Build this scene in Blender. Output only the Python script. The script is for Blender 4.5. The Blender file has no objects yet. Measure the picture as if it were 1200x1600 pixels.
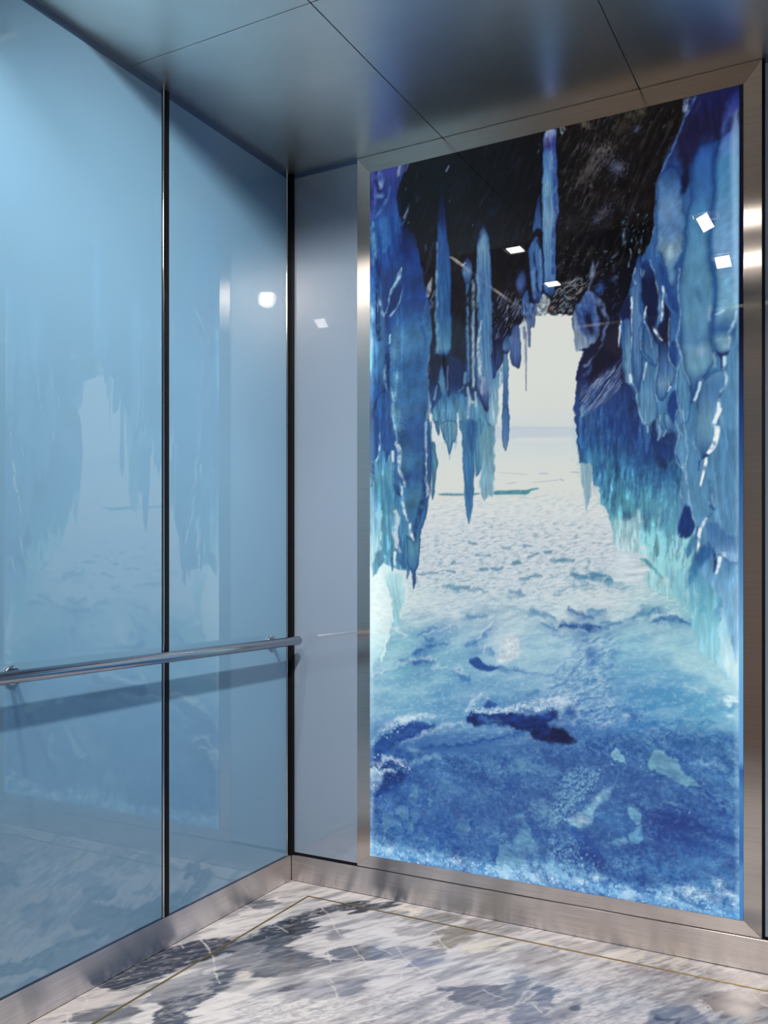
# Elevator cab corner: blue back-painted glass, stainless trim, marble floor and a backlit ice-cave picture.
import bpy, bmesh, math, random
import numpy as np
from mathutils import Vector

SC = bpy.context.scene
COL = SC.collection
random.seed(4)

# cab measures in metres: left wall face is X = 0, rear wall face is Y = 0, floor is Z = 0
W = 1.912          # cab width
D = 3.05           # cab depth
HC = 2.6356        # underside of the ceiling panels
HL = 2.80          # underside of the raised light coffer
BB = 0.0967        # top of the baseboard

# ------------------------------------------------------------------ helpers
def link(o, parent=None):
    COL.objects.link(o)
    if parent is not None: o.parent = parent
    return o

def tag(o, label=None, cat=None, group=None, kind=None):
    if label: o['label'] = label
    if cat: o['category'] = cat
    if group: o['group'] = group
    if kind: o['kind'] = kind
    return o

def empty(name, loc, label, cat, group=None):
    o = bpy.data.objects.new(name, None); o.location = loc
    o.empty_display_size = .05
    link(o); return tag(o, label, cat, group)

def bm_box(bm, lo, hi, bev=0, seg=2):
    r = bmesh.ops.create_cube(bm, size=1)
    vs = r['verts']
    for v in vs:
        v.co = Vector((lo[i] + (v.co[i] + .5) * (hi[i] - lo[i]) for i in range(3)))
    if bev:
        es = list({e for v in vs for e in v.link_edges})
        bmesh.ops.bevel(bm, geom=es, offset=bev, segments=seg, affect='EDGES', profile=.5)

def bm_cyl(bm, a, b, r, n=40, bev=0):
    a, b = Vector(a), Vector(b); d = b - a
    m = Vector((0, 0, 1)).rotation_difference(d).to_matrix().to_4x4()
    m.translation = (a + b) / 2
    r_ = bmesh.ops.create_cone(bm, cap_ends=True, segments=n, radius1=r, radius2=r, depth=d.length, matrix=m)
    if bev:
        es = [e for e in {e for v in r_['verts'] for e in v.link_edges} if any(len(f.verts) > 4 for f in e.link_faces)]
        bmesh.ops.bevel(bm, geom=es, offset=bev, segments=4, affect='EDGES', profile=.5)

def uv_planar(bm, vertical):
    """UV whose first axis runs along the wanted highlight stretch (used by the brushed steel)"""
    uv = bm.loops.layers.uv.new('UVMap')
    for f in bm.faces:
        n = f.normal
        for l in f.loops:
            c = l.vert.co
            if abs(n.z) > .7: p = (c.x, c.y)
            elif abs(n.x) > abs(n.y): p = (c.y, c.z)
            else: p = (c.x, c.z)
            l[uv].uv = (p[1], p[0]) if vertical else p

def finish(name, bm, mat, parent=None, vertical=False, smooth=False, origin=None):
    bmesh.ops.recalc_face_normals(bm, faces=bm.faces)
    bm.normal_update()
    uv_planar(bm, vertical)
    me = bpy.data.meshes.new(name)
    if origin is None and parent is None:
        xs = [v.co.copy() for v in bm.verts]
        origin = Vector((sum(v[i] for v in xs) / len(xs) for i in range(3)))
    if parent is not None: origin = parent.location.copy() if parent.parent is None else parent.location + parent.parent.location
    if origin is not None: bmesh.ops.translate(bm, verts=bm.verts, vec=-Vector(origin))
    bm.to_mesh(me); bm.free()
    me.materials.append(mat)
    if smooth:
        for p in me.polygons: p.use_smooth = True
        me.set_sharp_from_angle(angle=math.radians(35))
    o = bpy.data.objects.new(name, me)
    link(o, parent)
    if parent is None: o.location = origin
    return o

def box(name, lo, hi, mat, parent=None, bev=0, vertical=False, **k):
    bm = bmesh.new(); bm_box(bm, lo, hi, bev)
    return finish(name, bm, mat, parent, vertical, **k)

# ------------------------------------------------------------------ materials
def new_mat(name):
    m = bpy.data.materials.new(name); m.use_nodes = True
    nt = m.node_tree; b = nt.nodes['Principled BSDF']
    return m, nt, b

def N(nt, t, **k):
    n = nt.nodes.new(t)
    for a, v in k.items():
        if a.startswith('i_'): n.inputs[a[2:].replace('_', ' ')].default_value = v
        else: setattr(n, a, v)
    return n

def ramp(nt, fac, stops):
    r = N(nt, 'ShaderNodeValToRGB'); e = r.color_ramp.elements
    e[0].position, e[0].color = stops[0][0], (*stops[0][1], 1)
    e[1].position, e[1].color = stops[-1][0], (*stops[-1][1], 1)
    for p, c in stops[1:-1]:
        q = e.new(p); q.color = (*c, 1)
    nt.links.new(fac, r.inputs['Fac']); return r.outputs['Color']

def mat_steel(name, col, rough, aniso, grain=(1, 1, 1), amount=.05):
    """brushed stainless: stretched highlight along the first UV axis, fine grain in roughness and tone"""
    m, nt, b = new_mat(name)
    tc = N(nt, 'ShaderNodeTexCoord'); mp = N(nt, 'ShaderNodeMapping'); mp.inputs['Scale'].default_value = grain
    nt.links.new(tc.outputs['UV'], mp.inputs['Vector'])
    nz = N(nt, 'ShaderNodeTexNoise'); nz.inputs['Scale'].default_value = 1; nz.inputs['Detail'].default_value = 3
    nt.links.new(mp.outputs['Vector'], nz.inputs['Vector'])
    lo = tuple(c * (1 - amount * 2) for c in col); hi = tuple(min(1, c * (1 + amount * 2)) for c in col)
    nt.links.new(ramp(nt, nz.outputs['Fac'], [(.3, lo), (.7, hi)]), b.inputs['Base Color'])
    b.inputs['Metallic'].default_value = 1
    b.inputs['Roughness'].default_value = rough
    if aniso:
        gl = N(nt, 'ShaderNodeBsdfAnisotropic', distribution='GGX')
        gl.inputs['Roughness'].default_value = rough; gl.inputs['Anisotropy'].default_value = -aniso
        tg = N(nt, 'ShaderNodeTangent', direction_type='UV_MAP'); tg.uv_map = 'UVMap'
        nt.links.new(tg.outputs['Tangent'], gl.inputs['Tangent'])
        nt.links.new(b.inputs['Base Color'].links[0].from_socket, gl.inputs['Color'])
        nt.links.new(gl.outputs['BSDF'], nt.nodes['Material Output'].inputs['Surface'])
    return m

def mat_plain(name, col, rough=.5, metallic=0, spec=.5, coat=0):
    m, nt, b = new_mat(name)
    nz = N(nt, 'ShaderNodeTexNoise'); nz.inputs['Scale'].default_value = 60
    tc = N(nt, 'ShaderNodeTexCoord'); nt.links.new(tc.outputs['Object'], nz.inputs['Vector'])
    nt.links.new(ramp(nt, nz.outputs['Fac'], [(.3, tuple(c * .97 for c in col)), (.7, col)]), b.inputs['Base Color'])
    b.inputs['Roughness'].default_value = rough; b.inputs['Metallic'].default_value = metallic
    b.inputs['Specular IOR Level'].default_value = spec; b.inputs['Coat Weight'].default_value = coat
    b.inputs['Coat Roughness'].default_value = 0
    return m

def mat_glass_panel(name, col, haze=.32):
    """satin back-painted glass: coloured body, hazy lobe and a clear polished face"""
    m, nt, b = new_mat(name)
    nz = N(nt, 'ShaderNodeTexNoise'); nz.inputs['Scale'].default_value = 1.6; nz.inputs['Detail'].default_value = 2
    tc = N(nt, 'ShaderNodeTexCoord'); nt.links.new(tc.outputs['Object'], nz.inputs['Vector'])
    nt.links.new(ramp(nt, nz.outputs['Fac'], [(.3, tuple(c * .98 for c in col)), (.7, tuple(min(1, c * 1.02) for c in col))]), b.inputs['Base Color'])
    b.inputs['Roughness'].default_value = haze
    b.inputs['Specular IOR Level'].default_value = .5
    b.inputs['Coat Weight'].default_value = 1
    b.inputs['Coat Roughness'].default_value = 0
    b.inputs['Coat IOR'].default_value = 2.0
    return m

M_GLASS = mat_glass_panel('blue_glass', (.165, .345, .525))
M_GLASS_REAR = mat_glass_panel('blue_grey_glass', (.22, .30, .41))  # own grey-blue hue, tone also lowered to offset the lamp light on it
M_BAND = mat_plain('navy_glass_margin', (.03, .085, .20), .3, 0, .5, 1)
M_BLACK = mat_plain('black_gasket', (.004, .004, .005), .5, 0, .2)
M_STEEL_V = mat_steel('brushed_steel_upright', (.80, .73, .67), .19, .78, (4, 420, 1), .04)
M_STEEL_H = mat_steel('brushed_steel_rail', (.72, .69, .69), .26, .66, (260, 6, 1), .05)
M_STEEL_T = mat_steel('shaded_steel_head', (.50, .46, .43), .22, .35, (260, 6, 1), .04)  # same steel, tinted darker for the dim upper zone the head rail reflects
M_CEIL = mat_steel('satin_steel_ceiling', (.90, .90, .84), .36, 0, (5, 5, 1), .02)
M_CHROME = mat_steel('polished_steel', (.62, .62, .63), .10, 0, (30, 30, 1), .01)
M_DARK = mat_plain('dark_lining', (.02, .02, .022), .7)
M_PAINT = mat_plain('bronze_wall_cladding', (.44, .27, .15), .4, .3)
M_BRASS = mat_plain('brass_inlay', (.33, .25, .09), .35, .8)
M_HOUSING = mat_plain('white_lamp_housing', (.22, .22, .22), .4)

def mat_lamp():
    m, nt, b = new_mat('warm_led_lens')
    b.inputs['Base Color'].default_value = (.8, .8, .8, 1)
    nz = N(nt, 'ShaderNodeTexNoise'); nz.inputs['Scale'].default_value = 3
    nt.links.new(ramp(nt, nz.outputs['Fac'], [(.2, (1, .93, .85)), (.8, (1, .94, .87))]), b.inputs['Emission Color'])
    b.inputs['Emission Strength'].default_value = LAMP
    return m
LAMP = 70
BEAM = 21.5
M_LAMP = mat_lamp()

def mat_print():
    """translucent print behind clear glass, lit from behind: the print itself gives off the light"""
    m, nt, b = new_mat('backlit_print')
    at = N(nt, 'ShaderNodeAttribute', attribute_name='Print')
    b.inputs['Base Color'].default_value = (.01, .01, .012, 1)
    b.inputs['Roughness'].default_value = 0.0
    b.inputs['Specular IOR Level'].default_value = .36
    nt.links.new(at.outputs['Color'], b.inputs['Emission Color'])
    b.inputs['Emission Strength'].default_value = 1.0
    return m
M_PRINT = mat_print()
M_PRINT.cycles.emission_sampling = 'NONE'

def mat_floor():
    m, nt, b = new_mat('veined_marble')
    at = N(nt, 'ShaderNodeAttribute', attribute_name='Stone')
    nt.links.new(at.outputs['Color'], b.inputs['Base Color'])
    b.inputs['Roughness'].default_value = .12
    b.inputs['Specular IOR Level'].default_value = .5
    return m
M_FLOOR = mat_floor()

# ---------------------------------------------------------------- the printed picture
# a small painter: colours are laid on a (rows, columns) grid measured in millimetres on the panel
class Painter:
    def __init__(self, w, h, step, seed=3, flow=None):
        self.W, self.H = w, h
        nx, ny = int(w / step) + 1, int(h / step) + 1
        self.nx, self.ny = nx, ny
        self.x = np.linspace(0, w, nx); self.y = np.linspace(0, h, ny)
        self.P, self.Q = np.meshgrid(self.x, self.y)
        self.C = np.zeros((ny, nx, 3))
        self.seed = seed
        self.wx = self.fbm(34, 34, 0, 4) - .5
        self.wy = self.fbm(34, 34, 0, 4) - .5
        if flow:   # outlines fray along one direction, like the bedding of a stone
            a = math.radians(flow[2]); n = self.fbm(flow[0], flow[1], flow[2], 4, gain=.5) - .5
            self.wx = self.wx * .5 + n * flow[3] * math.cos(a); self.wy = self.wy * .5 + n * flow[3] * math.sin(a)

    def noise(self, P, Q, sx, sy, ang, seed):
        """gradient noise, about 0..1"""
        a = math.radians(ang); c, s = math.cos(a), math.sin(a)
        u = (P * c + Q * s) / sx + 1000.3; v = (-P * s + Q * c) / sy + 1000.7
        th = np.random.RandomState(seed).rand(256, 256) * 2 * math.pi
        gx, gy = np.cos(th), np.sin(th)
        i = np.floor(u).astype(int); j = np.floor(v).astype(int)
        x = u - i; y = v - j
        fu = x * x * x * (x * (x * 6 - 15) + 10); fv = y * y * y * (y * (y * 6 - 15) + 10)
        i &= 255; j &= 255; i1 = (i + 1) & 255; j1 = (j + 1) & 255
        n00 = gx[j, i] * x + gy[j, i] * y; n10 = gx[j, i1] * (x - 1) + gy[j, i1] * y
        n01 = gx[j1, i] * x + gy[j1, i] * (y - 1); n11 = gx[j1, i1] * (x - 1) + gy[j1, i1] * (y - 1)
        n = (n00 * (1 - fu) + n10 * fu) * (1 - fv) + (n01 * (1 - fu) + n11 * fu) * fv
        return n * .75 + .5

    def fbm(self, sx, sy, ang=0, octv=4, P=None, Q=None, gain=.58):
        if P is None: P, Q = self.P, self.Q
        t = 0; a = 1.
        iso = max(sx, sy) / min(sx, sy) < 2.2
        for k in range(octv):
            self.seed += 1
            t = t + a * (self.noise(P, Q, sx / 1.9 ** k, sy / 1.9 ** k, ang + (37 * k if iso else (k % 3 - 1) * 3), self.seed) - .5); a *= gain
        return .5 + t * .68

    def base(self, pts, sig, sub=6):
        P, Q = self.P[::sub, ::sub], self.Q[::sub, ::sub]
        num = np.zeros(P.shape + (3,)); den = np.zeros(P.shape)
        for x, y, r, g, b in pts:
            d2 = ((P - x) ** 2 + ((Q - y) * 1.2) ** 2) / sig ** 2
            w = np.exp(-d2) + 1e-4 / (1 + d2) ** 2
            num += w[..., None] * np.array((r, g, b), float); den += w
        B = num / den[..., None]
        yi = np.linspace(0, P.shape[0] - 1, self.ny); xi = np.linspace(0, P.shape[1] - 1, self.nx)
        j = np.minimum(yi.astype(int), P.shape[0] - 2); i = np.minimum(xi.astype(int), P.shape[1] - 2)
        fy = (yi - j)[:, None, None]; fx = (xi - i)[None, :, None]
        a = B[j][:, i]; b = B[j][:, i + 1]; c = B[j + 1][:, i]; d = B[j + 1][:, i + 1]
        self.C[:] = (a * (1 - fx) + b * fx) * (1 - fy) + (c * (1 - fx) + d * fx) * fy

    def box(self, pts, m):
        xs = [p[0] for p in pts]; ys = [p[1] for p in pts]
        i0 = max(0, np.searchsorted(self.x, min(xs) - m)); i1 = min(self.nx, np.searchsorted(self.x, max(xs) + m) + 1)
        j0 = max(0, np.searchsorted(self.y, min(ys) - m)); j1 = min(self.ny, np.searchsorted(self.y, max(ys) + m) + 1)
        return slice(j0, j1), slice(i0, i1)

    @staticmethod
    def curve(pts, n=4, closed=False):
        if len(pts) < 3: return [tuple(map(float, p)) for p in pts]
        L = len(pts); out = []
        for k in range(L if closed else L - 1):
            if closed: a, b, c, d = pts[k - 1], pts[k], pts[(k + 1) % L], pts[(k + 2) % L]
            else: a, b, c, d = pts[max(0, k - 1)], pts[k], pts[k + 1], pts[min(L - 1, k + 2)]
            for i in range(n):
                t = i / n
                out.append(tuple(.5 * (2 * b[m] + (c[m] - a[m]) * t + (2 * a[m] - 5 * b[m] + 4 * c[m] - d[m]) * t * t
                                       + (3 * b[m] - a[m] - 3 * c[m] + d[m]) * t ** 3) for m in range(len(b))))
        if not closed: out.append(tuple(map(float, pts[-1])))
        return out

    def coords(self, S, warp):
        P, Q = self.P[S], self.Q[S]
        if warp: P = P + self.wx[S] * warp * 1.4; Q = Q + self.wy[S] * warp * 1.4
        return P, Q

    def inside(self, pts, S, warp):
        P, Q = self.coords(S, warp)
        d2 = np.full(P.shape, 1e12); ins = np.zeros(P.shape, bool)
        n = len(pts)
        for k in range(n):
            ax, ay = pts[k]; bx, by = pts[(k + 1) % n]
            ex, ey = bx - ax, by - ay; L = ex * ex + ey * ey + 1e-9
            t = np.clip(((P - ax) * ex + (Q - ay) * ey) / L, 0, 1)
            d2 = np.minimum(d2, (P - ax - t * ex) ** 2 + (Q - ay - t * ey) ** 2)
            cond = (ay > Q) != (by > Q)
            if cond.any():
                xi = ax + (Q - ay) * ex / (ey if abs(ey) > 1e-9 else 1e-9)
                ins ^= cond & (P < xi)
        d = np.sqrt(d2)
        return np.where(ins, d, -d)

    def mix(self, S, col, a):
        self.C[S] += (np.asarray(col, float) - self.C[S]) * a[..., None]

    def poly(self, pts, stops, soft=3, alpha=1, warp=2, rim=None, rw=10, tex=.10, ts=(9, 60), lit=None, fade=None):
        """filled outline; stops = [(y, r, g, b)]; rim colours the outer rw mm; lit brightens one flank"""
        pts = self.curve(pts, 3, True)
        S = self.box(pts, soft + warp + 4)
        d = self.inside(pts, S, warp)
        m = np.clip(d / (2 * soft) + .5, 0, 1); m = m * m * (3 - 2 * m) * alpha
        Q = self.Q[S]
        ys = [s[0] for s in stops]
        col = np.stack([np.interp(Q, ys, [s[k] for s in stops]) for k in (1, 2, 3)], -1)
        if tex:
            n = self.fbm(ts[0], ts[1], 0, 4, self.P[S], Q)
            col = col * (1 + (n - .5)[..., None] * tex * 4)
        if rim == 0: rim = col * np.array((.42, .58, .74))
        if rim is not None:
            t = np.clip(1 - d / rw, 0, 1)[..., None]
            col = col + (np.asarray(rim, float) - col) * t * t
        if lit is not None:
            xs = [p[0] for p in pts]
            t = (self.P[S] - min(xs)) / (max(xs) - min(xs) + 1e-6)
            col = col * (1 + lit * (np.clip(t, 0, 1) - .5))[..., None]
        if fade: m = m * np.clip((Q - fade[0]) / (fade[1] - fade[0]), 0, 1)
        self.mix(S, np.clip(col, 0, 255), m)

    def stroke(self, pts, col, alpha=1, soft=2, warp=1.5):
        """pts = [(x, y, width)]"""
        pts = self.curve(pts, 4)
        S = self.box(pts, max(p[2] for p in pts) + soft + warp + 3)
        P, Q = self.coords(S, warp)
        m = np.zeros(P.shape)
        for (ax, ay, aw), (bx, by, bw) in zip(pts[:-1], pts[1:]):
            ex, ey = bx - ax, by - ay; L = ex * ex + ey * ey + 1e-9
            t = np.clip(((P - ax) * ex + (Q - ay) * ey) / L, 0, 1)
            d = np.hypot(P - ax - t * ex, Q - ay - t * ey)
            w = (aw + (bw - aw) * t) / 2
            m = np.maximum(m, np.clip((w - d) / (2 * soft) + .5, 0, 1))
        if len(pts) > 8: m = m * np.clip(.82 + (self.fbm(26, 26, 0, 2, P, Q) - .5) * 2.0, .2, 1)
        self.mix(S, np.asarray(col, float) * np.ones(P.shape + (1,)), m * alpha)

    def blob(self, x, y, rx, ry, ang, col, alpha, pw=1., rough=0.):
        r = 2.6 * max(rx, ry)
        S = self.box([(x - r, y - r), (x + r, y + r)], 0)
        P, Q = self.coords(S, 8)
        a = math.radians(ang); c, s = math.cos(a), math.sin(a)
        u = ((P - x) * c + (Q - y) * s) / rx; v = (-(P - x) * s + (Q - y) * c) / ry
        d2 = u * u + v * v
        if rough: d2 = d2 * np.exp((self.fbm(max(rx, ry) * .5, min(rx, ry) * .5, ang, 4, self.P[S], self.Q[S]) - .5) * 4 * rough)
        m = np.exp(-d2 ** pw) * alpha
        self.mix(S, np.asarray(col, float) * np.ones(P.shape + (1,)), m)

    def grain(self, pts, col, thr, width, sx, sy, ang, alpha=1, soft=20, octv=4, warp=4):
        """noise of one colour, inside an outline"""
        S = self.box(pts, soft + 4)
        d = self.inside(self.curve(pts, 2, True), S, warp)
        m = np.clip(d / soft + .5, 0, 1)
        n = self.fbm(sx, sy, ang, octv, self.P[S] + self.wx[S] * 8, self.Q[S] + self.wy[S] * 8)
        a = np.clip((n - thr) / width + .5, 0, 1)
        self.mix(S, np.asarray(col, float) * np.ones(a.shape + (1,)), a * a * (3 - 2 * a) * m * alpha)

    def flecks(self, pts, col, count, ln, w, ang, spread=10, alpha=.8, seed=1):
        """short strokes scattered in an outline's box"""
        r = random.Random(seed)
        poly = self.curve(pts, 2, True)
        xs = [p[0] for p in poly]; ys = [p[1] for p in poly]
        k = 0; tries = 0
        while k < count and tries < count * 20:
            tries += 1
            x, y = r.uniform(min(xs), max(xs)), r.uniform(min(ys), max(ys))
            ins = False
            for i in range(len(poly)):
                (ax, ay), (bx, by) = poly[i - 1], poly[i]
                if (ay > y) != (by > y) and x < ax + (y - ay) * (bx - ax) / (by - ay): ins = not ins
            if not ins: continue
            k += 1
            a = math.radians(ang + r.gauss(0, spread)); l = ln * r.uniform(.3, 1.2)
            ww = w * r.uniform(.5, 1.2); f = r.uniform(.4, 1)
            dx, dy = math.cos(a) * l / 2, math.sin(a) * l / 2
            self.stroke([(x - dx, y - dy, ww * .4), (x, y, ww), (x + dx, y + dy, ww * .4)], col, alpha * f, 1.6, 1)

    def drips(self, pts, count, w, ln, amp=.3, seed=1):
        """frozen runnels: tapered vertical modulations of what is already there"""
        r = random.Random(seed)
        poly = self.curve(pts, 2, True)
        xs = [p[0] for p in poly]; ys = [p[1] for p in poly]
        for k in range(count):
            x, y = r.uniform(min(xs), max(xs)), r.uniform(min(ys), max(ys)); ins = False
            for i in range(len(poly)):
                (ax, ay), (bx, by) = poly[i - 1], poly[i]
                if (ay > y) != (by > y) and x < ax + (y - ay) * (bx - ax) / (by - ay): ins = not ins
            if not ins: continue
            h = ln * r.uniform(.4, 1.2); ww = w * r.uniform(.4, 1.1); f = amp * r.choice((1, 1, -1)) * r.uniform(.4, 1)
            S = self.box([(x - ww, y - h * .5), (x + ww, y + h * .5)], 2)
            P, Q = self.coords(S, 4)
            v = np.clip((Q - y + h * .5) / h, 0, 1)
            half = ww * np.sqrt(np.clip(1 - v ** 3, 0, 1)) * np.clip(v * 4, 0, 1)
            u = np.abs(P - x) / (half + .01)
            m = np.clip((1 - u) * 3, 0, 1) * np.clip(v * 3, 0, 1)
            edge = np.clip(1 - np.abs(u - .85) * 5, 0, 1) * v
            k = np.clip((196 - self.C[S] @ np.array((.3, .59, .11))) / 25, 0, 1); m = m * k; edge = edge * k
            self.C[S] = np.clip(self.C[S] * (1 + (f * m * v + abs(f) * .7 * edge * (P > x - half * .5))[..., None] * np.array((1.25, 1, .8))), 0, 245)

    def run(self, ops):
        for name, a, k in ops: getattr(self, name)(*a, **k)

    def tone(self, lo, hi, mul, sat, q0=1e9, q1=2e9):
        L = self.C @ np.array((.3, .59, .11)); t = np.clip((L - lo) / (hi - lo), 0, 1)[..., None]; t = t * t * (3 - 2 * t)
        c = L[..., None] + (self.C - L[..., None]) * (sat + (1 - sat) * t)
        t = np.maximum(t, np.clip((self.Q - q0) / (q1 - q0), 0, 1)[..., None])
        self.C = self.C * t + c * mul * (1 - t)


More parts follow.
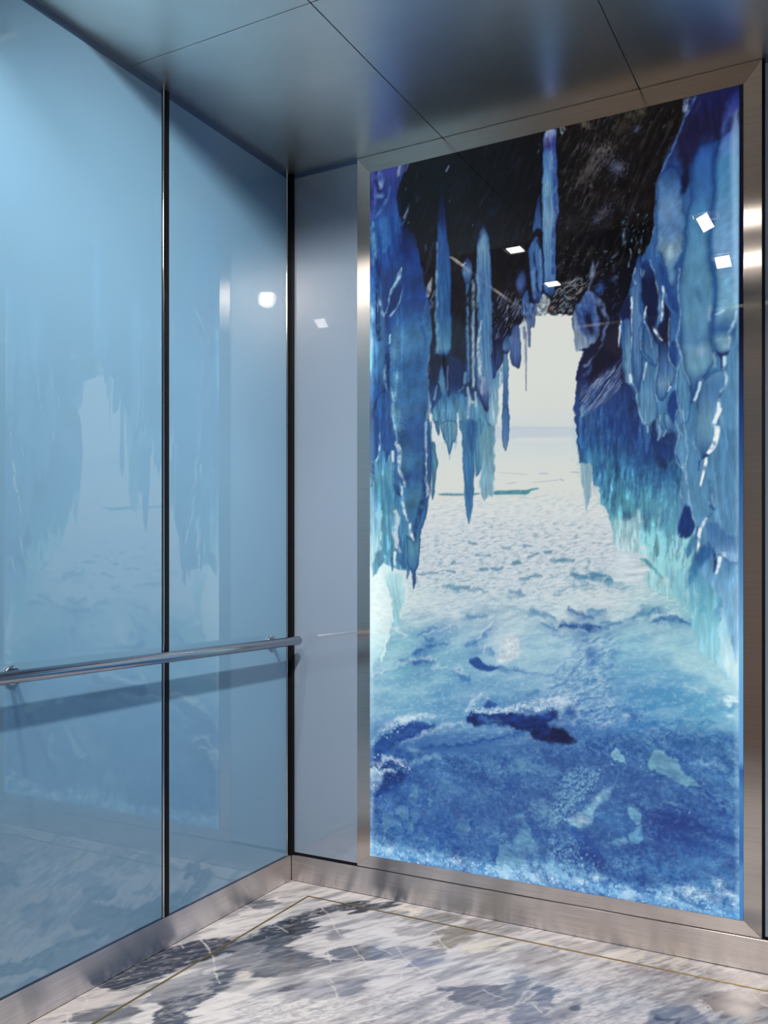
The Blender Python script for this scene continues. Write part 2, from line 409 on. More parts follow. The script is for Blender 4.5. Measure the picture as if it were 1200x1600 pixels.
PICTURE_OPS = [
    ('base',([(206,506,214,217,211),(326,522,214,217,211),(442,538,214,217,211),(554,554,214,217,211),(662,568,214,217,211),(766,583,214,217,211),(206,683,212,216,210),(326,696,212,216,210),(442,709,212,216,210),(554,721,212,216,210),(662,733,212,216,210),(766,744,212,216,210),(206,859,211,215,209),(326,869,211,215,209),(442,879,211,215,209),(554,888,211,215,209),(662,897,211,215,209),(766,906,211,215,209),(206,908,211,214,209),(326,917,211,214,209),(442,926,211,214,209),(554,934,211,214,209),(662,943,211,214,209),(766,950,211,214,209),(206,939,190,203,212),(206,992,203,213,212),(206,1058,210,214,208),(206,1125,211,214,209),(206,1191,208,213,212),(206,1257,203,210,212),(326,948,190,203,212),(326,1000,203,213,212),(326,1065,210,214,208),(326,1130,211,214,209),(326,1195,208,213,212),(326,1260,203,210,212),(442,956,190,203,212),(442,1007,203,213,212),(442,1071,210,214,208),(442,1135,211,214,209),(442,1199,208,213,212),(442,1262,203,210,212),(554,964,190,203,212),(554,1014,203,213,212),(554,1077,210,214,208),(554,1139,211,214,209),(554,1202,208,213,212),(554,1265,203,210,212),(662,971,190,203,212),(662,1021,203,213,212),(662,1082,210,214,208),(662,1144,211,214,209),(662,1206,208,213,212),(662,1267,203,210,212),(766,979,190,203,212),(766,1027,203,213,212),(766,1088,210,214,208),(766,1149,211,214,209),(766,1209,208,213,212),(766,1270,203,210,212),(206,1323,198,206,212),(206,1390,194,205,213),(338,1325,198,206,212),(338,1390,194,205,213),(465,1327,198,206,212),(465,1390,194,205,213),(586,1328,198,206,212),(586,1391,194,205,213),(704,1330,198,206,212),(704,1391,194,205,213),(817,1331,198,206,212),(817,1391,194,205,213),(925,1332,198,206,212),(925,1391,194,205,213),(29,1389,215,240,240),(17,1503,228,247,247),(29,1616,215,240,240),(14,1731,165,210,222),(81,1502,190,225,230),(106,1614,150,200,210),(81,1682,120,180,195),(156,1501,200,214,214),(302,1477,185,203,212),(442,1486,190,206,214),(576,1484,195,208,214),(704,1483,195,210,216),(827,1491,198,210,214),(945,1470,190,212,216),(1021,1488,150,200,210),(1095,1487,140,200,212),(1185,1486,140,190,220),(156,1579,198,212,216),(302,1564,185,204,214),(442,1561,165,195,208),(576,1557,175,203,212),(704,1544,190,208,214),(827,1541,195,210,214),(945,1529,165,200,210),(1040,1536,140,195,208),(1131,1544,140,200,214),(1203,1542,150,205,225),(156,1657,120,175,195),(254,1653,110,165,190),(349,1649,130,175,198),(509,1643,185,205,214),(619,1639,160,198,210),(725,1635,165,198,212),(847,1630,140,192,208),(945,1627,150,198,212),(1040,1613,160,203,214),(1131,1619,135,195,212),(1203,1617,150,210,230),(29,1798,130,180,205),(156,1768,115,172,190),(278,1761,110,168,192),(396,1744,120,170,195),(509,1707,150,190,208),(640,1700,150,190,205),(745,1695,115,165,195),(847,1690,110,165,195),(945,1685,110,172,200),(1040,1662,150,195,208),(1113,1687,155,200,212),(1203,1692,165,215,232),(55,1887,130,180,200),(156,1846,115,170,195),(278,1838,95,150,188),(396,1819,105,155,190),(509,1801,105,155,190),(640,1803,125,170,198),(725,1788,95,145,185),(827,1771,115,165,195),(925,1765,80,140,185),(1021,1769,80,145,190),(1113,1772,95,165,195),(1203,1776,150,200,225),(29,1957,120,175,205),(156,1913,125,175,200),(302,1902,90,145,185),(442,1880,75,130,180),(597,1910,40,75,140),(704,1881,60,105,165),(806,1853,85,140,190),(906,1835,70,135,185),(1002,1838,70,140,185),(1113,1830,80,150,185),(1211,1841,120,185,215),(55,2045,90,145,190),(181,2011,65,115,175),(302,2021,70,120,175),(442,1987,75,125,178),(576,1974,75,125,178),(704,1973,55,100,165),(806,1943,60,110,170),(906,1924,60,115,175),(1021,1933,70,130,180),(1131,1904,75,140,185),(1211,1925,115,180,215),(55,2135,80,135,190),(181,2111,60,110,170),(302,2108,75,130,180),(442,2061,75,130,180),(576,2047,80,135,185),(704,2034,75,125,175),(806,2023,65,110,165),(925,2011,65,115,170),(1021,2011,75,130,180),(1113,1991,80,140,190),(1211,1990,115,180,215),(29,2240,100,150,205),(156,2213,60,115,175),(302,2174,65,120,175),(442,2146,55,105,165),(576,2131,55,100,160),(704,2126,60,115,170),(827,2111,65,110,165),(945,2097,55,100,160),(1058,2084,55,105,165),(1149,2063,65,130,185),(1220,2064,110,180,220),(29,2343,120,180,220),(156,2303,55,110,175),(302,2283,55,110,175),(442,2264,50,105,165),(576,2245,55,105,165),(704,2228,65,120,175),(827,2211,60,110,165),(945,2195,45,90,155),(1058,2180,25,60,130),(1149,2167,40,95,160),(1220,2167,100,170,220),(29,2399,130,185,225),(181,2377,80,145,200),(326,2377,75,135,195),(465,2356,60,120,180),(597,2346,70,130,185),(725,2317,30,75,145),(827,2301,55,105,165),(945,2293,35,85,150),(1058,2285,35,90,160),(1149,2271,60,130,190),(1220,2270,110,180,230),(597,2409,130,190,225),(704,2391,75,135,195),(806,2395,40,95,165),(925,2385,60,120,185),(1021,2378,60,120,185),(1113,2381,75,145,205),(1203,2385,70,145,210)],71),{}),
    ('poly',([(206,921),(766,963),(766,993),(206,957)],[(959,186,199,210)]),{'soft': 6.5,'alpha': 0.75,'warp': 0.0,'tex': 0}),
    ('poly',([(554,983),(704,991),(708,1001),(558,993)],[(992,214,216,208)]),{'soft': 6.3,'alpha': 0.6,'warp': 0.0,'tex': 0}),
    ('stroke',([(206,920,2.3),(487,942,3.3),(756,964,2.0)],(180,193,203)),{'alpha': 0.7}),
    ('grain',([(181,1190),(806,1170),(867,1292),(964,1391),(1040,1488),(1058,1545),(106,1569),(156,1434)],(150,178,196),0.58,0.35,25,7.3,-6),{'alpha': 0.38,'soft': 25,'octv': 4}),
    ('grain',([(181,1190),(806,1170),(867,1292),(964,1391),(1040,1488),(1058,1545),(106,1569),(156,1434)],(222,224,222),0.58,0.35,37,10,-6),{'alpha': 0.4,'soft': 25,'octv': 4}),
    ('grain',([(206,1290),(806,1261),(945,1391),(1021,1479),(181,1490)],(105,150,180),0.64,0.3,25,7.3,-8),{'alpha': 0.34,'soft': 29,'octv': 3}),
    ('flecks',([(254,1258),(827,1251),(945,1391),(945,1460),(206,1467)],(95,140,172),60,21,4.2,-8,12,0.5,5),{}),
    ('poly',([(470,1152),(517,1151),(559,1152),(586,1152),(612,1147),(624,1150),(597,1157),(582,1167),(513,1164),(472,1164)],[(1156,70,150,170)]),{'soft': 3.2,'tex': 0.12,'ts': (13,8.6),'alpha': 0.85}),
    ('poly',([(266,1153),(302,1152),(365,1156),(411,1155),(417,1159),(361,1163),(286,1159)],[(1157,85,160,178)]),{'soft': 3.4,'tex': 0.12,'ts': (14,9.0),'alpha': 0.85}),
    ('stroke',([(627,1101,4.2),(654,1103,3.1)],(160,175,195)),{'alpha': 0.7}),
    ('stroke',([(727,1102,3.1),(756,1104,5.1)],(160,175,195)),{'alpha': 0.7}),
    ('stroke',([(694,1123,4.1),(705,1127,5.2)],(160,175,195)),{'alpha': 0.7}),
    ('stroke',([(517,1128,2.2),(544,1127,3.2)],(160,175,195)),{'alpha': 0.7}),
    ('stroke',([(605,1129,2.1),(687,1125,3.1)],(160,175,195)),{'alpha': 0.7}),
    ('stroke',([(481,1090,1.1),(582,1102,2.1)],(160,175,195)),{'alpha': 0.7}),
    ('stroke',([(731,1428,8.2),(763,1429,8.1),(785,1440,8.1),(817,1429,8.0),(838,1431,8.0)],(70,135,175)),{'alpha': 0.85,'soft': 4.4,'warp': 8.0}),
    ('stroke',([(668,1383,8.3),(691,1384,8.3),(709,1380,8.3),(738,1383,8.2)],(80,140,175)),{'alpha': 0.85,'soft': 4.4,'warp': 8.0}),
    ('stroke',([(540,1390,12),(559,1388,12)],(80,145,170)),{'alpha': 0.85,'soft': 4.4,'warp': 8.0}),
    ('stroke',([(462,1410,7.0),(497,1407,7.0)],(90,140,180)),{'alpha': 0.85,'soft': 4.4,'warp': 8.0}),
    ('stroke',([(642,1358,8.4),(661,1354,8.4)],(95,145,180)),{'alpha': 0.85,'soft': 4.4,'warp': 8.0}),
    ('stroke',([(590,1372,6.8),(620,1359,6.7)],(110,155,185)),{'alpha': 0.85,'soft': 4.4,'warp': 8.0}),
    ('stroke',([(559,1445,8.6),(597,1434,8.5),(631,1430,8.4)],(110,160,185)),{'alpha': 0.85,'soft': 4.4,'warp': 8.0}),
    ('stroke',([(774,1408,4.9),(785,1398,4.9),(788,1384,4.9)],(110,165,190)),{'alpha': 0.85,'soft': 4.4,'warp': 8.0}),
    ('stroke',([(501,1340,5.2),(528,1338,5.2)],(120,160,190)),{'alpha': 0.85,'soft': 4.4,'warp': 8.0}),
    ('stroke',([(574,1336,5.1),(597,1336,5.1)],(110,150,190)),{'alpha': 0.85,'soft': 4.4,'warp': 8.0}),
    ('stroke',([(838,1447,9.6),(886,1432,9.5)],(90,160,180)),{'alpha': 0.85,'soft': 4.4,'warp': 8.0}),
    ('stroke',([(407,1362,5.3),(434,1367,5.3),(457,1364,5.3)],(95,145,175)),{'alpha': 0.8,'soft': 4.0,'warp': 6.0}),
    ('stroke',([(381,1322,5.4),(407,1326,5.3)],(95,145,175)),{'alpha': 0.8,'soft': 4.0,'warp': 6.0}),
    ('stroke',([(298,1417,5.5),(330,1419,5.4)],(95,145,175)),{'alpha': 0.8,'soft': 4.0,'warp': 6.0}),
    ('stroke',([(423,1412,8.8),(446,1412,8.8)],(95,145,175)),{'alpha': 0.8,'soft': 4.0,'warp': 6.0}),
    ('stroke',([(318,1390,7.3),(326,1386,7.2)],(95,145,175)),{'alpha': 0.8,'soft': 4.0,'warp': 6.0}),
    ('stroke',([(185,1430,4.7),(226,1425,4.6),(266,1421,4.6)],(95,145,175)),{'alpha': 0.8,'soft': 4.0,'warp': 6.0}),
    ('stroke',([(302,1470,11),(349,1473,11),(381,1471,11)],(95,145,175)),{'alpha': 0.8,'soft': 4.0,'warp': 6.0}),
    ('grain',([(55,1570),(1058,1545),(1203,1635),(1203,1898),(29,2002)],(200,220,228),0.56,0.5,122,33,-12),{'alpha': 0.3,'soft': 41}),
    ('grain',([(55,1570),(1058,1545),(1203,1635),(1203,1898),(29,2002)],(70,125,175),0.56,0.5,122,29,-12),{'alpha': 0.3,'soft': 41}),
    ('grain',([(55,1570),(1058,1545),(1203,1635),(1203,1898),(29,2002)],(205,222,230),0.64,0.25,18,10,-12),{'alpha': 0.25,'soft': 41}),
    ('poly',([(487,1686),(509,1638),(554,1626),(559,1662),(554,1694),(521,1716),(481,1724)],[(1678,200,210,216)]),{'soft': 11,'alpha': 0.75,'warp': 13,'ts': (26,13)}),
    ('stroke',([(187,1643,12),(248,1637,42),(326,1610,18)],(55,105,165)),{'alpha': 0.315,'soft': 17,'warp': 16}),
    ('stroke',([(187,1639,4.7),(248,1623,16),(326,1604,6.8)],(55,105,165)),{'alpha': 0.9,'soft': 6.0,'warp': 22}),
    ('stroke',([(218,1662,24),(248,1658,24)],(60,110,165)),{'alpha': 0.315,'soft': 9.6,'warp': 16}),
    ('stroke',([(218,1654,9.3),(248,1651,9.2)],(60,110,165)),{'alpha': 0.9,'soft': 6.0,'warp': 22}),
    ('stroke',([(169,1707,18),(199,1710,48),(242,1680,30),(302,1666,12)],(45,95,155)),{'alpha': 0.315,'soft': 19,'warp': 16}),
    ('stroke',([(169,1701,7.0),(199,1694,19),(242,1670,12),(302,1662,4.6)],(45,95,155)),{'alpha': 0.9,'soft': 6.0,'warp': 22}),
    ('stroke',([(125,1740,18),(187,1746,55),(215,1747,79),(248,1735,24)],(50,95,155)),{'alpha': 0.315,'soft': 31,'warp': 16}),
    ('stroke',([(125,1734,7.1),(187,1728,21),(215,1721,30),(248,1727,9.2)],(50,95,155)),{'alpha': 0.9,'soft': 6.0,'warp': 22}),
    ('stroke',([(87,1761,7.2),(150,1746,7.1)],(90,150,180)),{'alpha': 0.9,'soft': 6.0,'warp': 22}),
    ('stroke',([(260,1747,12),(326,1759,18),(379,1798,29)],(80,135,180)),{'alpha': 0.315,'soft': 12,'warp': 16}),
    ('stroke',([(260,1743,4.6),(326,1753,6.8),(379,1788,11)],(80,135,180)),{'alpha': 0.9,'soft': 6.0,'warp': 22}),
    ('stroke',([(344,1774,23),(379,1797,35)],(60,115,170)),{'alpha': 0.315,'soft': 14,'warp': 16}),
    ('stroke',([(344,1766,9.0),(379,1785,13)],(60,115,170)),{'alpha': 0.9,'soft': 6.0,'warp': 22}),
    ('stroke',([(373,1680,29),(402,1668,46),(459,1614,17)],(65,115,170)),{'alpha': 0.315,'soft': 19,'warp': 16}),
    ('stroke',([(373,1670,11),(402,1653,18),(459,1608,6.6)],(65,115,170)),{'alpha': 0.9,'soft': 6.0,'warp': 22}),
    ('stroke',([(381,1575,29),(402,1577,23),(436,1570,11)],(75,125,175)),{'alpha': 0.315,'soft': 12,'warp': 16}),
    ('stroke',([(381,1565,11),(402,1570,8.9),(436,1566,4.4)],(75,125,175)),{'alpha': 0.9,'soft': 6.0,'warp': 22}),
    ('stroke',([(302,1472,9.1),(332,1477,14),(355,1474,6.7)],(105,160,185)),{'alpha': 0.9,'soft': 6.0,'warp': 22}),
    ('stroke',([(373,1482,6.7),(430,1485,6.6)],(100,150,185)),{'alpha': 0.9,'soft': 6.0,'warp': 22}),
    ('stroke',([(570,1448,6.4),(586,1435,11),(630,1429,4.2)],(120,165,190)),{'alpha': 0.9,'soft': 6.0,'warp': 22}),
    ('stroke',([(526,1489,11),(559,1491,22),(581,1498,11)],(90,140,180)),{'alpha': 0.315,'soft': 9.6,'warp': 16}),
    ('stroke',([(526,1485,4.3),(559,1484,8.6),(581,1495,4.3)],(90,140,180)),{'alpha': 0.9,'soft': 6.0,'warp': 22}),
    ('stroke',([(448,1513,6.6),(493,1507,6.5),(576,1495,6.4)],(135,175,198)),{'alpha': 0.9,'soft': 6.0,'warp': 22}),
    ('stroke',([(465,1576,6.6),(521,1535,6.5),(581,1547,6.4),(677,1565,6.2)],(140,180,200)),{'alpha': 0.9,'soft': 6.0,'warp': 22}),
    ('stroke',([(597,1547,17),(677,1571,16)],(90,140,180)),{'alpha': 0.315,'soft': 7.2,'warp': 16}),
    ('stroke',([(597,1541,6.4),(677,1565,6.2)],(90,140,180)),{'alpha': 0.9,'soft': 6.0,'warp': 22}),
    ('stroke',([(630,1594,22),(680,1603,22)],(80,130,180)),{'alpha': 0.315,'soft': 9.6,'warp': 16}),
    ('stroke',([(630,1587,8.4),(680,1596,8.3)],(80,130,180)),{'alpha': 0.9,'soft': 6.0,'warp': 22}),
    ('poly',([(384,1713),(407,1706),(442,1726),(493,1739),(442,1748),(402,1739)],[(1728,35,75,140)]),{'soft': 5.5,'warp': 8.8,'ts': (27,13)}),
    ('stroke',([(498,1751,28),(537,1747,22),(608,1755,11),(677,1753,11)],(70,120,170)),{'alpha': 0.315,'soft': 12,'warp': 16}),
    ('stroke',([(498,1741,11),(537,1739,8.6),(608,1751,4.2),(677,1750,4.2)],(70,120,170)),{'alpha': 0.9,'soft': 6.0,'warp': 22}),
    ('stroke',([(407,1698,23),(453,1685,23),(465,1695,23)],(85,135,180)),{'alpha': 0.315,'soft': 9.6,'warp': 16}),
    ('stroke',([(407,1690,8.9),(453,1677,8.8),(465,1687,8.8)],(85,135,180)),{'alpha': 0.9,'soft': 6.0,'warp': 22}),
    ('stroke',([(581,1831,39),(619,1826,38)],(75,125,175)),{'alpha': 0.315,'soft': 17,'warp': 16}),
    ('stroke',([(581,1818,15),(619,1812,15)],(75,125,175)),{'alpha': 0.9,'soft': 6.0,'warp': 22}),
    ('stroke',([(3.5,1785,7.3),(106,1751,7.1),(199,1713,7.0),(260,1724,6.9)],(205,222,230)),{'alpha': 0.75,'soft': 6.0,'warp': 22}),
    ('stroke',([(212,1638,7.0),(326,1599,6.8)],(205,222,230)),{'alpha': 0.75,'soft': 6.0,'warp': 22}),
    ('stroke',([(373,1885,6.7),(407,1840,6.7),(442,1838,6.6),(481,1872,6.6),(554,1856,6.4),(630,1840,6.3),(677,1821,6.2)],(205,222,230)),{'alpha': 0.75,'soft': 6.0,'warp': 22}),
    ('stroke',([(248,1744,6.9),(326,1748,6.8),(379,1761,6.7)],(205,222,230)),{'alpha': 0.75,'soft': 6.0,'warp': 22}),
    ('stroke',([(465,1587,6.6),(407,1647,6.7)],(205,222,230)),{'alpha': 0.75,'soft': 6.0,'warp': 22}),
    ('stroke',([(442,1667,6.6),(430,1689,6.6)],(205,222,230)),{'alpha': 0.75,'soft': 6.0,'warp': 22}),
    ('poly',([(-4.3,1412),(55,1412),(74,1468),(87,1558),(74,1637),(55,1729),(39,1718),(17,1742),(-4.3,1760)],[(1412,226,246,246),(1571,228,246,246),(1661,205,236,240),(1763,160,205,220)]),{'soft': 4.8,'warp': 12,'tex': 0.03,'lit': -0.14,'ts': (29,14)}),
    ('poly',([(62,1435),(131,1434),(134,1512),(122,1580),(112,1619),(84,1615),(87,1536)],[(1434,170,215,222),(1524,140,195,208),(1614,150,200,212)]),{'soft': 9.5,'alpha': 0.8,'warp': 12,'tex': 0.05}),
    ('stroke',([(58,1446,7.2),(78,1508,7.2),(87,1564,7.2),(78,1626,7.2),(62,1683,7.2),(46,1729,7.2)],(235,248,248)),{'alpha': 0.8,'soft': 4.0,'warp': 22}),
    ('stroke',([(138,1445,9.5),(134,1524,9.5),(122,1580,9.5)],(225,232,226)),{'alpha': 0.7,'soft': 6.0,'warp': 22}),
    ('stroke',([(74,1626,12),(112,1622,12),(144,1641,12)],(215,228,230)),{'alpha': 0.7,'soft': 6.0,'warp': 22}),
    ('poly',([(-3.0,2051),(62,1999),(119,1961),(169,1937),(218,1944),(254,1938),(254,1952),(187,1983),(125,2016),(55,2068),(17,2094),(-4.3,2096)],[(1938,40,80,150),(1994,25,60,130),(2083,45,95,165)]),{'soft': 7.1,'warp': 17,'tex': 0.15,'ts': (29,14)}),
    ('stroke',([(74,2015,19),(138,1987,18),(187,1977,18)],(70,120,180)),{'alpha': 0.27999999999999997,'soft': 7.2,'warp': 16}),
    ('stroke',([(74,2009,7.2),(138,1981,7.1),(187,1971,7.0)],(70,120,180)),{'alpha': 0.8,'soft': 6.0,'warp': 22}),
    ('stroke',([(17,2009,19),(87,1952,19),(162,1926,14),(212,1911,14),(254,1922,6.9)],(210,225,235)),{'alpha': 0.9,'soft': 6.0,'warp': 22}),
    ('stroke',([(106,2023,7.2),(169,2001,12),(266,1954,14),(349,1930,9.0)],(195,215,228)),{'alpha': 0.7,'soft': 6.0,'warp': 22}),
    ('poly',([(373,1912),(396,1892),(442,1891),(521,1880),(581,1883),(635,1879),(672,1863),(680,1883),(651,1906),(680,1924),(683,1967),(630,1967),(576,1938),(509,1928),(442,1923),(407,1936),(379,1928)],[(1872,24,55,120),(1914,18,42,100),(1977,10,22,62)]),{'soft': 7.5,'warp': 17,'tex': 0.25,'ts': (30,17)}),
    ('stroke',([(419,1916,23),(465,1921,23),(487,1929,23)],(60,110,170)),{'alpha': 0.27999999999999997,'soft': 9.6,'warp': 16}),
    ('stroke',([(419,1909,8.9),(465,1913,8.8),(487,1922,8.7)],(60,110,170)),{'alpha': 0.8,'soft': 6.0,'warp': 22}),
    ('stroke',([(442,1913,17),(498,1913,17)],(70,120,175)),{'alpha': 0.21,'soft': 7.2,'warp': 16}),
    ('stroke',([(442,1907,6.6),(498,1908,6.5)],(70,120,175)),{'alpha': 0.6,'soft': 6.0,'warp': 22}),
    ('poly',([(430,1870),(448,1845),(481,1861),(459,1879)],[(1864,40,85,150)]),{'soft': 5.5,'warp': 8.8,'ts': (26,13)}),
    ('stroke',([(373,1885,9.0),(402,1878,8.9),(442,1883,11),(521,1872,15),(576,1860,13),(646,1855,17),(677,1821,12)],(205,222,232)),{'alpha': 0.8,'soft': 6.0,'warp': 22}),
    ('stroke',([(87,2052,12),(169,2031,15),(230,2028,18),(326,2011,18),(442,1984,17),(521,1961,14),(597,1935,5.5)],(30,75,145)),{'alpha': 0.2975,'soft': 7.2,'warp': 16}),
    ('stroke',([(87,2048,4.8),(169,2026,5.9),(230,2022,7.0),(326,2006,6.8),(442,1979,6.6),(521,1956,5.4),(597,1933,2.1)],(30,75,145)),{'alpha': 0.85,'soft': 3.0,'warp': 22}),
    ('poly',([(100,2041),(144,2031),(169,2056),(162,2076),(106,2074)],[(2056,40,85,155)]),{'soft': 7.1,'warp': 12,'ts': (28,14)}),
    ('blob',(181,2051,33,14,-10,(35,80,150),0.8),{}),
    ('stroke',([(735,1432,21),(780,1448,47),(837,1436,16)],(75,140,180)),{'alpha': 0.315,'soft': 22,'warp': 16}),
    ('stroke',([(735,1424,8.2),(780,1432,18),(837,1431,6.0)],(75,140,180)),{'alpha': 0.9,'soft': 6.0,'warp': 22}),
    ('stroke',([(847,1457,21),(878,1456,41),(929,1451,10)],(70,140,180)),{'alpha': 0.315,'soft': 19,'warp': 16}),
    ('stroke',([(847,1450,8.0),(878,1442,16),(929,1448,3.9)],(70,140,180)),{'alpha': 0.9,'soft': 6.0,'warp': 22}),
    ('stroke',([(678,1496,6.2),(727,1466,8.2),(780,1458,6.1)],(130,170,195)),{'alpha': 0.9,'soft': 6.0,'warp': 22}),
    ('stroke',([(727,1551,21),(748,1552,21)],(60,110,165)),{'alpha': 0.315,'soft': 9.6,'warp': 16}),
    ('stroke',([(727,1544,8.2),(748,1545,8.2)],(60,110,165)),{'alpha': 0.9,'soft': 6.0,'warp': 22}),
    ('stroke',([(785,1550,26),(832,1552,26)],(85,145,185)),{'alpha': 0.315,'soft': 12,'warp': 16}),
    ('stroke',([(785,1541,10),(832,1543,10)],(85,145,185)),{'alpha': 0.9,'soft': 6.0,'warp': 22}),
    ('stroke',([(751,1562,21),(796,1572,26)],(55,105,165)),{'alpha': 0.315,'soft': 12,'warp': 16}),
    ('stroke',([(751,1555,8.2),(796,1563,10)],(55,105,165)),{'alpha': 0.9,'soft': 6.0,'warp': 22}),
    ('stroke',([(827,1578,16),(845,1582,16)],(75,125,175)),{'alpha': 0.315,'soft': 7.2,'warp': 16}),
    ('stroke',([(827,1572,6.0),(845,1577,6.0)],(75,125,175)),{'alpha': 0.9,'soft': 6.0,'warp': 22}),
    ('stroke',([(700,1595,27),(737,1606,48),(785,1610,47),(822,1609,26)],(30,75,140)),{'alpha': 0.315,'soft': 22,'warp': 16}),
    ('stroke',([(700,1585,10),(737,1590,18),(785,1593,18),(822,1600,10)],(30,75,140)),{'alpha': 0.9,'soft': 6.0,'warp': 22}),
    ('stroke',([(837,1604,21),(888,1584,31)],(65,120,170)),{'alpha': 0.315,'soft': 14,'warp': 16}),
    ('stroke',([(837,1597,8.0),(888,1574,12)],(65,120,170)),{'alpha': 0.9,'soft': 6.0,'warp': 22}),
    ('stroke',([(914,1578,41),(954,1559,40),(1013,1538,20)],(70,130,175)),{'alpha': 0.315,'soft': 19,'warp': 16}),
    ('stroke',([(914,1564,16),(954,1545,16),(1013,1531,7.6)],(70,130,175)),{'alpha': 0.9,'soft': 6.0,'warp': 22}),
    ('stroke',([(983,1575,15),(1022,1576,50),(1089,1578,29)],(45,100,160)),{'alpha': 0.315,'soft': 24,'warp': 16}),
    ('stroke',([(983,1569,5.8),(1022,1558,19),(1089,1568,11)],(45,100,160)),{'alpha': 0.9,'soft': 6.0,'warp': 22}),
    ('stroke',([(949,1525,7.8),(978,1528,7.7)],(110,170,190)),{'alpha': 0.9,'soft': 6.0,'warp': 22}),
    ('stroke',([(672,1626,8.3),(743,1623,8.2)],(110,155,190)),{'alpha': 0.9,'soft': 6.0,'warp': 22}),
    ('stroke',([(753,1623,21),(780,1624,21)],(90,140,180)),{'alpha': 0.315,'soft': 9.6,'warp': 16}),
    ('stroke',([(753,1615,8.2),(780,1617,8.1)],(90,140,180)),{'alpha': 0.9,'soft': 6.0,'warp': 22}),
    ('stroke',([(983,1557,5.8),(1022,1542,5.7),(1061,1547,5.7)],(215,228,230)),{'alpha': 0.7,'soft': 6.0,'warp': 22}),
    ('stroke',([(832,1607,6.0),(888,1582,5.9),(914,1569,5.9)],(205,222,228)),{'alpha': 0.6,'soft': 6.0,'warp': 22}),
    ('grain',([(759,1620),(883,1616),(863,1740),(893,1861),(863,1955),(662,1974),(662,1751),(743,1705)],(45,95,155),0.52,0.5,36,16,-20),{'alpha': 0.45,'soft': 32}),
    ('grain',([(759,1620),(873,1626),(842,1720),(883,1861),(822,1908),(662,1868),(662,1751)],(200,220,230),0.54,0.45,22,10,-20),{'alpha': 0.45,'soft': 28}),
    ('blob',(796,1677,18,14,20,(55,105,165),0.8,1,0.8),{}),
    ('blob',(798,1705,20,12,-20,(60,110,170),0.7,1,0.8),{}),
    ('blob',(704,1830,29,19,0,(210,225,232),0.8,1,0.8),{}),
    ('blob',(674,1879,13,10,0,(15,35,85),0.9,1,0.5),{}),
    ('blob',(731,1864,16,18,20,(35,75,140),0.85,1,0.6),{}),
    ('poly',([(662,1921),(694,1918),(732,1941),(748,1958),(694,1969),(662,1969)],[(1946,10,22,62)]),{'soft': 8.3,'warp': 10,'tex': 0.2,'ts': (25,12)}),
    ('blob',(916,1860,24,14,20,(35,80,150),0.8,1,0.5),{}),
    ('blob',(902,1861,14,7.9,0,(190,220,230),0.7,1,0.5),{}),
    ('stroke',([(919,1885,10),(954,1888,13),(983,1880,10),(1051,1870,7.4),(1164,1863,4.8)],(40,100,160)),{'alpha': 0.24499999999999997,'soft': 6.0,'warp': 16}),
    ('stroke',([(919,1882,3.9),(954,1884,4.9),(983,1876,3.9),(1051,1867,2.8),(1164,1861,1.8)],(40,100,160)),{'alpha': 0.7,'soft': 3.0,'warp': 22}),
    ('stroke',([(978,1878,10),(1022,1901,9.9),(1070,1915,9.8),(1089,1912,4.9)],(40,95,160)),{'alpha': 0.24499999999999997,'soft': 4.8,'warp': 16}),
    ('stroke',([(978,1874,3.9),(1022,1898,3.8),(1070,1911,3.8),(1089,1910,1.9)],(40,95,160)),{'alpha': 0.7,'soft': 3.0,'warp': 22}),
    ('stroke',([(924,1904,15),(973,1940,15),(1032,1975,15),(1070,1989,9.8)],(40,95,160)),{'alpha': 0.24499999999999997,'soft': 7.2,'warp': 16}),
    ('stroke',([(924,1899,5.9),(973,1935,5.8),(1032,1969,5.7),(1070,1986,3.8)],(40,95,160)),{'alpha': 0.7,'soft': 4.0,'warp': 22}),
    ('stroke',([(944,1923,3.9),(993,1953,12),(1022,1975,15)],(130,185,205)),{'alpha': 0.7,'soft': 4.0,'warp': 22}),
    ('stroke',([(1080,1757,3.8),(1104,1760,9.3),(1136,1778,3.7)],(170,215,225)),{'alpha': 0.8,'soft': 4.0,'warp': 22}),
    ('stroke',([(1141,1807,5.5),(1160,1815,5.5)],(150,205,220)),{'alpha': 0.8,'soft': 6.0,'warp': 22}),
    ('poly',([(1032,1630),(1070,1644),(1127,1666),(1183,1697),(1228,1748),(1228,1777),(1183,1760),(1118,1725),(1061,1704)],[(1619,150,198,212),(1695,160,203,214),(1761,180,220,230)]),{'soft': 15,'alpha': 0.8,'warp': 11,'tex': 0.04,'ts': (22,11)}),
    ('poly',([(1187,1784),(1205,1778),(1228,1784),(1230,1813),(1201,1815)],[(1795,205,235,242)]),{'soft': 7.3,'alpha': 0.85,'warp': 9.1,'tex': 0.1,'ts': (22,11)}),
    ('stroke',([(1205,1815,9.1),(1228,1811,9.0)],(80,145,195)),{'alpha': 0.9,'soft': 6.0,'warp': 22}),
    ('blob',(1206,1839,13,7.3,0,(215,240,248),0.8),{}),
    ('grain',([(3.5,2096),(302,2043),(745,1959),(1229,1895),(1229,2421),(745,2445),(3.5,2426)],(30,75,145),0.53,0.4,105,59,30),{'alpha': 0.6,'soft': 34,'octv': 5}),
    ('grain',([(3.5,2096),(302,2043),(745,1959),(1229,1895),(1229,2421),(745,2445),(3.5,2426)],(110,165,200),0.55,0.35,84,50,30),{'alpha': 0.42,'soft': 34,'octv': 5}),
    ('grain',([(3.5,2096),(302,2043),(745,1959),(1229,1895),(1229,2421),(745,2445),(3.5,2426)],(125,180,210),0.6,0.2,17,13,30),{'alpha': 0.38,'soft': 25,'octv': 3}),
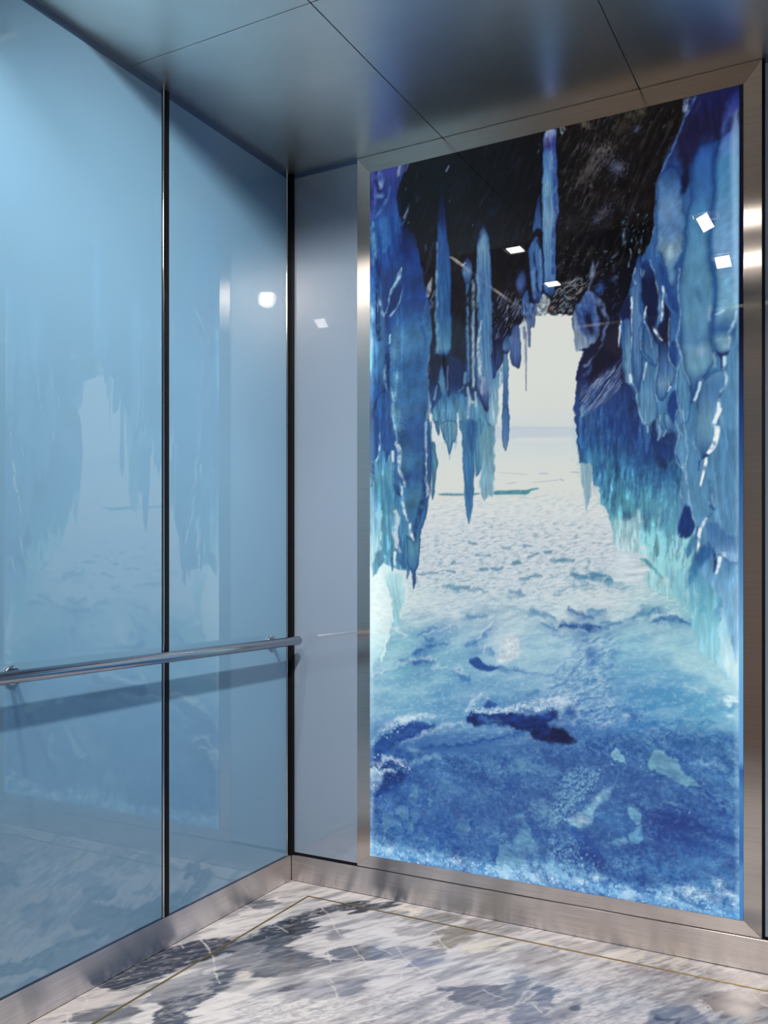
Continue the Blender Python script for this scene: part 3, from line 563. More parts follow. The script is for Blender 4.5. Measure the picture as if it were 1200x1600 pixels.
    ('grain',([(3.5,2096),(302,2043),(745,1959),(1229,1895),(1229,2421),(745,2445),(3.5,2426)],(25,60,130),0.61,0.2,13,11,0),{'alpha': 0.36,'soft': 25,'octv': 3}),
    ('poly',([(-1.7,2107),(42,2069),(87,2062),(131,2077),(162,2107),(131,2155),(81,2189),(42,2216),(-1.7,2256)],[(2066,35,80,150),(2133,18,45,110),(2201,25,65,135)]),{'soft': 9.6,'warp': 14,'tex': 0.15,'ts': (29,14)}),
    ('stroke',([(3.5,2135,24),(29,2110,22),(62,2075,22),(100,2077,19),(131,2091,14),(150,2106,7.1)],(215,232,240)),{'alpha': 0.95,'soft': 6.0,'warp': 22}),
    ('stroke',([(17,2128,34),(55,2127,24),(100,2117,7.2)],(210,228,238)),{'alpha': 0.9,'soft': 6.0,'warp': 22}),
    ('poly',([(-1.7,2130),(49,2119),(55,2147),(36,2189),(-1.7,2199)],[(2157,190,222,240)]),{'soft': 9.7,'alpha': 0.85,'warp': 19,'tex': 0.1,'ts': (29,15)}),
    ('blob',(8.7,2245,12,29,0,(190,220,240),0.8),{}),
    ('stroke',([(150,2103,9.5),(187,2074,19),(224,2059,16),(272,2046,6.9)],(160,200,220)),{'alpha': 0.8,'soft': 6.0,'warp': 22}),
    ('blob',(169,2036,38,12,5,(165,205,222),0.7,1,0.6),{}),
    ('stroke',([(169,2126,61),(230,2109,60),(260,2083,24)],(40,85,155)),{'alpha': 0.24499999999999997,'soft': 24,'warp': 16}),
    ('stroke',([(169,2106,24),(230,2089,23),(260,2075,9.2)],(40,85,155)),{'alpha': 0.7,'soft': 10,'warp': 22}),
    ('stroke',([(17,2280,13),(74,2199,13),(131,2165,12)],(30,75,145)),{'alpha': 0.21,'soft': 4.8,'warp': 16}),
    ('stroke',([(17,2276,4.9),(74,2195,4.8),(131,2161,4.7)],(30,75,145)),{'alpha': 0.6,'soft': 4.0,'warp': 22}),
    ('poly',([(46,2289),(74,2266),(97,2269),(100,2288),(128,2304),(122,2316),(87,2309),(68,2331),(55,2373),(46,2352),(55,2316)],[(2310,120,175,205)]),{'soft': 3.6,'alpha': 0.9,'warp': 26,'tex': 0.09,'ts': (29,14)}),
    ('poly',([(106,2259),(131,2233),(153,2236),(147,2265),(141,2280),(116,2277)],[(2258,115,170,198)]),{'soft': 3.6,'alpha': 0.9,'warp': 26,'tex': 0.09,'ts': (29,14)}),
    ('poly',([(156,2202),(181,2172),(190,2198),(187,2224),(212,2226),(181,2235),(159,2227)],[(2212,115,170,198)]),{'soft': 3.5,'alpha': 0.9,'warp': 26,'tex': 0.09,'ts': (28,14)}),
    ('poly',([(162,2252),(187,2237),(196,2269),(181,2288),(178,2311),(159,2310),(169,2279)],[(2278,115,170,198)]),{'soft': 3.5,'alpha': 0.7,'warp': 26,'tex': 0.09,'ts': (28,14)}),
    ('poly',([(260,2168),(290,2121),(326,2138),(373,2155),(326,2176),(290,2186),(266,2194)],[(2163,105,160,195)]),{'soft': 11,'alpha': 0.55,'warp': 25,'tex': 0.09,'ts': (27,14)}),
    ('poly',([(230,2196),(242,2195),(245,2216),(227,2221)],[(2207,115,170,198)]),{'soft': 3.5,'alpha': 0.7,'warp': 26,'tex': 0.09,'ts': (28,14)}),
    ('poly',([(296,2207),(314,2210),(314,2227),(299,2242)],[(2222,115,170,198)]),{'soft': 3.4,'alpha': 0.6,'warp': 25,'tex': 0.09,'ts': (27,14)}),
    ('poly',([(326,2290),(349,2244),(361,2231),(367,2258),(387,2255),(373,2284),(379,2305),(355,2319),(338,2310)],[(2277,115,170,195)]),{'soft': 3.4,'alpha': 0.9,'warp': 25,'tex': 0.09,'ts': (27,14)}),
    ('poly',([(193,2339),(230,2331),(236,2341),(206,2351)],[(2341,115,170,198)]),{'soft': 3.5,'alpha': 0.7,'warp': 26,'tex': 0.09,'ts': (28,14)}),
    ('poly',([(453,2291),(481,2285),(484,2295),(459,2301)],[(2293,115,170,198)]),{'soft': 3.3,'alpha': 0.6,'warp': 24,'tex': 0.09,'ts': (26,13)}),
    ('poly',([(493,2288),(515,2283),(512,2291)],[(2287,140,195,215)]),{'soft': 3.3,'alpha': 0.7,'warp': 24,'tex': 0.09,'ts': (26,13)}),
    ('poly',([(532,2220),(565,2205),(581,2224),(597,2263),(592,2285),(619,2291),(619,2322),(581,2349),(570,2382),(543,2376),(521,2416),(481,2422),(476,2386),(493,2320),(543,2292),(554,2259)],[(2313,115,172,200)]),{'soft': 5.4,'alpha': 0.9,'warp': 22,'tex': 0.12,'ts': (26,13)}),
    ('blob',(558,2244,8.6,13,0,(40,85,150),0.8),{}),
    ('blob',(532,2304,13,17,30,(45,95,160),0.7,1,0.8),{}),
    ('poly',([(597,2175),(635,2144),(656,2173),(683,2205),(683,2236),(651,2215),(619,2188)],[(2191,125,178,200)]),{'soft': 13,'alpha': 0.6,'warp': 21,'tex': 0.2,'ts': (25,13)}),
    ('grain',([(576,2162),(683,2149),(683,2251),(619,2229)],(140,190,205),0.54,0.22,13,11,40),{'alpha': 0.6,'soft': 13}),
    ('poly',([(498,2071),(521,2058),(576,2032),(630,2052),(683,2031),(683,2072),(603,2070),(537,2072)],[(2057,120,172,200)]),{'soft': 13,'alpha': 0.55,'warp': 21,'tex': 0.09,'ts': (26,13)}),
    ('poly',([(-49,1986),(745,1969),(1255,1893),(1255,2366),(745,2374),(-49,2365)],[(2157,14,48,112)]),{'soft': 46,'alpha': 0.24,'warp': 17,'tex': 0,'ts': (25,12)}),
    ('grain',([(-1.7,2370),(74,2381),(169,2384),(290,2377),(407,2397),(521,2379),(683,2354),(683,2428),(349,2428),(-1.7,2430)],(165,210,238),0.5,0.45,27,20,10),{'alpha': 0.8,'soft': 32,'octv': 5}),
    ('grain',([(662,2349),(769,2363),(873,2372),(954,2384),(1070,2350),(1164,2358),(1237,2360),(1237,2430),(924,2425),(662,2434)],(160,208,238),0.52,0.45,23,18,10),{'alpha': 0.8,'soft': 27,'octv': 5}),
    ('blob',(756,2395,18,12,10,(222,238,246),0.85,1,1.2),{}),
    ('blob',(811,2376,14,10,10,(222,238,246),0.85,1,1.2),{}),
    ('blob',(916,2410,20,14,10,(222,238,246),0.85,1,1.2),{}),
    ('blob',(906,2421,24,9.9,10,(222,238,246),0.85,1,1.2),{}),
    ('blob',(1091,2368,17,13,10,(222,238,246),0.85,1,1.2),{}),
    ('blob',(1149,2375,26,11,10,(222,238,246),0.85,1,1.2),{}),
    ('blob',(1176,2333,9.2,13,10,(222,238,246),0.85,1,1.2),{}),
    ('blob',(1203,2362,18,9.1,10,(222,238,246),0.85,1,1.2),{}),
    ('blob',(509,2412,26,17,10,(222,238,246),0.85,1,1.2),{}),
    ('blob',(608,2411,26,15,10,(222,238,246),0.85,1,1.2),{}),
    ('blob',(338,2397,23,14,10,(222,238,246),0.85,1,1.2),{}),
    ('blob',(81,2403,12,12,10,(222,238,246),0.85,1,1.2),{}),
    ('blob',(1030,2406,23,9.6,10,(222,238,246),0.85,1,1.2),{}),
    ('blob',(1153,2376,11,7.4,10,(60,110,170),0.7,1,0.6),{}),
    ('poly',([(721,2203),(748,2184),(801,2135),(842,2089),(863,2081),(842,2125),(806,2171),(796,2203),(774,2222),(727,2223)],[(2163,140,190,210)]),{'soft': 10,'alpha': 0.85,'warp': 20,'tex': 0.1,'ts': (24,12)}),
    ('blob',(762,2202,20,12,0,(205,222,228),0.85,1,0.6),{}),
    ('blob',(817,2126,18,10,-30,(165,208,220),0.7,1,0.6),{}),
    ('poly',([(727,2239),(764,2228),(801,2260),(822,2298),(842,2321),(822,2350),(780,2330),(753,2293)],[(2236,35,85,155),(2317,22,62,135)]),{'soft': 10,'warp': 14,'tex': 0.12,'ts': (24,12)}),
    ('blob',(861,2187,52,56,-20,(55,110,170),0.75,1.5,0.4),{}),
    ('grain',([(801,2161),(909,2127),(934,2225),(822,2262)],(35,85,150),0.6,0.1,14,12,0),{'alpha': 0.5}),
    ('poly',([(909,2147),(929,2142),(951,2167),(949,2188),(929,2193)],[(2168,110,168,195)]),{'soft': 2.9,'alpha': 0.9,'warp': 22,'tex': 0.09,'ts': (23,12)}),
    ('poly',([(919,2217),(949,2198),(954,2223),(939,2250),(914,2249)],[(2227,105,165,198)]),{'soft': 5.9,'alpha': 0.8,'warp': 20,'tex': 0.09,'ts': (24,12)}),
    ('poly',([(858,2257),(883,2238),(909,2244),(904,2263),(873,2270)],[(2254,115,172,200)]),{'soft': 6.0,'alpha': 0.8,'warp': 20,'tex': 0.09,'ts': (24,12)}),
    ('grain',([(716,2046),(822,2029),(796,2089),(694,2217),(662,2243),(662,2189)],(130,182,205),0.52,0.25,12,10,-35),{'alpha': 0.6,'soft': 12}),
    ('grain',([(662,2264),(743,2252),(759,2323),(842,2352),(822,2381),(662,2391)],(120,178,210),0.53,0.25,14,12,30),{'alpha': 0.6,'soft': 12}),
    ('grain',([(863,2302),(944,2290),(954,2344),(888,2354)],(105,160,200),0.52,0.25,16,14,0),{'alpha': 0.6,'soft': 12}),
    ('poly',([(973,2003),(983,1972),(1013,1964),(1056,1985),(1066,2013),(1108,2038),(1118,2052),(1085,2061),(1042,2046),(1013,2029),(973,2023)],[(2017,118,172,190)]),{'soft': 3.8,'alpha': 0.9,'warp': 19,'tex': 0.05,'ts': (23,11)}),
    ('poly',([(863,1979),(873,1970),(888,1986),(909,2010),(888,2012),(865,1994)],[(1992,125,175,195)]),{'soft': 3.0,'alpha': 0.9,'warp': 22,'tex': 0.09,'ts': (24,12)}),
    ('poly',([(1027,2112),(1051,2104),(1070,2124),(1104,2132),(1061,2128)],[(2120,125,178,200)]),{'soft': 2.8,'alpha': 0.8,'warp': 21,'tex': 0.09,'ts': (23,11)}),
    ('stroke',([(1094,1981,5.6),(1127,1985,13),(1164,1983,11),(1192,1995,3.7)],(165,212,225)),{'alpha': 0.9,'soft': 6.0,'warp': 22}),
    ('stroke',([(1070,1979,59),(1118,1999,58),(1164,2023,29)],(60,110,175)),{'alpha': 0.21,'soft': 29,'warp': 16}),
    ('stroke',([(1070,1958,23),(1118,1978,22),(1164,2013,11)],(60,110,175)),{'alpha': 0.6,'soft': 12,'warp': 22}),
    ('stroke',([(983,2133,15),(1051,2137,30),(1118,2144,9.7)],(25,60,135)),{'alpha': 0.21,'soft': 14,'warp': 16}),
    ('stroke',([(983,2128,5.8),(1051,2127,11),(1118,2140,3.7)],(25,60,135)),{'alpha': 0.6,'soft': 6.0,'warp': 22}),
    ('stroke',([(1003,2156,15),(1051,2174,30),(1118,2183,9.7)],(25,60,135)),{'alpha': 0.21,'soft': 14,'warp': 16}),
    ('stroke',([(1003,2150,5.8),(1051,2164,11),(1118,2180,3.7)],(25,60,135)),{'alpha': 0.6,'soft': 6.0,'warp': 22}),
    ('stroke',([(1085,2076,15),(1141,2079,29),(1169,2084,9.6)],(25,60,135)),{'alpha': 0.21,'soft': 14,'warp': 16}),
    ('stroke',([(1085,2071,5.6),(1141,2069,11),(1169,2080,3.7)],(25,60,135)),{'alpha': 0.6,'soft': 6.0,'warp': 22}),
    ('stroke',([(1118,2092,15),(1187,2132,29),(1224,2135,9.4)],(25,60,135)),{'alpha': 0.21,'soft': 14,'warp': 16}),
    ('stroke',([(1118,2086,5.6),(1187,2122,11),(1224,2131,3.6)],(25,60,135)),{'alpha': 0.6,'soft': 6.0,'warp': 22}),
    ('stroke',([(1085,2100,15),(1132,2124,29),(1192,2129,9.5)],(25,60,135)),{'alpha': 0.21,'soft': 14,'warp': 16}),
    ('stroke',([(1085,2095,5.6),(1132,2114,11),(1192,2126,3.7)],(25,60,135)),{'alpha': 0.6,'soft': 6.0,'warp': 22}),
    ('stroke',([(1118,2175,15),(1173,2202,29),(1219,2208,9.4)],(25,60,135)),{'alpha': 0.21,'soft': 14,'warp': 16}),
    ('stroke',([(1118,2170,5.6),(1173,2192,11),(1219,2204,3.6)],(25,60,135)),{'alpha': 0.6,'soft': 6.0,'warp': 22}),
    ('blob',(1049,2175,68,38,20,(18,48,120),0.75,1,0.6),{}),
    ('blob',(1002,2236,31,35,0,(25,55,130),0.6,1,0.6),{}),
    ('blob',(1167,2184,29,26,20,(30,75,145),0.6,1,0.7),{}),
    ('blob',(954,2350,16,47,5,(25,70,140),0.7,1,0.5),{}),
    ('stroke',([(1118,2052,2.8),(1192,2077,4.6),(1228,2083,1.8)],(120,180,215)),{'alpha': 0.6,'soft': 4.0,'warp': 22}),
    ('stroke',([(1132,2036,2.8),(1192,2058,4.6),(1224,2078,1.8)],(120,180,215)),{'alpha': 0.6,'soft': 4.0,'warp': 22}),
    ('stroke',([(1070,2067,2.8),(1118,2077,4.7),(1210,2119,1.8)],(120,180,215)),{'alpha': 0.6,'soft': 4.0,'warp': 22}),
    ('blob',(1155,2287,17,17,0,(105,165,205),0.7,1,0.8),{}),
    ('blob',(1099,2289,41,23,0,(80,145,195),0.5,1,0.8),{}),
    ('blob',(1160,2332,9.2,13,-20,(150,200,225),0.8,1,0.5),{}),
    ('grain',([(954,2263),(1118,2239),(1146,2342),(983,2369)],(75,135,190),0.55,0.3,30,23,60),{'alpha': 0.5,'soft': 30,'octv': 5}),
    ('flecks',([(302,2043),(1203,1954),(1203,2329),(442,2349)],(20,45,100),110,5.0,4.0,0,90,0.7,9),{}),
    ('flecks',([(55,2113),(1203,1954),(1203,2366),(55,2384)],(170,210,230),160,5.2,4.2,0,90,0.7,10),{}),
    ('poly',([(-1.7,-20),(302,-21),(683,-13),(1131,-12),(1058,142),(1002,305),(968,454),(925,546),(890,600),(906,720),(867,755),(837,672),(806,568),(776,564),(756,581),(735,607),(714,598),(683,596),(662,589),(630,589),(615,583),(589,594),(558,613),(532,635),(509,674),(492,714),(478,766),(469,818),(460,891),(424,856),(384,842),(338,823),(302,867),(269,865),(249,907),(240,862),(230,773),(235,642),(206,440),(156,276),(106,178),(29,141)],[(-134,7,7,8),(179,6,7,11),(430,8,8,14),(555,14,15,28),(681,12,22,58),(806,26,62,120),(910,75,125,175)]),{'soft': 4.3,'warp': 8.6,'tex': 0.25,'ts': (11,64)}),
    ('grain',([(29,-6.3),(683,-2.3),(640,194),(576,557),(487,671),(465,711),(302,693),(181,414),(106,156)],(24,34,66),0.6,0.35,112,9.0,-64),{'alpha': 0.45,'soft': 22}),
    ('grain',([(29,-6.3),(683,-2.3),(640,194),(576,557),(487,671),(465,711),(302,693),(181,414),(106,156)],(2,2,4),0.5,0.4,134,13,-64),{'alpha': 0.7,'soft': 22}),
    ('flecks',([(29,-6.3),(683,-2.3),(640,194),(576,557),(487,671),(465,711),(302,693),(181,414),(106,156)],(60,80,125),55,36,4.0,-62,8,0.55,3),{}),
    ('flecks',([(29,-6.3),(683,-2.3),(640,194),(576,557),(487,671),(465,711),(302,693),(181,414),(106,156)],(120,150,185),40,11,4.5,-62,10,0.7,4),{}),
    ('grain',([(693,10),(1067,20),(992,264),(964,454),(906,543),(827,531),(683,551),(695,266)],(62,57,55),0.58,0.3,60,12,-62),{'alpha': 0.55,'soft': 20,'octv': 5}),
    ('grain',([(687,178),(774,1.2),(879,-8.8),(879,147),(781,267),(731,293)],(105,100,108),0.6,0.25,41,10,-58),{'alpha': 0.6,'soft': 41,'octv': 5}),
    ('grain',([(693,10),(1067,20),(992,264),(964,454),(906,543),(827,531),(683,551),(695,266)],(2,2,2),0.5,0.4,88,24,-62),{'alpha': 0.75,'soft': 20}),
    ('blob',(796,149,33,18,-50,(120,115,118),0.55,1,1.6),{}),
    ('blob',(831,102,18,24,-50,(130,126,130),0.55,1,1.6),{}),
    ('blob',(770,175,25,21,-50,(80,75,75),0.55,1,1.6),{}),
    ('blob',(870,164,20,24,-50,(80,85,125),0.55,1,1.6),{}),
    ('blob',(837,293,24,18,-50,(95,95,125),0.55,1,1.6),{}),
    ('blob',(811,318,16,12,-50,(110,115,160),0.55,1,1.6),{}),
    ('blob',(935,62,12,9.9,-50,(110,120,180),0.55,1,1.6),{}),
    ('blob',(886,45,28,24,-50,(70,62,55),0.55,1,1.6),{}),
    ('blob',(950,11,16,12,-50,(120,120,100),0.55,1,1.6),{}),
    ('blob',(914,16,14,14,-50,(95,90,75),0.55,1,1.6),{}),
    ('blob',(776,9.2,10,19,-50,(140,135,120),0.55,1,1.6),{}),
    ('blob',(882,167,14,20,-50,(120,130,170),0.55,1,1.6),{}),
    ('blob',(725,313,21,37,-50,(38,48,60),0.55,1,1.6),{}),
    ('flecks',([(693,10),(1067,20),(992,264),(964,454),(906,543),(827,531),(683,551),(695,266)],(135,130,125),110,12,4.0,-58,18,0.6,6),{}),
    ('flecks',([(687,395),(869,425),(852,562),(781,520),(709,491)],(120,135,160),60,12,5.1,-40,40,0.7,7),{}),
    ('flecks',([(894,311),(969,325),(969,441),(894,428)],(110,150,185),26,14,5.9,-60,40,0.8,8),{}),
    ('stroke',([(1028,92,3.9),(979,183,5.8),(945,252,4.9),(918,308,5.9),(898,374,4.0)],(45,48,60)),{'alpha': 0.9,'soft': 3.2,'warp': 6.0}),
    ('stroke',([(898,374,5.9),(896,394,5.9),(901,409,5.9)],(120,150,185)),{'alpha': 0.8,'soft': 6.0,'warp': 10}),
    ('stroke',([(700,-0.2,13),(703,9.6,17),(702,18,10)],(190,215,225)),{'alpha': 0.9,'warp': 0.0}),
    ('poly',([(1071,6.3),(1093,1.9),(1107,3.8),(1096,28),(1083,48),(1074,36)],[(21,95,110,150)]),{'soft': 5.7,'alpha': 0.85,'warp': 11,'tex': 0.5,'ts': (7.6,23)}),
    ('stroke',([(1085,25,11),(1082,41,13),(1075,63,3.8)],(165,185,215)),{'alpha': 0.85,'soft': 4.0,'warp': 6.0}),
    ('poly',([(665,557),(687,517),(709,502),(763,492),(785,520),(763,549),(745,568),(734,605),(716,596),(705,601),(687,595),(676,598),(661,588)],[(561,22,24,30)]),{'soft': 4.1,'warp': 8.3,'tex': 0.4,'ts': (10,10)}),
    ('grain',([(665,557),(687,509),(763,485),(785,520),(745,568),(734,605),(661,592)],(125,132,140),0.58,0.1,19,8.3,-35),{'alpha': 0.8,'soft': 10,'octv': 4}),
    ('stroke',([(702,497,4.2),(731,498,8.3),(763,491,4.1)],(130,140,155)),{'alpha': 0.85,'soft': 3.0,'warp': 6.0}),
    ('stroke',([(691,531,4.2),(716,510,8.3),(752,512,4.1)],(115,120,125)),{'alpha': 0.85,'soft': 3.0,'warp': 6.0}),
    ('stroke',([(724,547,4.1),(745,539,8.2),(767,521,4.1)],(140,120,105)),{'alpha': 0.85,'soft': 3.0,'warp': 6.0}),
    ('stroke',([(709,538,4.1),(724,550,8.3)],(110,160,200)),{'alpha': 0.85,'soft': 3.0,'warp': 6.0}),
    ('stroke',([(672,536,4.2),(687,520,8.3)],(100,110,125)),{'alpha': 0.85,'soft': 3.0,'warp': 6.0}),
    ('stroke',([(687,588,4.2),(705,576,8.3),(731,573,4.1)],(95,120,135)),{'alpha': 0.85,'soft': 3.0,'warp': 6.0}),
    ('blob',(664,573,5.2,8.4,0,(170,85,40),0.8),{}),
    ('blob',(727,549,4.1,4.1,0,(170,110,60),0.7),{}),
    ('blob',(776,526,4.1,5.1,0,(170,120,70),0.7),{}),
    ('poly',([(624,536),(635,523),(642,523),(661,545),(657,563),(650,591),(631,592),(612,586),(612,556)],[(557,158,170,178)]),{'soft': 4.2,'alpha': 0.95,'warp': 6.3,'tex': 0.25,'ts': (13,13)}),
    ('flecks',([(616,543),(657,548),(650,594),(616,590)],(95,110,120),26,11,4.2,10,60,0.7,11),{}),
    ('poly',([(739,579),(756,549),(796,507),(847,494),(945,450),(1131,481),(1232,572),(1232,1588),(1194,1730),(1181,1693),(1149,1657),(1104,1592),(1089,1535),(1049,1465),(1006,1421),(960,1368),(925,1356),(902,1324),(870,1336),(857,1262),(841,1222),(827,1203),(821,1155),(798,1134),(796,1083),(770,1076),(758,1071),(751,1006),(743,945),(739,888),(749,844),(747,803),(758,754),(770,725),(756,713),(743,661),(735,619)],[(522,12,12,22),(680,22,24,48),(799,22,30,78),(878,35,70,135),(957,30,72,140),(1036,38,98,158),(1115,58,135,178),(1194,82,162,190),(1273,112,185,200),(1352,140,200,208),(1431,140,202,212),(1530,130,195,212),(1727,165,215,232)]),{'soft': 3.5,'warp': 9.8,'tex': 0.1,'ts': (9.8,108)}),
    ('grain',([(756,905),(1058,969),(1095,1239),(945,1293),(827,1191),(762,1057)],(18,45,110),0.56,0.4,18,98,4),{'alpha': 0.5,'soft': 24}),
    ('grain',([(756,905),(1058,969),(1095,1354),(945,1352),(827,1211),(762,1057)],(95,165,200),0.6,0.3,9.8,67,4),{'alpha': 0.4,'soft': 24}),
    ('grain',([(916,721),(1058,777),(1067,1085),(964,1098),(896,917)],(14,18,50),0.52,0.4,31,96,4),{'alpha': 0.6,'soft': 27}),
    ('drips',([(756,905),(1058,930),(1086,1239),(1058,1353),(945,1333),(837,1191),(766,1058)],260,14,90,0.2,21),{}),
    ('drips',([(916,721),(1058,777),(1067,1027),(954,1020)],60,13,115,0.28,27),{}),
    ('drips',([(756,1027),(1058,1084),(1086,1430),(964,1352),(837,1211)],120,21,117,0.16,22),{}),
    ('blob',(1011,1023,50,50,0,(22,50,115),0.75,1,0.8),{}),
    ('blob',(968,1020,27,77,0,(30,60,125),0.6,1,0.8),{}),
    ('blob',(916,968,43,59,0,(32,70,140),0.6,1,0.8),{}),
    ('blob',(945,1078,39,35,0,(28,75,145),0.7,1,0.8),{}),
    ('blob',(1021,1130,38,31,0,(40,95,160),0.7,1,0.8),{}),
    ('blob',(867,964,36,44,0,(25,60,130),0.6,1,0.8),{}),
    ('blob',(796,949,20,36,0,(60,120,175),0.5,1,0.8),{}),
    ('blob',(806,1060,32,28,0,(55,130,170),0.6,1,0.8),{}),
    ('blob',(973,1216,39,42,0,(90,165,195),0.5,1,0.8),{}),
    ('blob',(1040,1266,34,57,0,(85,155,195),0.7,1,0.8),{}),
    ('blob',(1030,1179,27,27,0,(75,140,190),0.6,1,0.8),{}),
    ('blob',(916,1214,27,31,0,(85,165,185),0.5,1,0.8),{}),
    ('poly',([(763,1079),(792,1088),(795,1120),(792,1176),(781,1225),(778,1228),(772,1175),(763,1132)],[(1153,140,178,198)]),{'soft': 4.1,'warp': 6.1,'tex': 0.05,'alpha': 0.95}),
    ('poly',([(867,1248),(887,1256),(918,1250),(935,1223),(949,1240),(952,1285),(945,1339),(918,1363),(887,1353),(867,1325)],[(1234,150,195,205),(1332,175,205,212)]),{'soft': 9.8,'warp': 16,'tex': 0.1,'ts': (12,59),'alpha': 0.85}),
    ('poly',([(867,1359),(911,1367),(942,1381),(979,1401),(1009,1435),(1028,1450),(867,1451)],[(1406,192,206,213)]),{'soft': 7.8,'warp': 16,'tex': 0.06,'ts': (58,12)}),
    ('poly',([(945,1377),(969,1384),(999,1418),(1012,1439),(985,1415)],[(1407,90,175,190)]),{'soft': 5.8,'warp': 7.7}),
    ('poly',([(983,1411),(1022,1451),(1044,1495),(1051,1505),(993,1476),(954,1441)],[(1463,150,205,212)]),{'soft': 7.6,'alpha': 0.8,'warp': 9.6}),
    ('stroke',([(945,1357,9.7),(959,1340,14),(962,1370,9.7)],(200,220,222)),{'alpha': 0.8,'soft': 4.0,'warp': 8.0}),
    ('poly',([(1022,1411),(1089,1411),(1094,1470),(1080,1530),(1061,1510),(1037,1466)],[(1466,135,195,212)]),{'soft': 7.5,'alpha': 0.9,'warp': 11,'tex': 0.06,'ts': (11,75)}),
    ('poly',([(1089,1421),(1108,1411),(1164,1411),(1192,1449),(1178,1527),(1173,1615),(1183,1692),(1136,1660),(1104,1618),(1094,1559)],[(1411,95,165,200),(1543,125,195,214),(1676,150,205,220)]),{'soft': 7.4,'warp': 11,'tex': 0.08,'ts': (15,111),'alpha': 0.95}),
    ('stroke',([(1085,1470,5.6),(1082,1529,5.6)],(170,215,222)),{'alpha': 0.7,'soft': 6.0,'warp': 22}),
    ('stroke',([(1104,1460,5.6),(1108,1519,5.6),(1094,1559,5.6)],(165,212,222)),{'alpha': 0.7,'soft': 6.0,'warp': 22}),
    ('stroke',([(1150,1440,4.6),(1164,1479,4.6),(1160,1538,4.6)],(160,210,228)),{'alpha': 0.7,'soft': 6.0,'warp': 22}),
    ('stroke',([(1118,1426,11),(1132,1484,11),(1127,1538,11)],(85,155,195)),{'alpha': 0.7,'soft': 6.0,'warp': 22}),
    ('stroke',([(1164,1425,7.3),(1169,1498,7.3),(1171,1566,7.3)],(110,175,210)),{'alpha': 0.7,'soft': 6.0,'warp': 22}),
    ('stroke',([(1099,1419,24),(1094,1449,24)],(60,125,180)),{'alpha': 0.24499999999999997,'soft': 12,'warp': 16}),
    ('stroke',([(1099,1411,9.3),(1094,1440,9.3)],(60,125,180)),{'alpha': 0.7,'soft': 6.0,'warp': 22}),
    ('poly',([(1219,1430),(1239,1420),(1239,1776),(1224,1748),(1187,1697),(1176,1630),(1178,1537),(1192,1493)],[(1429,110,170,215),(1542,150,205,228),(1691,200,232,238),(1757,190,228,238)]),{'soft': 3.6,'warp': 7.3,'tex': 0.05,'ts': (18,73)}),
    ('stroke',([(1221,1430,3.6),(1192,1493,5.5),(1178,1542,5.5),(1174,1630,5.5),(1185,1697,5.5),(1228,1755,5.4)],(185,225,238)),{'alpha': 0.8,'soft': 4.0,'warp': 22}),
    ('stroke',([(1214,1448,24),(1187,1497,24),(1174,1542,14)],(55,115,175)),{'alpha': 0.21,'soft': 12,'warp': 16}),
    ('stroke',([(1214,1440,9.0),(1187,1488,9.1),(1174,1537,5.5)],(55,115,175)),{'alpha': 0.6,'soft': 6.0,'warp': 22}),
    ('poly',([(756,817),(781,823),(886,757),(886,837),(852,875),(795,916),(767,924),(763,875)],[(749,22,26,58),(830,40,66,125),(910,70,110,165)]),{'soft': 8.1,'warp': 12,'tex': 0.2,'alpha': 0.9}),
    ('stroke',([(770,879,15),(795,842,22),(831,814,18),(869,787,8.9)],(125,150,192)),{'alpha': 0.85,'soft': 4.0,'warp': 10}),
    ('stroke',([(788,908,9.1),(824,876,25),(852,837,18),(883,805,8.9)],(115,140,185)),{'alpha': 0.85,'soft': 4.0,'warp': 10}),
    ('stroke',([(817,900,7.2),(852,865,18),(883,830,14)],(80,110,165)),{'alpha': 0.85,'soft': 4.0,'warp': 10}),
    ('stroke',([(781,858,5.5),(817,830,9.1),(848,802,7.2)],(60,90,150)),{'alpha': 0.85,'soft': 4.0,'warp': 10}),
    ('stroke',([(767,896,7.3),(763,924,11)],(140,180,205)),{'alpha': 0.85,'soft': 4.0,'warp': 10}),
    ('stroke',([(774,770,5.5),(788,757,7.3),(817,732,5.4),(838,692,3.6)],(150,170,205)),{'alpha': 0.85,'soft': 4.0,'warp': 10}),
    ('stroke',([(774,801,9.2),(792,778,16),(802,744,7.3)],(70,110,170)),{'alpha': 0.85,'soft': 4.0,'warp': 10}),
    ('grain',([(767,825),(886,761),(886,854),(799,913),(767,917)],(18,26,66),0.56,0.3,80,8.0,-48),{'alpha': 0.5,'soft': 12}),
    ('grain',([(767,825),(886,761),(886,854),(799,913),(767,917)],(150,170,205),0.62,0.25,72,6.0,-48),{'alpha': 0.5,'soft': 12}),
    ('poly',([(802,737),(834,720),(869,741),(883,753),(838,790),(802,815),(788,827),(792,778)],[(770,15,16,40)]),{'soft': 12,'warp': 12,'alpha': 0.9}),
    ('poly',([(834,702),(879,656),(886,733),(883,753),(845,728)],[(715,34,32,52)]),{'soft': 12,'warp': 12,'alpha': 0.8}),
    ('poly',([(736,606),(756,569),(774,543),(792,532),(810,577),(813,619),(817,662),(810,696),(795,701),(785,711),(767,716),(749,719),(743,695),(742,667)],[(564,70,100,160),(605,45,75,140),(665,70,100,155),(715,130,155,185)]),{'soft': 4.1,'warp': 8.1,'tex': 0.18,'ts': (14,45)}),
    ('poly',([(736,609),(742,596),(752,633),(763,662),(781,682),(785,707),(767,714),(749,719),(742,681)],[(667,138,160,188)]),{'soft': 6.1,'warp': 6.1,'tex': 0.1,'alpha': 0.9}),
    ('poly',([(778,600),(792,616),(802,653),(799,681),(781,650),(774,621)],[(637,18,22,55)]),{'soft': 8.1,'warp': 8.1,'alpha': 0.9}),
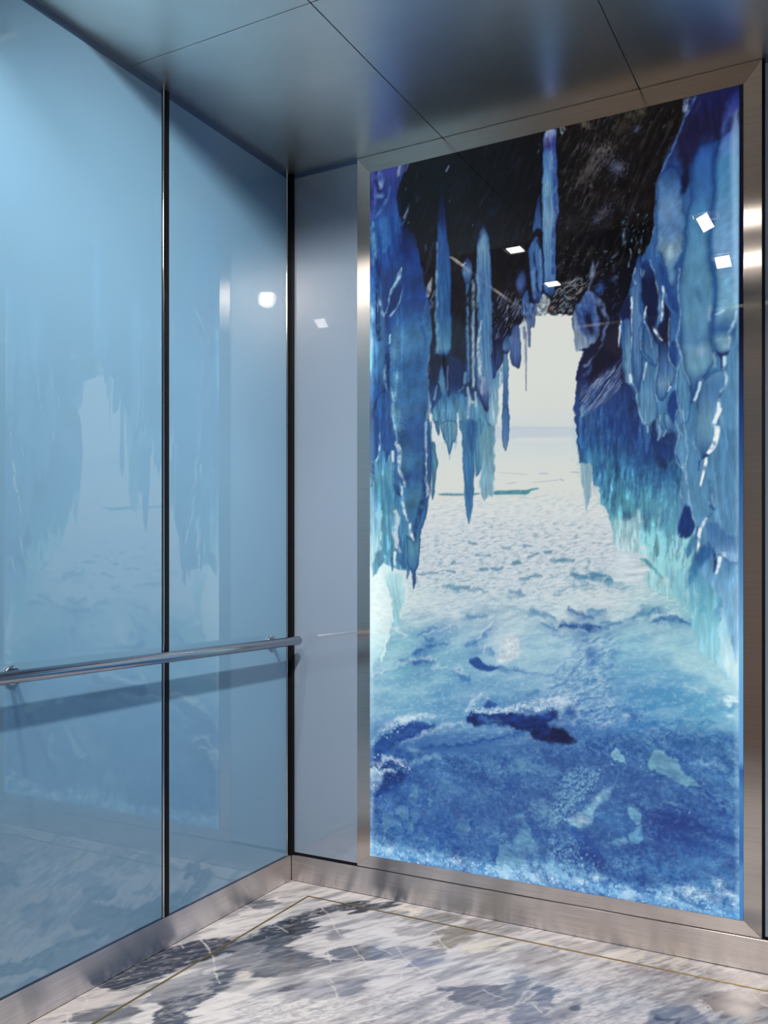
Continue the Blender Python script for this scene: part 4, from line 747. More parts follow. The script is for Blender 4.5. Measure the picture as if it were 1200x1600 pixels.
    ('flecks',([(745,568),(781,555),(781,615),(752,625)],(100,150,215),26,12,4.1,-70,30,0.7,12),{}),
    ('stroke',([(802,449,7.3),(799,477,13),(792,507,11),(790,525,5.5)],(150,165,205)),{'alpha': 0.85,'soft': 4.4,'warp': 10}),
    ('stroke',([(792,528,7.3),(806,562,13),(827,590,16),(841,623,14),(839,658,11),(831,692,5.4)],(110,140,195)),{'alpha': 0.85,'soft': 4.4,'warp': 10}),
    ('stroke',([(806,590,5.5),(813,626,11),(817,676,7.3)],(95,130,190)),{'alpha': 0.85,'soft': 4.4,'warp': 10}),
    ('stroke',([(760,630,5.5),(774,657,7.3),(792,683,5.5)],(55,75,130)),{'alpha': 0.85,'soft': 4.4,'warp': 10}),
    ('stroke',([(817,448,5.5),(802,488,5.5)],(110,120,150)),{'alpha': 0.85,'soft': 4.4,'warp': 10}),
    ('blob',(821,534,14,18,20,(50,100,195),0.8,1,0.6),{}),
    ('blob',(863,511,10.0,8.0,20,(55,80,140),0.7,1,0.6),{}),
    ('blob',(867,438,12,5.0,-40,(95,115,155),0.7),{}),
    ('blob',(872,506,8.0,4.0,30,(120,130,165),0.6),{}),
    ('flecks',([(792,476),(886,490),(886,643),(845,637)],(70,80,115),40,18,4.4,-65,30,0.7,13),{}),
    ('poly',([(1106,0.5),(1234,-3.0),(1234,1588),(1181,1495),(1131,1430),(1110,1354),(1102,1239),(1062,1315),(1058,1219),(1069,1123),(1043,1045),(1002,1023),(954,951),(925,860),(898,818),(890,719),(882,638),(896,589),(916,544),(929,487),(960,443),(983,389),(992,303),(996,241),(1021,169),(1058,94),(1084,37)],[(-19,22,28,78),(116,22,28,72),(213,38,78,145),(348,62,112,172),(503,50,95,160),(657,48,92,158),(773,70,125,178),(928,75,135,185),(1082,88,148,195),(1237,95,155,200),(1372,90,150,200),(1488,130,185,222)]),{'soft': 3.8,'warp': 7.6,'tex': 0.1,'ts': (17,95)}),
    ('stroke',([(1107,5.4,7.6),(1083,48,5.7),(1061,100,5.7),(1035,158,5.8),(1009,207,5.8),(997,238,4.8),(992,288,4.8),(987,355,3.9),(985,389,3.9)],(95,135,195)),{'alpha': 0.9,'soft': 3.2,'warp': 4.0}),
    ('stroke',([(1125,11,7.5),(1106,53,7.6),(1080,94,3.8)],(80,90,140)),{'alpha': 0.5,'soft': 6.0,'warp': 6.0}),
    ('stroke',([(1100,69,9.5),(1067,121,7.6),(1041,170,3.8)],(50,55,110)),{'alpha': 0.6,'soft': 8.0,'warp': 8.0}),
    ('poly',([(1061,120),(1106,43),(1163,7.6),(1209,9.4),(1228,11),(1228,53),(1194,104),(1181,147),(1160,142),(1150,114),(1125,134),(1106,177),(1093,207),(1080,272),(1067,256),(1064,201)],[(-10,20,26,92),(66,20,22,62),(160,24,22,58),(274,14,20,55)]),{'soft': 17,'warp': 17,'tex': 0.2,'ts': (15,75),'alpha': 0.9}),
    ('poly',([(1197,46),(1229,18),(1230,70),(1206,94),(1188,142),(1181,118)],[(16,22,42,120),(81,70,90,180),(147,70,110,185)]),{'soft': 13,'warp': 9.2,'alpha': 0.85}),
    ('poly',([(995,241),(1009,210),(1041,196),(1058,210),(1067,256),(1067,286),(1080,355),(1080,389),(1071,451),(1054,502),(1041,568),(1025,531),(1015,476),(995,425),(992,322)],[(186,28,58,130),(244,62,110,170),(312,92,140,190),(389,85,130,182),(451,125,165,195),(505,90,140,185),(562,60,110,170)]),{'soft': 5.7,'warp': 7.6,'tex': 0.1,'ts': (23,50),'rim': 0,'rw': 15}),
    ('blob',(1034,457,11,25,5,(165,195,205),0.8,1,0.3),{}),
    ('blob',(1028,329,19,42,0,(125,160,200),0.5),{}),
    ('blob',(1040,534,9.5,19,0,(130,175,205),0.6),{}),
    ('stroke',([(1005,233,3.9),(1009,257,3.9)],(110,150,200)),{'alpha': 0.6,'soft': 6.0,'warp': 10}),
    ('stroke',([(1048,417,3.8),(1067,457,3.8)],(130,170,210)),{'alpha': 0.6,'soft': 3.0,'warp': 4.0}),
    ('stroke',([(1002,385,5.8),(1005,410,5.8),(995,459,5.8)],(150,190,220)),{'alpha': 0.6,'soft': 6.0,'warp': 10}),
    ('poly',([(1071,236),(1087,213),(1090,240),(1077,284),(1067,276)],[(250,14,20,55)]),{'soft': 7.6,'warp': 7.6,'alpha': 0.9}),
    ('stroke',([(1067,485,7.6),(1058,551,9.5),(1058,652,7.6)],(30,62,130)),{'alpha': 0.7,'soft': 8.0,'warp': 8.0}),
    ('poly',([(999,484),(1025,512),(1035,574),(1054,597),(1054,638),(1041,636),(1022,586),(1015,555)],[(573,38,72,140)]),{'soft': 5.7,'warp': 7.6,'alpha': 0.85}),
    ('stroke',([(1022,579,3.8),(1028,614,3.8),(1045,641,3.8)],(120,165,210)),{'alpha': 0.8,'soft': 3.0,'warp': 4.0}),
    ('stroke',([(1025,600,19),(1035,628,15),(1041,636,5.7)],(55,100,165)),{'alpha': 0.8,'soft': 6.0,'warp': 10}),
    ('poly',([(1113,158),(1146,147),(1175,149),(1167,185),(1160,222),(1163,288),(1153,369),(1148,450),(1148,497),(1160,550),(1162,631),(1151,696),(1160,775),(1153,810),(1133,838),(1113,865),(1104,906),(1095,918),(1092,874),(1077,815),(1067,753),(1062,669),(1059,565),(1067,499),(1078,438),(1082,358),(1093,307),(1095,227)],[(141,35,75,150),(204,48,100,172),(289,55,112,178),(375,78,138,185),(479,92,150,190),(574,92,150,190),(669,98,155,195),(730,88,140,185),(755,110,160,195),(812,112,168,200),(860,70,120,175),(920,50,95,160)]),{'soft': 3.7,'warp': 5.6,'tex': 0.07,'ts': (30,67),'rim': 0,'rw': 21}),
    ('blob',(1122,763,13,13,0,(150,180,210),0.7),{}),
    ('blob',(1117,593,9.3,26,-25,(70,125,170),0.6),{}),
    ('stroke',([(1112,586,5.6),(1122,614,5.6)],(70,115,170)),{'alpha': 0.6,'soft': 6.0,'warp': 10}),
    ('stroke',([(1149,634,5.6),(1146,670,9.3)],(160,195,220)),{'alpha': 0.7,'soft': 5.0,'warp': 6.0}),
    ('stroke',([(1071,727,5.7),(1112,734,5.6),(1150,723,5.5)],(70,120,175)),{'alpha': 0.5,'soft': 6.0,'warp': 6.0}),
    ('stroke',([(1160,777,9.2),(1163,811,7.4)],(160,205,225)),{'alpha': 0.7,'soft': 5.0,'warp': 6.0}),
    ('poly',([(1178,146),(1203,128),(1229,115),(1234,498),(1232,684),(1224,711),(1215,723),(1208,756),(1197,779),(1181,786),(1165,770),(1160,731),(1155,693),(1165,638),(1165,551),(1155,494),(1151,450),(1156,370),(1165,289),(1164,222)],[(114,60,80,170),(161,85,130,200),(227,72,142,192),(302,85,150,200),(396,110,165,212),(490,122,172,218),(584,118,175,212),(650,130,185,215),(678,90,140,185),(706,55,105,165),(734,125,175,205),(768,90,140,185),(783,35,65,120)]),{'soft': 3.7,'warp': 5.5,'tex': 0.06,'ts': (29,55),'rim': 0,'rw': 17}),
    ('poly',([(1206,138),(1232,125),(1232,721),(1220,682),(1213,495)],[(432,165,205,238)]),{'soft': 9.1,'alpha': 0.6,'warp': 0.0,'tex': 0}),
    ('stroke',([(1166,659,3.7),(1185,652,7.3)],(180,215,235)),{'alpha': 0.8,'soft': 3.2,'warp': 4.0}),
    ('stroke',([(1203,720,7.3),(1215,689,9.1),(1222,660,5.4)],(190,220,238)),{'alpha': 0.8,'soft': 4.0,'warp': 6.0}),
    ('blob',(1190,754,11,15,0,(150,195,210),0.7),{}),
    ('stroke',([(1205,733,5.5),(1202,759,5.5)],(190,220,235)),{'alpha': 0.8,'soft': 6.0,'warp': 10}),
    ('stroke',([(1160,768,7.4),(1178,783,11),(1197,778,7.3)],(22,42,95)),{'alpha': 0.85,'soft': 4.0,'warp': 4.0}),
    ('stroke',([(1180,786,5.5),(1183,820,5.5)],(25,50,105)),{'alpha': 0.9,'soft': 2.8,'warp': 2.0}),
    ('stroke',([(1189,787,13),(1189,810,9.1),(1185,820,3.7)],(205,232,242)),{'alpha': 0.9,'soft': 3.2,'warp': 4.0}),
    ('poly',([(1197,785),(1228,700),(1234,707),(1234,981),(1175,977),(1181,898),(1194,844)],[(842,105,165,208)]),{'soft': 7.3,'warp': 7.3,'alpha': 0.6,'tex': 0.08}),
    ('poly',([(1120,863),(1146,835),(1178,822),(1192,840),(1190,870),(1178,903),(1174,959),(1169,1028),(1149,1067),(1129,1084),(1120,1080),(1110,1049),(1106,1022),(1111,935),(1115,893)],[(824,100,150,190),(866,75,128,180),(909,88,140,188),(966,115,170,205),(1023,105,160,200),(1055,70,120,175),(1081,40,80,145)]),{'soft': 3.7,'warp': 5.5,'tex': 0.06,'rim': 0,'rw': 13,'lit': 0.25}),
    ('stroke',([(1185,826,5.5),(1194,844,9.1),(1191,870,9.1),(1178,888,5.5)],(190,222,238)),{'alpha': 0.85,'soft': 4.0,'warp': 4.0}),
    ('stroke',([(1125,847,11),(1106,905,9.3)],(190,222,238)),{'alpha': 0.9,'soft': 3.2,'warp': 4.0}),
    ('stroke',([(1147,826,5.5),(1125,847,11)],(40,80,145)),{'alpha': 0.8,'soft': 4.0,'warp': 4.0}),
    ('stroke',([(1175,940,11),(1169,959,11),(1160,982,11),(1169,992,15),(1167,1015,15),(1163,1038,15),(1144,1065,11)],(236,240,238)),{'alpha': 1,'soft': 2.8,'warp': 4.0}),
    ('stroke',([(1174,911,9.2),(1171,944,11),(1164,976,11)],(225,236,240)),{'alpha': 0.95,'soft': 2.8,'warp': 4.0}),
    ('poly',([(1112,935),(1106,984),(1103,1031),(1119,1069),(1120,1109),(1112,1148),(1100,1234),(1106,1255),(1147,1246),(1156,1229),(1144,1203),(1150,1150),(1144,1103),(1141,1080),(1125,1076)],[(1031,95,155,200),(1126,88,150,192),(1240,82,148,188)]),{'soft': 5.6,'warp': 7.4,'alpha': 0.55,'tex': 0.06}),
    ('stroke',([(1138,1083,8.3),(1134,1109,9.3),(1121,1162,5.6)],(236,236,232)),{'alpha': 1,'soft': 2.4,'warp': 3.0}),
    ('stroke',([(1120,1079,7.4),(1117,1115,3.7)],(35,75,145)),{'alpha': 0.8,'soft': 3.2,'warp': 4.0}),
    ('stroke',([(1101,1031,3.7),(1117,1067,4.6),(1120,1082,3.7)],(150,195,225)),{'alpha': 0.9,'soft': 3.0,'warp': 4.0}),
    ('stroke',([(1138,1259,7.4),(1128,1278,9.3),(1120,1291,9.3),(1117,1328,9.3),(1114,1363,7.4)],(232,234,230)),{'alpha': 1,'soft': 2.6,'warp': 3.0}),
    ('stroke',([(1111,1285,5.6),(1107,1328,7.5),(1107,1365,3.7)],(40,95,160)),{'alpha': 0.8,'soft': 3.2,'warp': 4.0}),
    ('poly',([(1080,1217),(1100,1251),(1104,1288),(1083,1318),(1058,1304),(1067,1250)],[(1271,22,58,128)]),{'soft': 4.7,'warp': 7.5,'tex': 0.1}),
    ('poly',([(1096,1321),(1106,1308),(1100,1355),(1080,1378),(1080,1354)],[(1343,70,140,190)]),{'soft': 5.6,'warp': 5.6}),
    ('poly',([(1106,1365),(1150,1328),(1153,1365),(1125,1401),(1100,1448),(1087,1448),(1096,1395)],[(1373,38,98,160),(1439,70,140,185)]),{'soft': 7.4,'warp': 7.4,'alpha': 0.9}),
    ('poly',([(1144,1272),(1181,1283),(1194,1313),(1228,1316),(1228,1378),(1206,1391),(1181,1375),(1156,1348),(1141,1315)],[(1289,70,125,185),(1336,85,140,195),(1369,130,175,215)]),{'soft': 5.5,'warp': 9.1,'tex': 0.1,'alpha': 0.9}),
    ('blob',(1185,1369,11,9.1,0,(200,225,240),0.8,1,0.5),{}),
    ('stroke',([(1175,1365,5.5),(1194,1385,7.3),(1222,1392,5.4)],(60,115,175)),{'alpha': 0.8,'soft': 4.0,'warp': 6.0}),
    ('stroke',([(1158,1350,7.4),(1163,1381,9.2),(1161,1418,7.3)],(28,52,110)),{'alpha': 0.9,'soft': 2.8,'warp': 3.0}),
    ('stroke',([(1177,1377,11),(1171,1401,11),(1166,1421,7.3)],(225,238,242)),{'alpha': 1,'soft': 2.6,'warp': 3.0}),
    ('stroke',([(1144,1150,7.4),(1147,1176,7.4),(1145,1203,7.4)],(45,90,160)),{'alpha': 0.6,'soft': 3.6,'warp': 6.0}),
    ('stroke',([(1163,1124,3.7),(1160,1163,3.7),(1172,1220,3.7)],(150,195,225)),{'alpha': 0.6,'soft': 3.6,'warp': 6.0}),
    ('stroke',([(1153,1190,3.7),(1163,1226,3.7)],(165,205,230)),{'alpha': 0.6,'soft': 3.6,'warp': 6.0}),
    ('stroke',([(1152,1223,9.2),(1160,1233,9.2)],(30,65,130)),{'alpha': 0.6,'soft': 3.6,'warp': 6.0}),
    ('stroke',([(1141,1255,5.5),(1153,1246,5.5)],(60,105,160)),{'alpha': 0.6,'soft': 3.6,'warp': 6.0}),
    ('stroke',([(1172,1246,3.7),(1178,1289,3.7)],(150,190,220)),{'alpha': 0.6,'soft': 3.6,'warp': 6.0}),
    ('stroke',([(1181,960,3.7),(1197,1053,3.6)],(150,190,225)),{'alpha': 0.6,'soft': 3.6,'warp': 6.0}),
    ('stroke',([(1131,1189,2.8),(1144,1212,2.8)],(130,180,210)),{'alpha': 0.6,'soft': 3.6,'warp': 6.0}),
    ('stroke',([(1131,1288,3.7),(1141,1345,3.7)],(125,175,205)),{'alpha': 0.6,'soft': 3.6,'warp': 6.0}),
    ('poly',([(949,483),(975,474),(999,552),(1002,604),(992,677),(1009,733),(979,696),(959,625),(949,562)],[(476,30,55,115),(534,22,28,62),(690,22,22,52),(739,30,50,105)]),{'soft': 5.8,'warp': 7.7,'alpha': 0.9}),
    ('poly',([(1015,599),(1032,635),(1032,729),(1002,712),(1002,671),(1015,660)],[(668,24,24,50)]),{'soft': 5.7,'warp': 7.7,'alpha': 0.9}),
    ('poly',([(891,595),(911,563),(918,592),(918,647),(894,644),(884,625)],[(611,24,28,68)]),{'soft': 5.9,'warp': 7.9,'alpha': 0.9}),
    ('poly',([(932,463),(952,453),(949,534),(950,576),(947,610),(955,645),(949,678),(950,727),(952,775),(949,826),(938,873),(918,837),(923,789),(921,703),(918,592),(911,553),(925,531)],[(459,45,80,145),(528,70,110,165),(606,85,130,180),(763,82,130,182),(842,55,100,160)]),{'soft': 3.1,'warp': 4.9,'rim': 0,'rw': 9.8,'tex': 0.13,'ts': (5.9,88)}),
    ('poly',([(894,644),(918,647),(921,737),(923,806),(927,848),(904,835),(898,796),(898,707)],[(642,60,100,160),(721,100,150,190),(839,120,165,200)]),{'soft': 3.1,'warp': 4.9,'rim': 0,'rw': 9.8,'tex': 0.13,'ts': (5.9,89)}),
    ('poly',([(959,666),(979,689),(999,739),(995,796),(969,763),(952,740)],[(670,60,105,165),(767,80,130,180)]),{'soft': 3.1,'warp': 4.8,'rim': 0,'rw': 9.7,'tex': 0.13,'ts': (5.8,87)}),
    ('poly',([(952,761),(969,777),(995,800),(989,847),(992,881),(999,943),(985,969),(969,988),(952,967),(943,928),(938,876),(949,826)],[(767,70,125,178),(884,92,145,188),(962,95,150,190)]),{'soft': 3.1,'warp': 4.8,'rim': 0,'rw': 9.7,'tex': 0.13,'ts': (5.8,87)}),
    ('poly',([(1002,726),(1028,732),(1032,783),(1051,809),(1045,845),(1025,881),(1012,900),(999,889),(994,840),(1000,780)],[(734,42,66,120),(811,75,125,180),(850,108,150,188),(892,60,110,165)]),{'soft': 3.1,'warp': 4.8,'rim': 0,'rw': 9.6,'tex': 0.13,'ts': (5.7,86)}),
    ('poly',([(1032,733),(1053,728),(1054,799),(1045,795),(1032,780)],[(767,35,72,140)]),{'soft': 4.8,'warp': 5.7,'tex': 0.15}),
    ('poly',([(1064,773),(1077,815),(1093,874),(1095,921),(1087,970),(1067,969),(1059,914),(1054,853)],[(778,90,145,190),(932,85,145,190)]),{'soft': 3.0,'warp': 4.7,'rim': 0,'rw': 9.4,'tex': 0.13,'ts': (5.6,85)}),
    ('poly',([(1025,908),(1048,869),(1058,914),(1054,947),(1041,973)],[(922,30,70,140)]),{'soft': 4.7,'warp': 5.7}),
    ('poly',([(979,975),(989,955),(995,986),(1002,1011),(1025,999),(1048,997),(1054,1031),(1048,1071),(1022,1076),(995,1054),(979,1026)],[(975,18,30,80),(1072,32,72,142)]),{'soft': 7.6,'warp': 7.6,'alpha': 0.85}),
    ('poly',([(955,977),(969,967),(979,992),(975,1036),(965,1066),(955,1035)],[(981,60,115,175),(1059,45,95,160)]),{'soft': 3.1,'warp': 4.8,'rim': 0,'rw': 9.7,'tex': 0.13,'ts': (5.8,87)}),
    ('poly',([(992,952),(1002,946),(1009,977),(1022,992),(1012,1011),(1002,1017),(992,986)],[(945,100,150,190),(1013,80,130,180)]),{'soft': 3.1,'warp': 4.8,'rim': 0,'rw': 9.6,'tex': 0.13,'ts': (5.7,86)}),
    ('poly',([(1018,941),(1032,945),(1045,980),(1041,993),(1025,988),(1015,961)],[(947,110,160,200),(996,70,120,180)]),{'soft': 3.0,'warp': 4.8,'rim': 0,'rw': 9.5,'tex': 0.13,'ts': (5.7,86)}),
    ('stroke',([(975,470,4.3),(985,502,4.3),(995,541,4.2),(1002,590,4.2),(1004,617,4.2),(999,671,4.2)],(160,198,226)),{'alpha': 0.85,'soft': 2.8,'warp': 5.0}),
    ('stroke',([(1061,511,4.2),(1058,568,4.2),(1063,625,4.2),(1061,679,4.2),(1054,719,4.2),(1067,770,4.2),(1056,820,4.2),(1053,870,4.2),(1061,921,4.2),(1067,969,4.1)],(160,198,226)),{'alpha': 0.85,'soft': 2.8,'warp': 5.0}),
    ('stroke',([(1032,655,3.4),(1030,716,3.4),(1032,780,3.4),(1051,809,3.4)],(160,198,226)),{'alpha': 0.85,'soft': 2.8,'warp': 5.0}),
    ('stroke',([(995,732,3.5),(999,780,3.5),(992,820,3.5),(989,857,3.5),(997,902,3.5)],(160,198,226)),{'alpha': 0.85,'soft': 2.8,'warp': 5.0}),
    ('stroke',([(935,873,3.9),(940,911,3.9),(952,960,3.9)],(160,198,226)),{'alpha': 0.85,'soft': 2.8,'warp': 5.0}),
    ('stroke',([(952,672,3.1),(945,705,3.1),(949,740,3.1)],(160,198,226)),{'alpha': 0.85,'soft': 2.8,'warp': 5.0}),
    ('stroke',([(959,652,3.1),(975,689,3.1),(982,737,3.1)],(160,198,226)),{'alpha': 0.85,'soft': 2.8,'warp': 5.0}),
    ('stroke',([(1054,739,3.4),(1067,774,3.4),(1074,811,3.4),(1090,857,3.4)],(160,198,226)),{'alpha': 0.85,'soft': 2.8,'warp': 5.0}),
    ('stroke',([(930,487,4.9),(927,514,4.9),(932,535,4.9)],(160,198,226)),{'alpha': 0.85,'soft': 2.8,'warp': 5.0}),
    ('stroke',([(949,493,3.9),(952,514,3.9),(957,498,3.9)],(160,198,226)),{'alpha': 0.85,'soft': 2.8,'warp': 5.0}),
    ('stroke',([(911,480,3.9),(916,447,3.9),(915,426,3.9)],(160,198,226)),{'alpha': 0.85,'soft': 2.8,'warp': 5.0}),
    ('stroke',([(901,831,3.9),(921,840,3.9),(937,869,3.9)],(160,198,226)),{'alpha': 0.85,'soft': 2.8,'warp': 5.0}),
    ('stroke',([(1012,554,5.8),(1015,578,7.7),(1012,618,7.7),(1009,657,5.8)],(205,222,236)),{'alpha': 0.95,'soft': 2.4,'warp': 4.0}),
    ('stroke',([(985,673,5.8),(995,694,9.6),(1012,718,3.8)],(205,222,236)),{'alpha': 0.95,'soft': 2.4,'warp': 4.0}),
    ('stroke',([(921,575,5.9),(920,606,7.9)],(205,222,236)),{'alpha': 0.95,'soft': 2.4,'warp': 4.0}),
    ('stroke',([(920,613,3.9),(921,668,3.9),(918,737,2.9)],(205,222,236)),{'alpha': 0.95,'soft': 2.4,'warp': 4.0}),
    ('stroke',([(964,608,3.9),(959,639,7.8),(960,659,3.9)],(205,222,236)),{'alpha': 0.95,'soft': 2.4,'warp': 4.0}),
    ('stroke',([(964,779,5.8),(960,803,7.8),(956,830,3.9)],(205,222,236)),{'alpha': 0.95,'soft': 2.4,'warp': 4.0}),
    ('stroke',([(886,646,5.9),(882,691,5.9),(882,720,4.0)],(205,222,236)),{'alpha': 0.95,'soft': 2.4,'warp': 4.0}),
    ('stroke',([(1035,861,5.7),(1028,874,3.8)],(205,222,236)),{'alpha': 0.95,'soft': 2.4,'warp': 4.0}),
    ('stroke',([(915,812,5.9),(918,833,7.8)],(205,222,236)),{'alpha': 0.95,'soft': 2.4,'warp': 4.0}),
    ('stroke',([(1054,930,3.8),(1050,963,3.8),(1059,1004,3.8),(1054,1041,3.8),(1050,1074,3.8),(1058,1095,3.8),(1071,1108,3.8)],(160,198,226)),{'alpha': 0.85,'soft': 2.8,'warp': 5.0}),
    ('stroke',([(1067,931,4.1),(1077,976,4.1),(1080,1026,4.1),(1085,1056,4.1),(1080,1086,4.1),(1074,1106,4.1)],(160,198,226)),{'alpha': 0.85,'soft': 2.8,'warp': 5.0}),
    ('stroke',([(1061,991,3.4),(1069,1015,3.4),(1067,1065,3.4),(1071,1106,3.4)],(160,198,226)),{'alpha': 0.85,'soft': 2.8,'warp': 5.0}),
    ('stroke',([(1071,1106,4.5),(1080,1133,4.5),(1087,1167,4.5),(1090,1211,4.5),(1100,1251,4.5),(1107,1268,4.5),(1104,1311,4.5)],(160,198,226)),{'alpha': 0.85,'soft': 2.8,'warp': 5.0}),
    ('stroke',([(1067,1149,3.0),(1066,1180,3.0),(1074,1210,3.0)],(160,198,226)),{'alpha': 0.85,'soft': 2.8,'warp': 5.0}),
    ('stroke',([(1079,1093,3.0),(1083,1140,3.0)],(160,198,226)),{'alpha': 0.85,'soft': 2.8,'warp': 5.0}),
    ('stroke',([(1005,946,4.8),(1002,994,4.8),(999,1017,4.8)],(160,198,226)),{'alpha': 0.85,'soft': 2.8,'warp': 5.0}),
    ('stroke',([(1025,992,3.8),(1015,1008,3.8)],(160,198,226)),{'alpha': 0.85,'soft': 2.8,'warp': 5.0}),
    ('stroke',([(969,974,5.8),(969,991,5.8)],(160,198,226)),{'alpha': 0.85,'soft': 2.8,'warp': 5.0}),
    ('stroke',([(942,921,3.5),(949,945,3.5),(965,970,3.5)],(160,198,226)),{'alpha': 0.85,'soft': 2.8,'warp': 5.0}),
    ('stroke',([(1050,1317,3.8),(1054,1334,3.8),(1048,1368,3.8)],(160,198,226)),{'alpha': 0.85,'soft': 2.8,'warp': 5.0}),
    ('stroke',([(999,1221,3.8),(1002,1252,7.7),(995,1292,5.8),(990,1326,1.9)],(160,205,215)),{'alpha': 0.7,'soft': 4.0,'warp': 8.0}),
    ('grain',([(1041,1310),(1083,1318),(1080,1401),(1054,1435),(1035,1401)],(165,212,222),0.55,0.12,9.4,75,8),{'alpha': 0.7,'soft': 9.4}),
    ('poly',([(-1.7,-11),(136,-8.4),(126,48),(106,111),(126,193),(169,261),(193,327),(206,417),(230,487),(242,599),(232,686),(225,861),(235,994),(225,1169),(193,1323),(156,1412),(55,1389),(-1.7,1321)],[(14,52,66,138),(99,34,54,128),(188,45,92,168),(277,30,75,152),(388,20,55,125),(588,25,65,135),(811,30,75,148),(989,40,95,165),(1212,70,140,185),(1367,110,175,205)]),{'soft': 4.7,'warp': 7.1,'tex': 0.12,'ts': (14,118)}),
    ('stroke',([(3.5,7.3,31),(21,64,22),(17,108,22),(3.5,159,18)],(92,98,190)),{'alpha': 0.8,'soft': 6.0,'warp': 8.0}),
    ('stroke',([(34,6.0,18),(47,31,26),(42,61,18)],(95,130,200)),{'alpha': 0.8,'soft': 6.0,'warp': 8.0}),
    ('stroke',([(25,4.2,13),(23,34,13),(42,76,11)],(20,22,80)),{'alpha': 0.8,'soft': 6.0,'warp': 8.0}),
    ('stroke',([(85,9.1,39),(64,8.5,31)],(62,66,160)),{'alpha': 0.8,'soft': 6.0,'warp': 8.0}),
    ('stroke',([(42,46,8.8),(44,61,11)],(160,195,225)),{'alpha': 0.8,'soft': 6.0,'warp': 8.0}),
    ('stroke',([(29,92,13),(47,92,18)],(95,150,205)),{'alpha': 0.8,'soft': 6.0,'warp': 8.0}),
    ('stroke',([(64,110,8.7),(51,138,6.6),(21,162,6.6)],(105,150,205)),{'alpha': 0.8,'soft': 6.0,'warp': 8.0}),
    ('stroke',([(70,104,4.4),(83,69,4.3)],(90,130,200)),{'alpha': 0.8,'soft': 6.0,'warp': 8.0}),
    ('stroke',([(7.9,183,18),(12,221,22),(17,275,22),(12,328,18)],(110,175,215)),{'alpha': 0.8,'soft': 6.0,'warp': 8.0}),
    ('stroke',([(55,184,31),(68,224,44),(59,279,31)],(55,115,185)),{'alpha': 0.8,'soft': 6.0,'warp': 8.0}),
    ('stroke',([(89,182,30),(102,267,35),(106,343,30)],(28,70,150)),{'alpha': 0.8,'soft': 6.0,'warp': 8.0}),
    ('stroke',([(119,121,11),(123,196,13),(123,308,13)],(14,30,90)),{'alpha': 0.8,'soft': 6.0,'warp': 8.0}),
    ('stroke',([(119,1.3,11),(112,28,8.6)],(190,205,225)),{'alpha': 0.8,'soft': 6.0,'warp': 8.0}),
    ('stroke',([(150,4.2,6.4),(144,21,6.4)],(110,120,180)),{'alpha': 0.8,'soft': 6.0,'warp': 8.0}),
    ('stroke',([(29,323,18),(34,392,18)],(14,38,105)),{'alpha': 0.8,'soft': 6.0,'warp': 8.0}),
    ('poly',([(-1.7,363),(40,383),(55,485),(60,621),(55,734),(40,782),(24,817),(11,877),(-1.7,865)],[(368,30,85,160),(482,60,125,190),(573,75,140,198),(709,62,128,192),(777,35,85,155),(868,20,55,120)]),{'soft': 4.9,'warp': 7.3,'tex': 0.14,'ts': (19,58),'lit': -0.5}),
    ('blob',(6.1,497,7.3,22,0,(165,215,240),0.8,1,0.5),{}),
    ('blob',(8.7,604,7.3,22,0,(165,215,240),0.8,1,0.5),{}),
    ('stroke',([(51,515,8.7),(59,554,17),(64,607,17),(59,648,11)],(50,105,170)),{'alpha': 0.85,'soft': 4.0,'warp': 6.0}),
    ('stroke',([(62,693,4.3),(59,731,8.7),(66,780,6.5)],(150,195,220)),{'alpha': 0.85,'soft': 4.0,'warp': 6.0}),
    ('stroke',([(74,661,17),(77,713,17),(77,774,13)],(12,28,75)),{'alpha': 0.85,'soft': 4.0,'warp': 6.0}),
    ('stroke',([(25,386,18),(29,425,18),(34,581,17),(42,597,11)],(16,42,110)),{'alpha': 0.85,'soft': 4.0,'warp': 6.0}),
    ('stroke',([(40,460,6.6),(42,476,8.7)],(190,215,235)),{'alpha': 0.85,'soft': 4.0,'warp': 6.0}),
    ('stroke',([(51,503,6.5),(57,516,8.7)],(180,205,230)),{'alpha': 0.85,'soft': 4.0,'warp': 6.0}),
    ('stroke',([(81,586,6.5),(79,616,8.7)],(165,205,225)),{'alpha': 0.85,'soft': 4.0,'warp': 6.0}),
    ('stroke',([(12,874,6.6),(17,844,13),(38,808,13),(59,779,8.7)],(14,36,90)),{'alpha': 0.85,'soft': 4.0,'warp': 6.0}),
    ('stroke',([(25,860,8.7),(38,815,13),(51,809,11)],(75,140,195)),{'alpha': 0.85,'soft': 4.0,'warp': 6.0}),
    ('poly',([(42,797),(70,784),(83,797),(85,902),(89,962),(42,959),(29,860)],[(802,35,85,155),(960,38,85,160)]),{'soft': 7.2,'warp': 7.2,'tex': 0.12,'ts': (14,96)}),
    ('poly',([(131,210),(161,233),(181,263),(201,350),(220,442),(237,510),(242,599),(235,664),(228,729),(230,817),(230,883),(225,971),(223,1081),(228,1137),(206,1202),(186,1268),(174,1319),(159,1274),(146,1222),(131,1166),(121,1110),(109,1064),(114,986),(91,895),(81,804),(78,691),(86,602),(91,524),(109,481),(126,405),(129,316)],[(222,9,20,62),(289,16,42,108),(367,22,62,136),(478,22,62,136),(545,38,92,155),(600,62,122,172),(656,50,108,165),(712,40,95,158),(789,52,112,168),(856,45,98,158),(945,36,82,146),(1023,55,118,168),(1090,40,92,152),(1156,66,130,172),(1212,58,118,165),(1319,40,92,150)]),{'soft': 4.7,'warp': 7.1,'tex': 0.12,'ts': (42,71)}),
    ('stroke',([(214,996,9.3),(216,1070,19),(216,1132,21),(202,1198,23),(185,1249,19),(179,1294,9.4)],(16,42,100)),{'alpha': 0.8,'soft': 6.0,'warp': 6.0}),
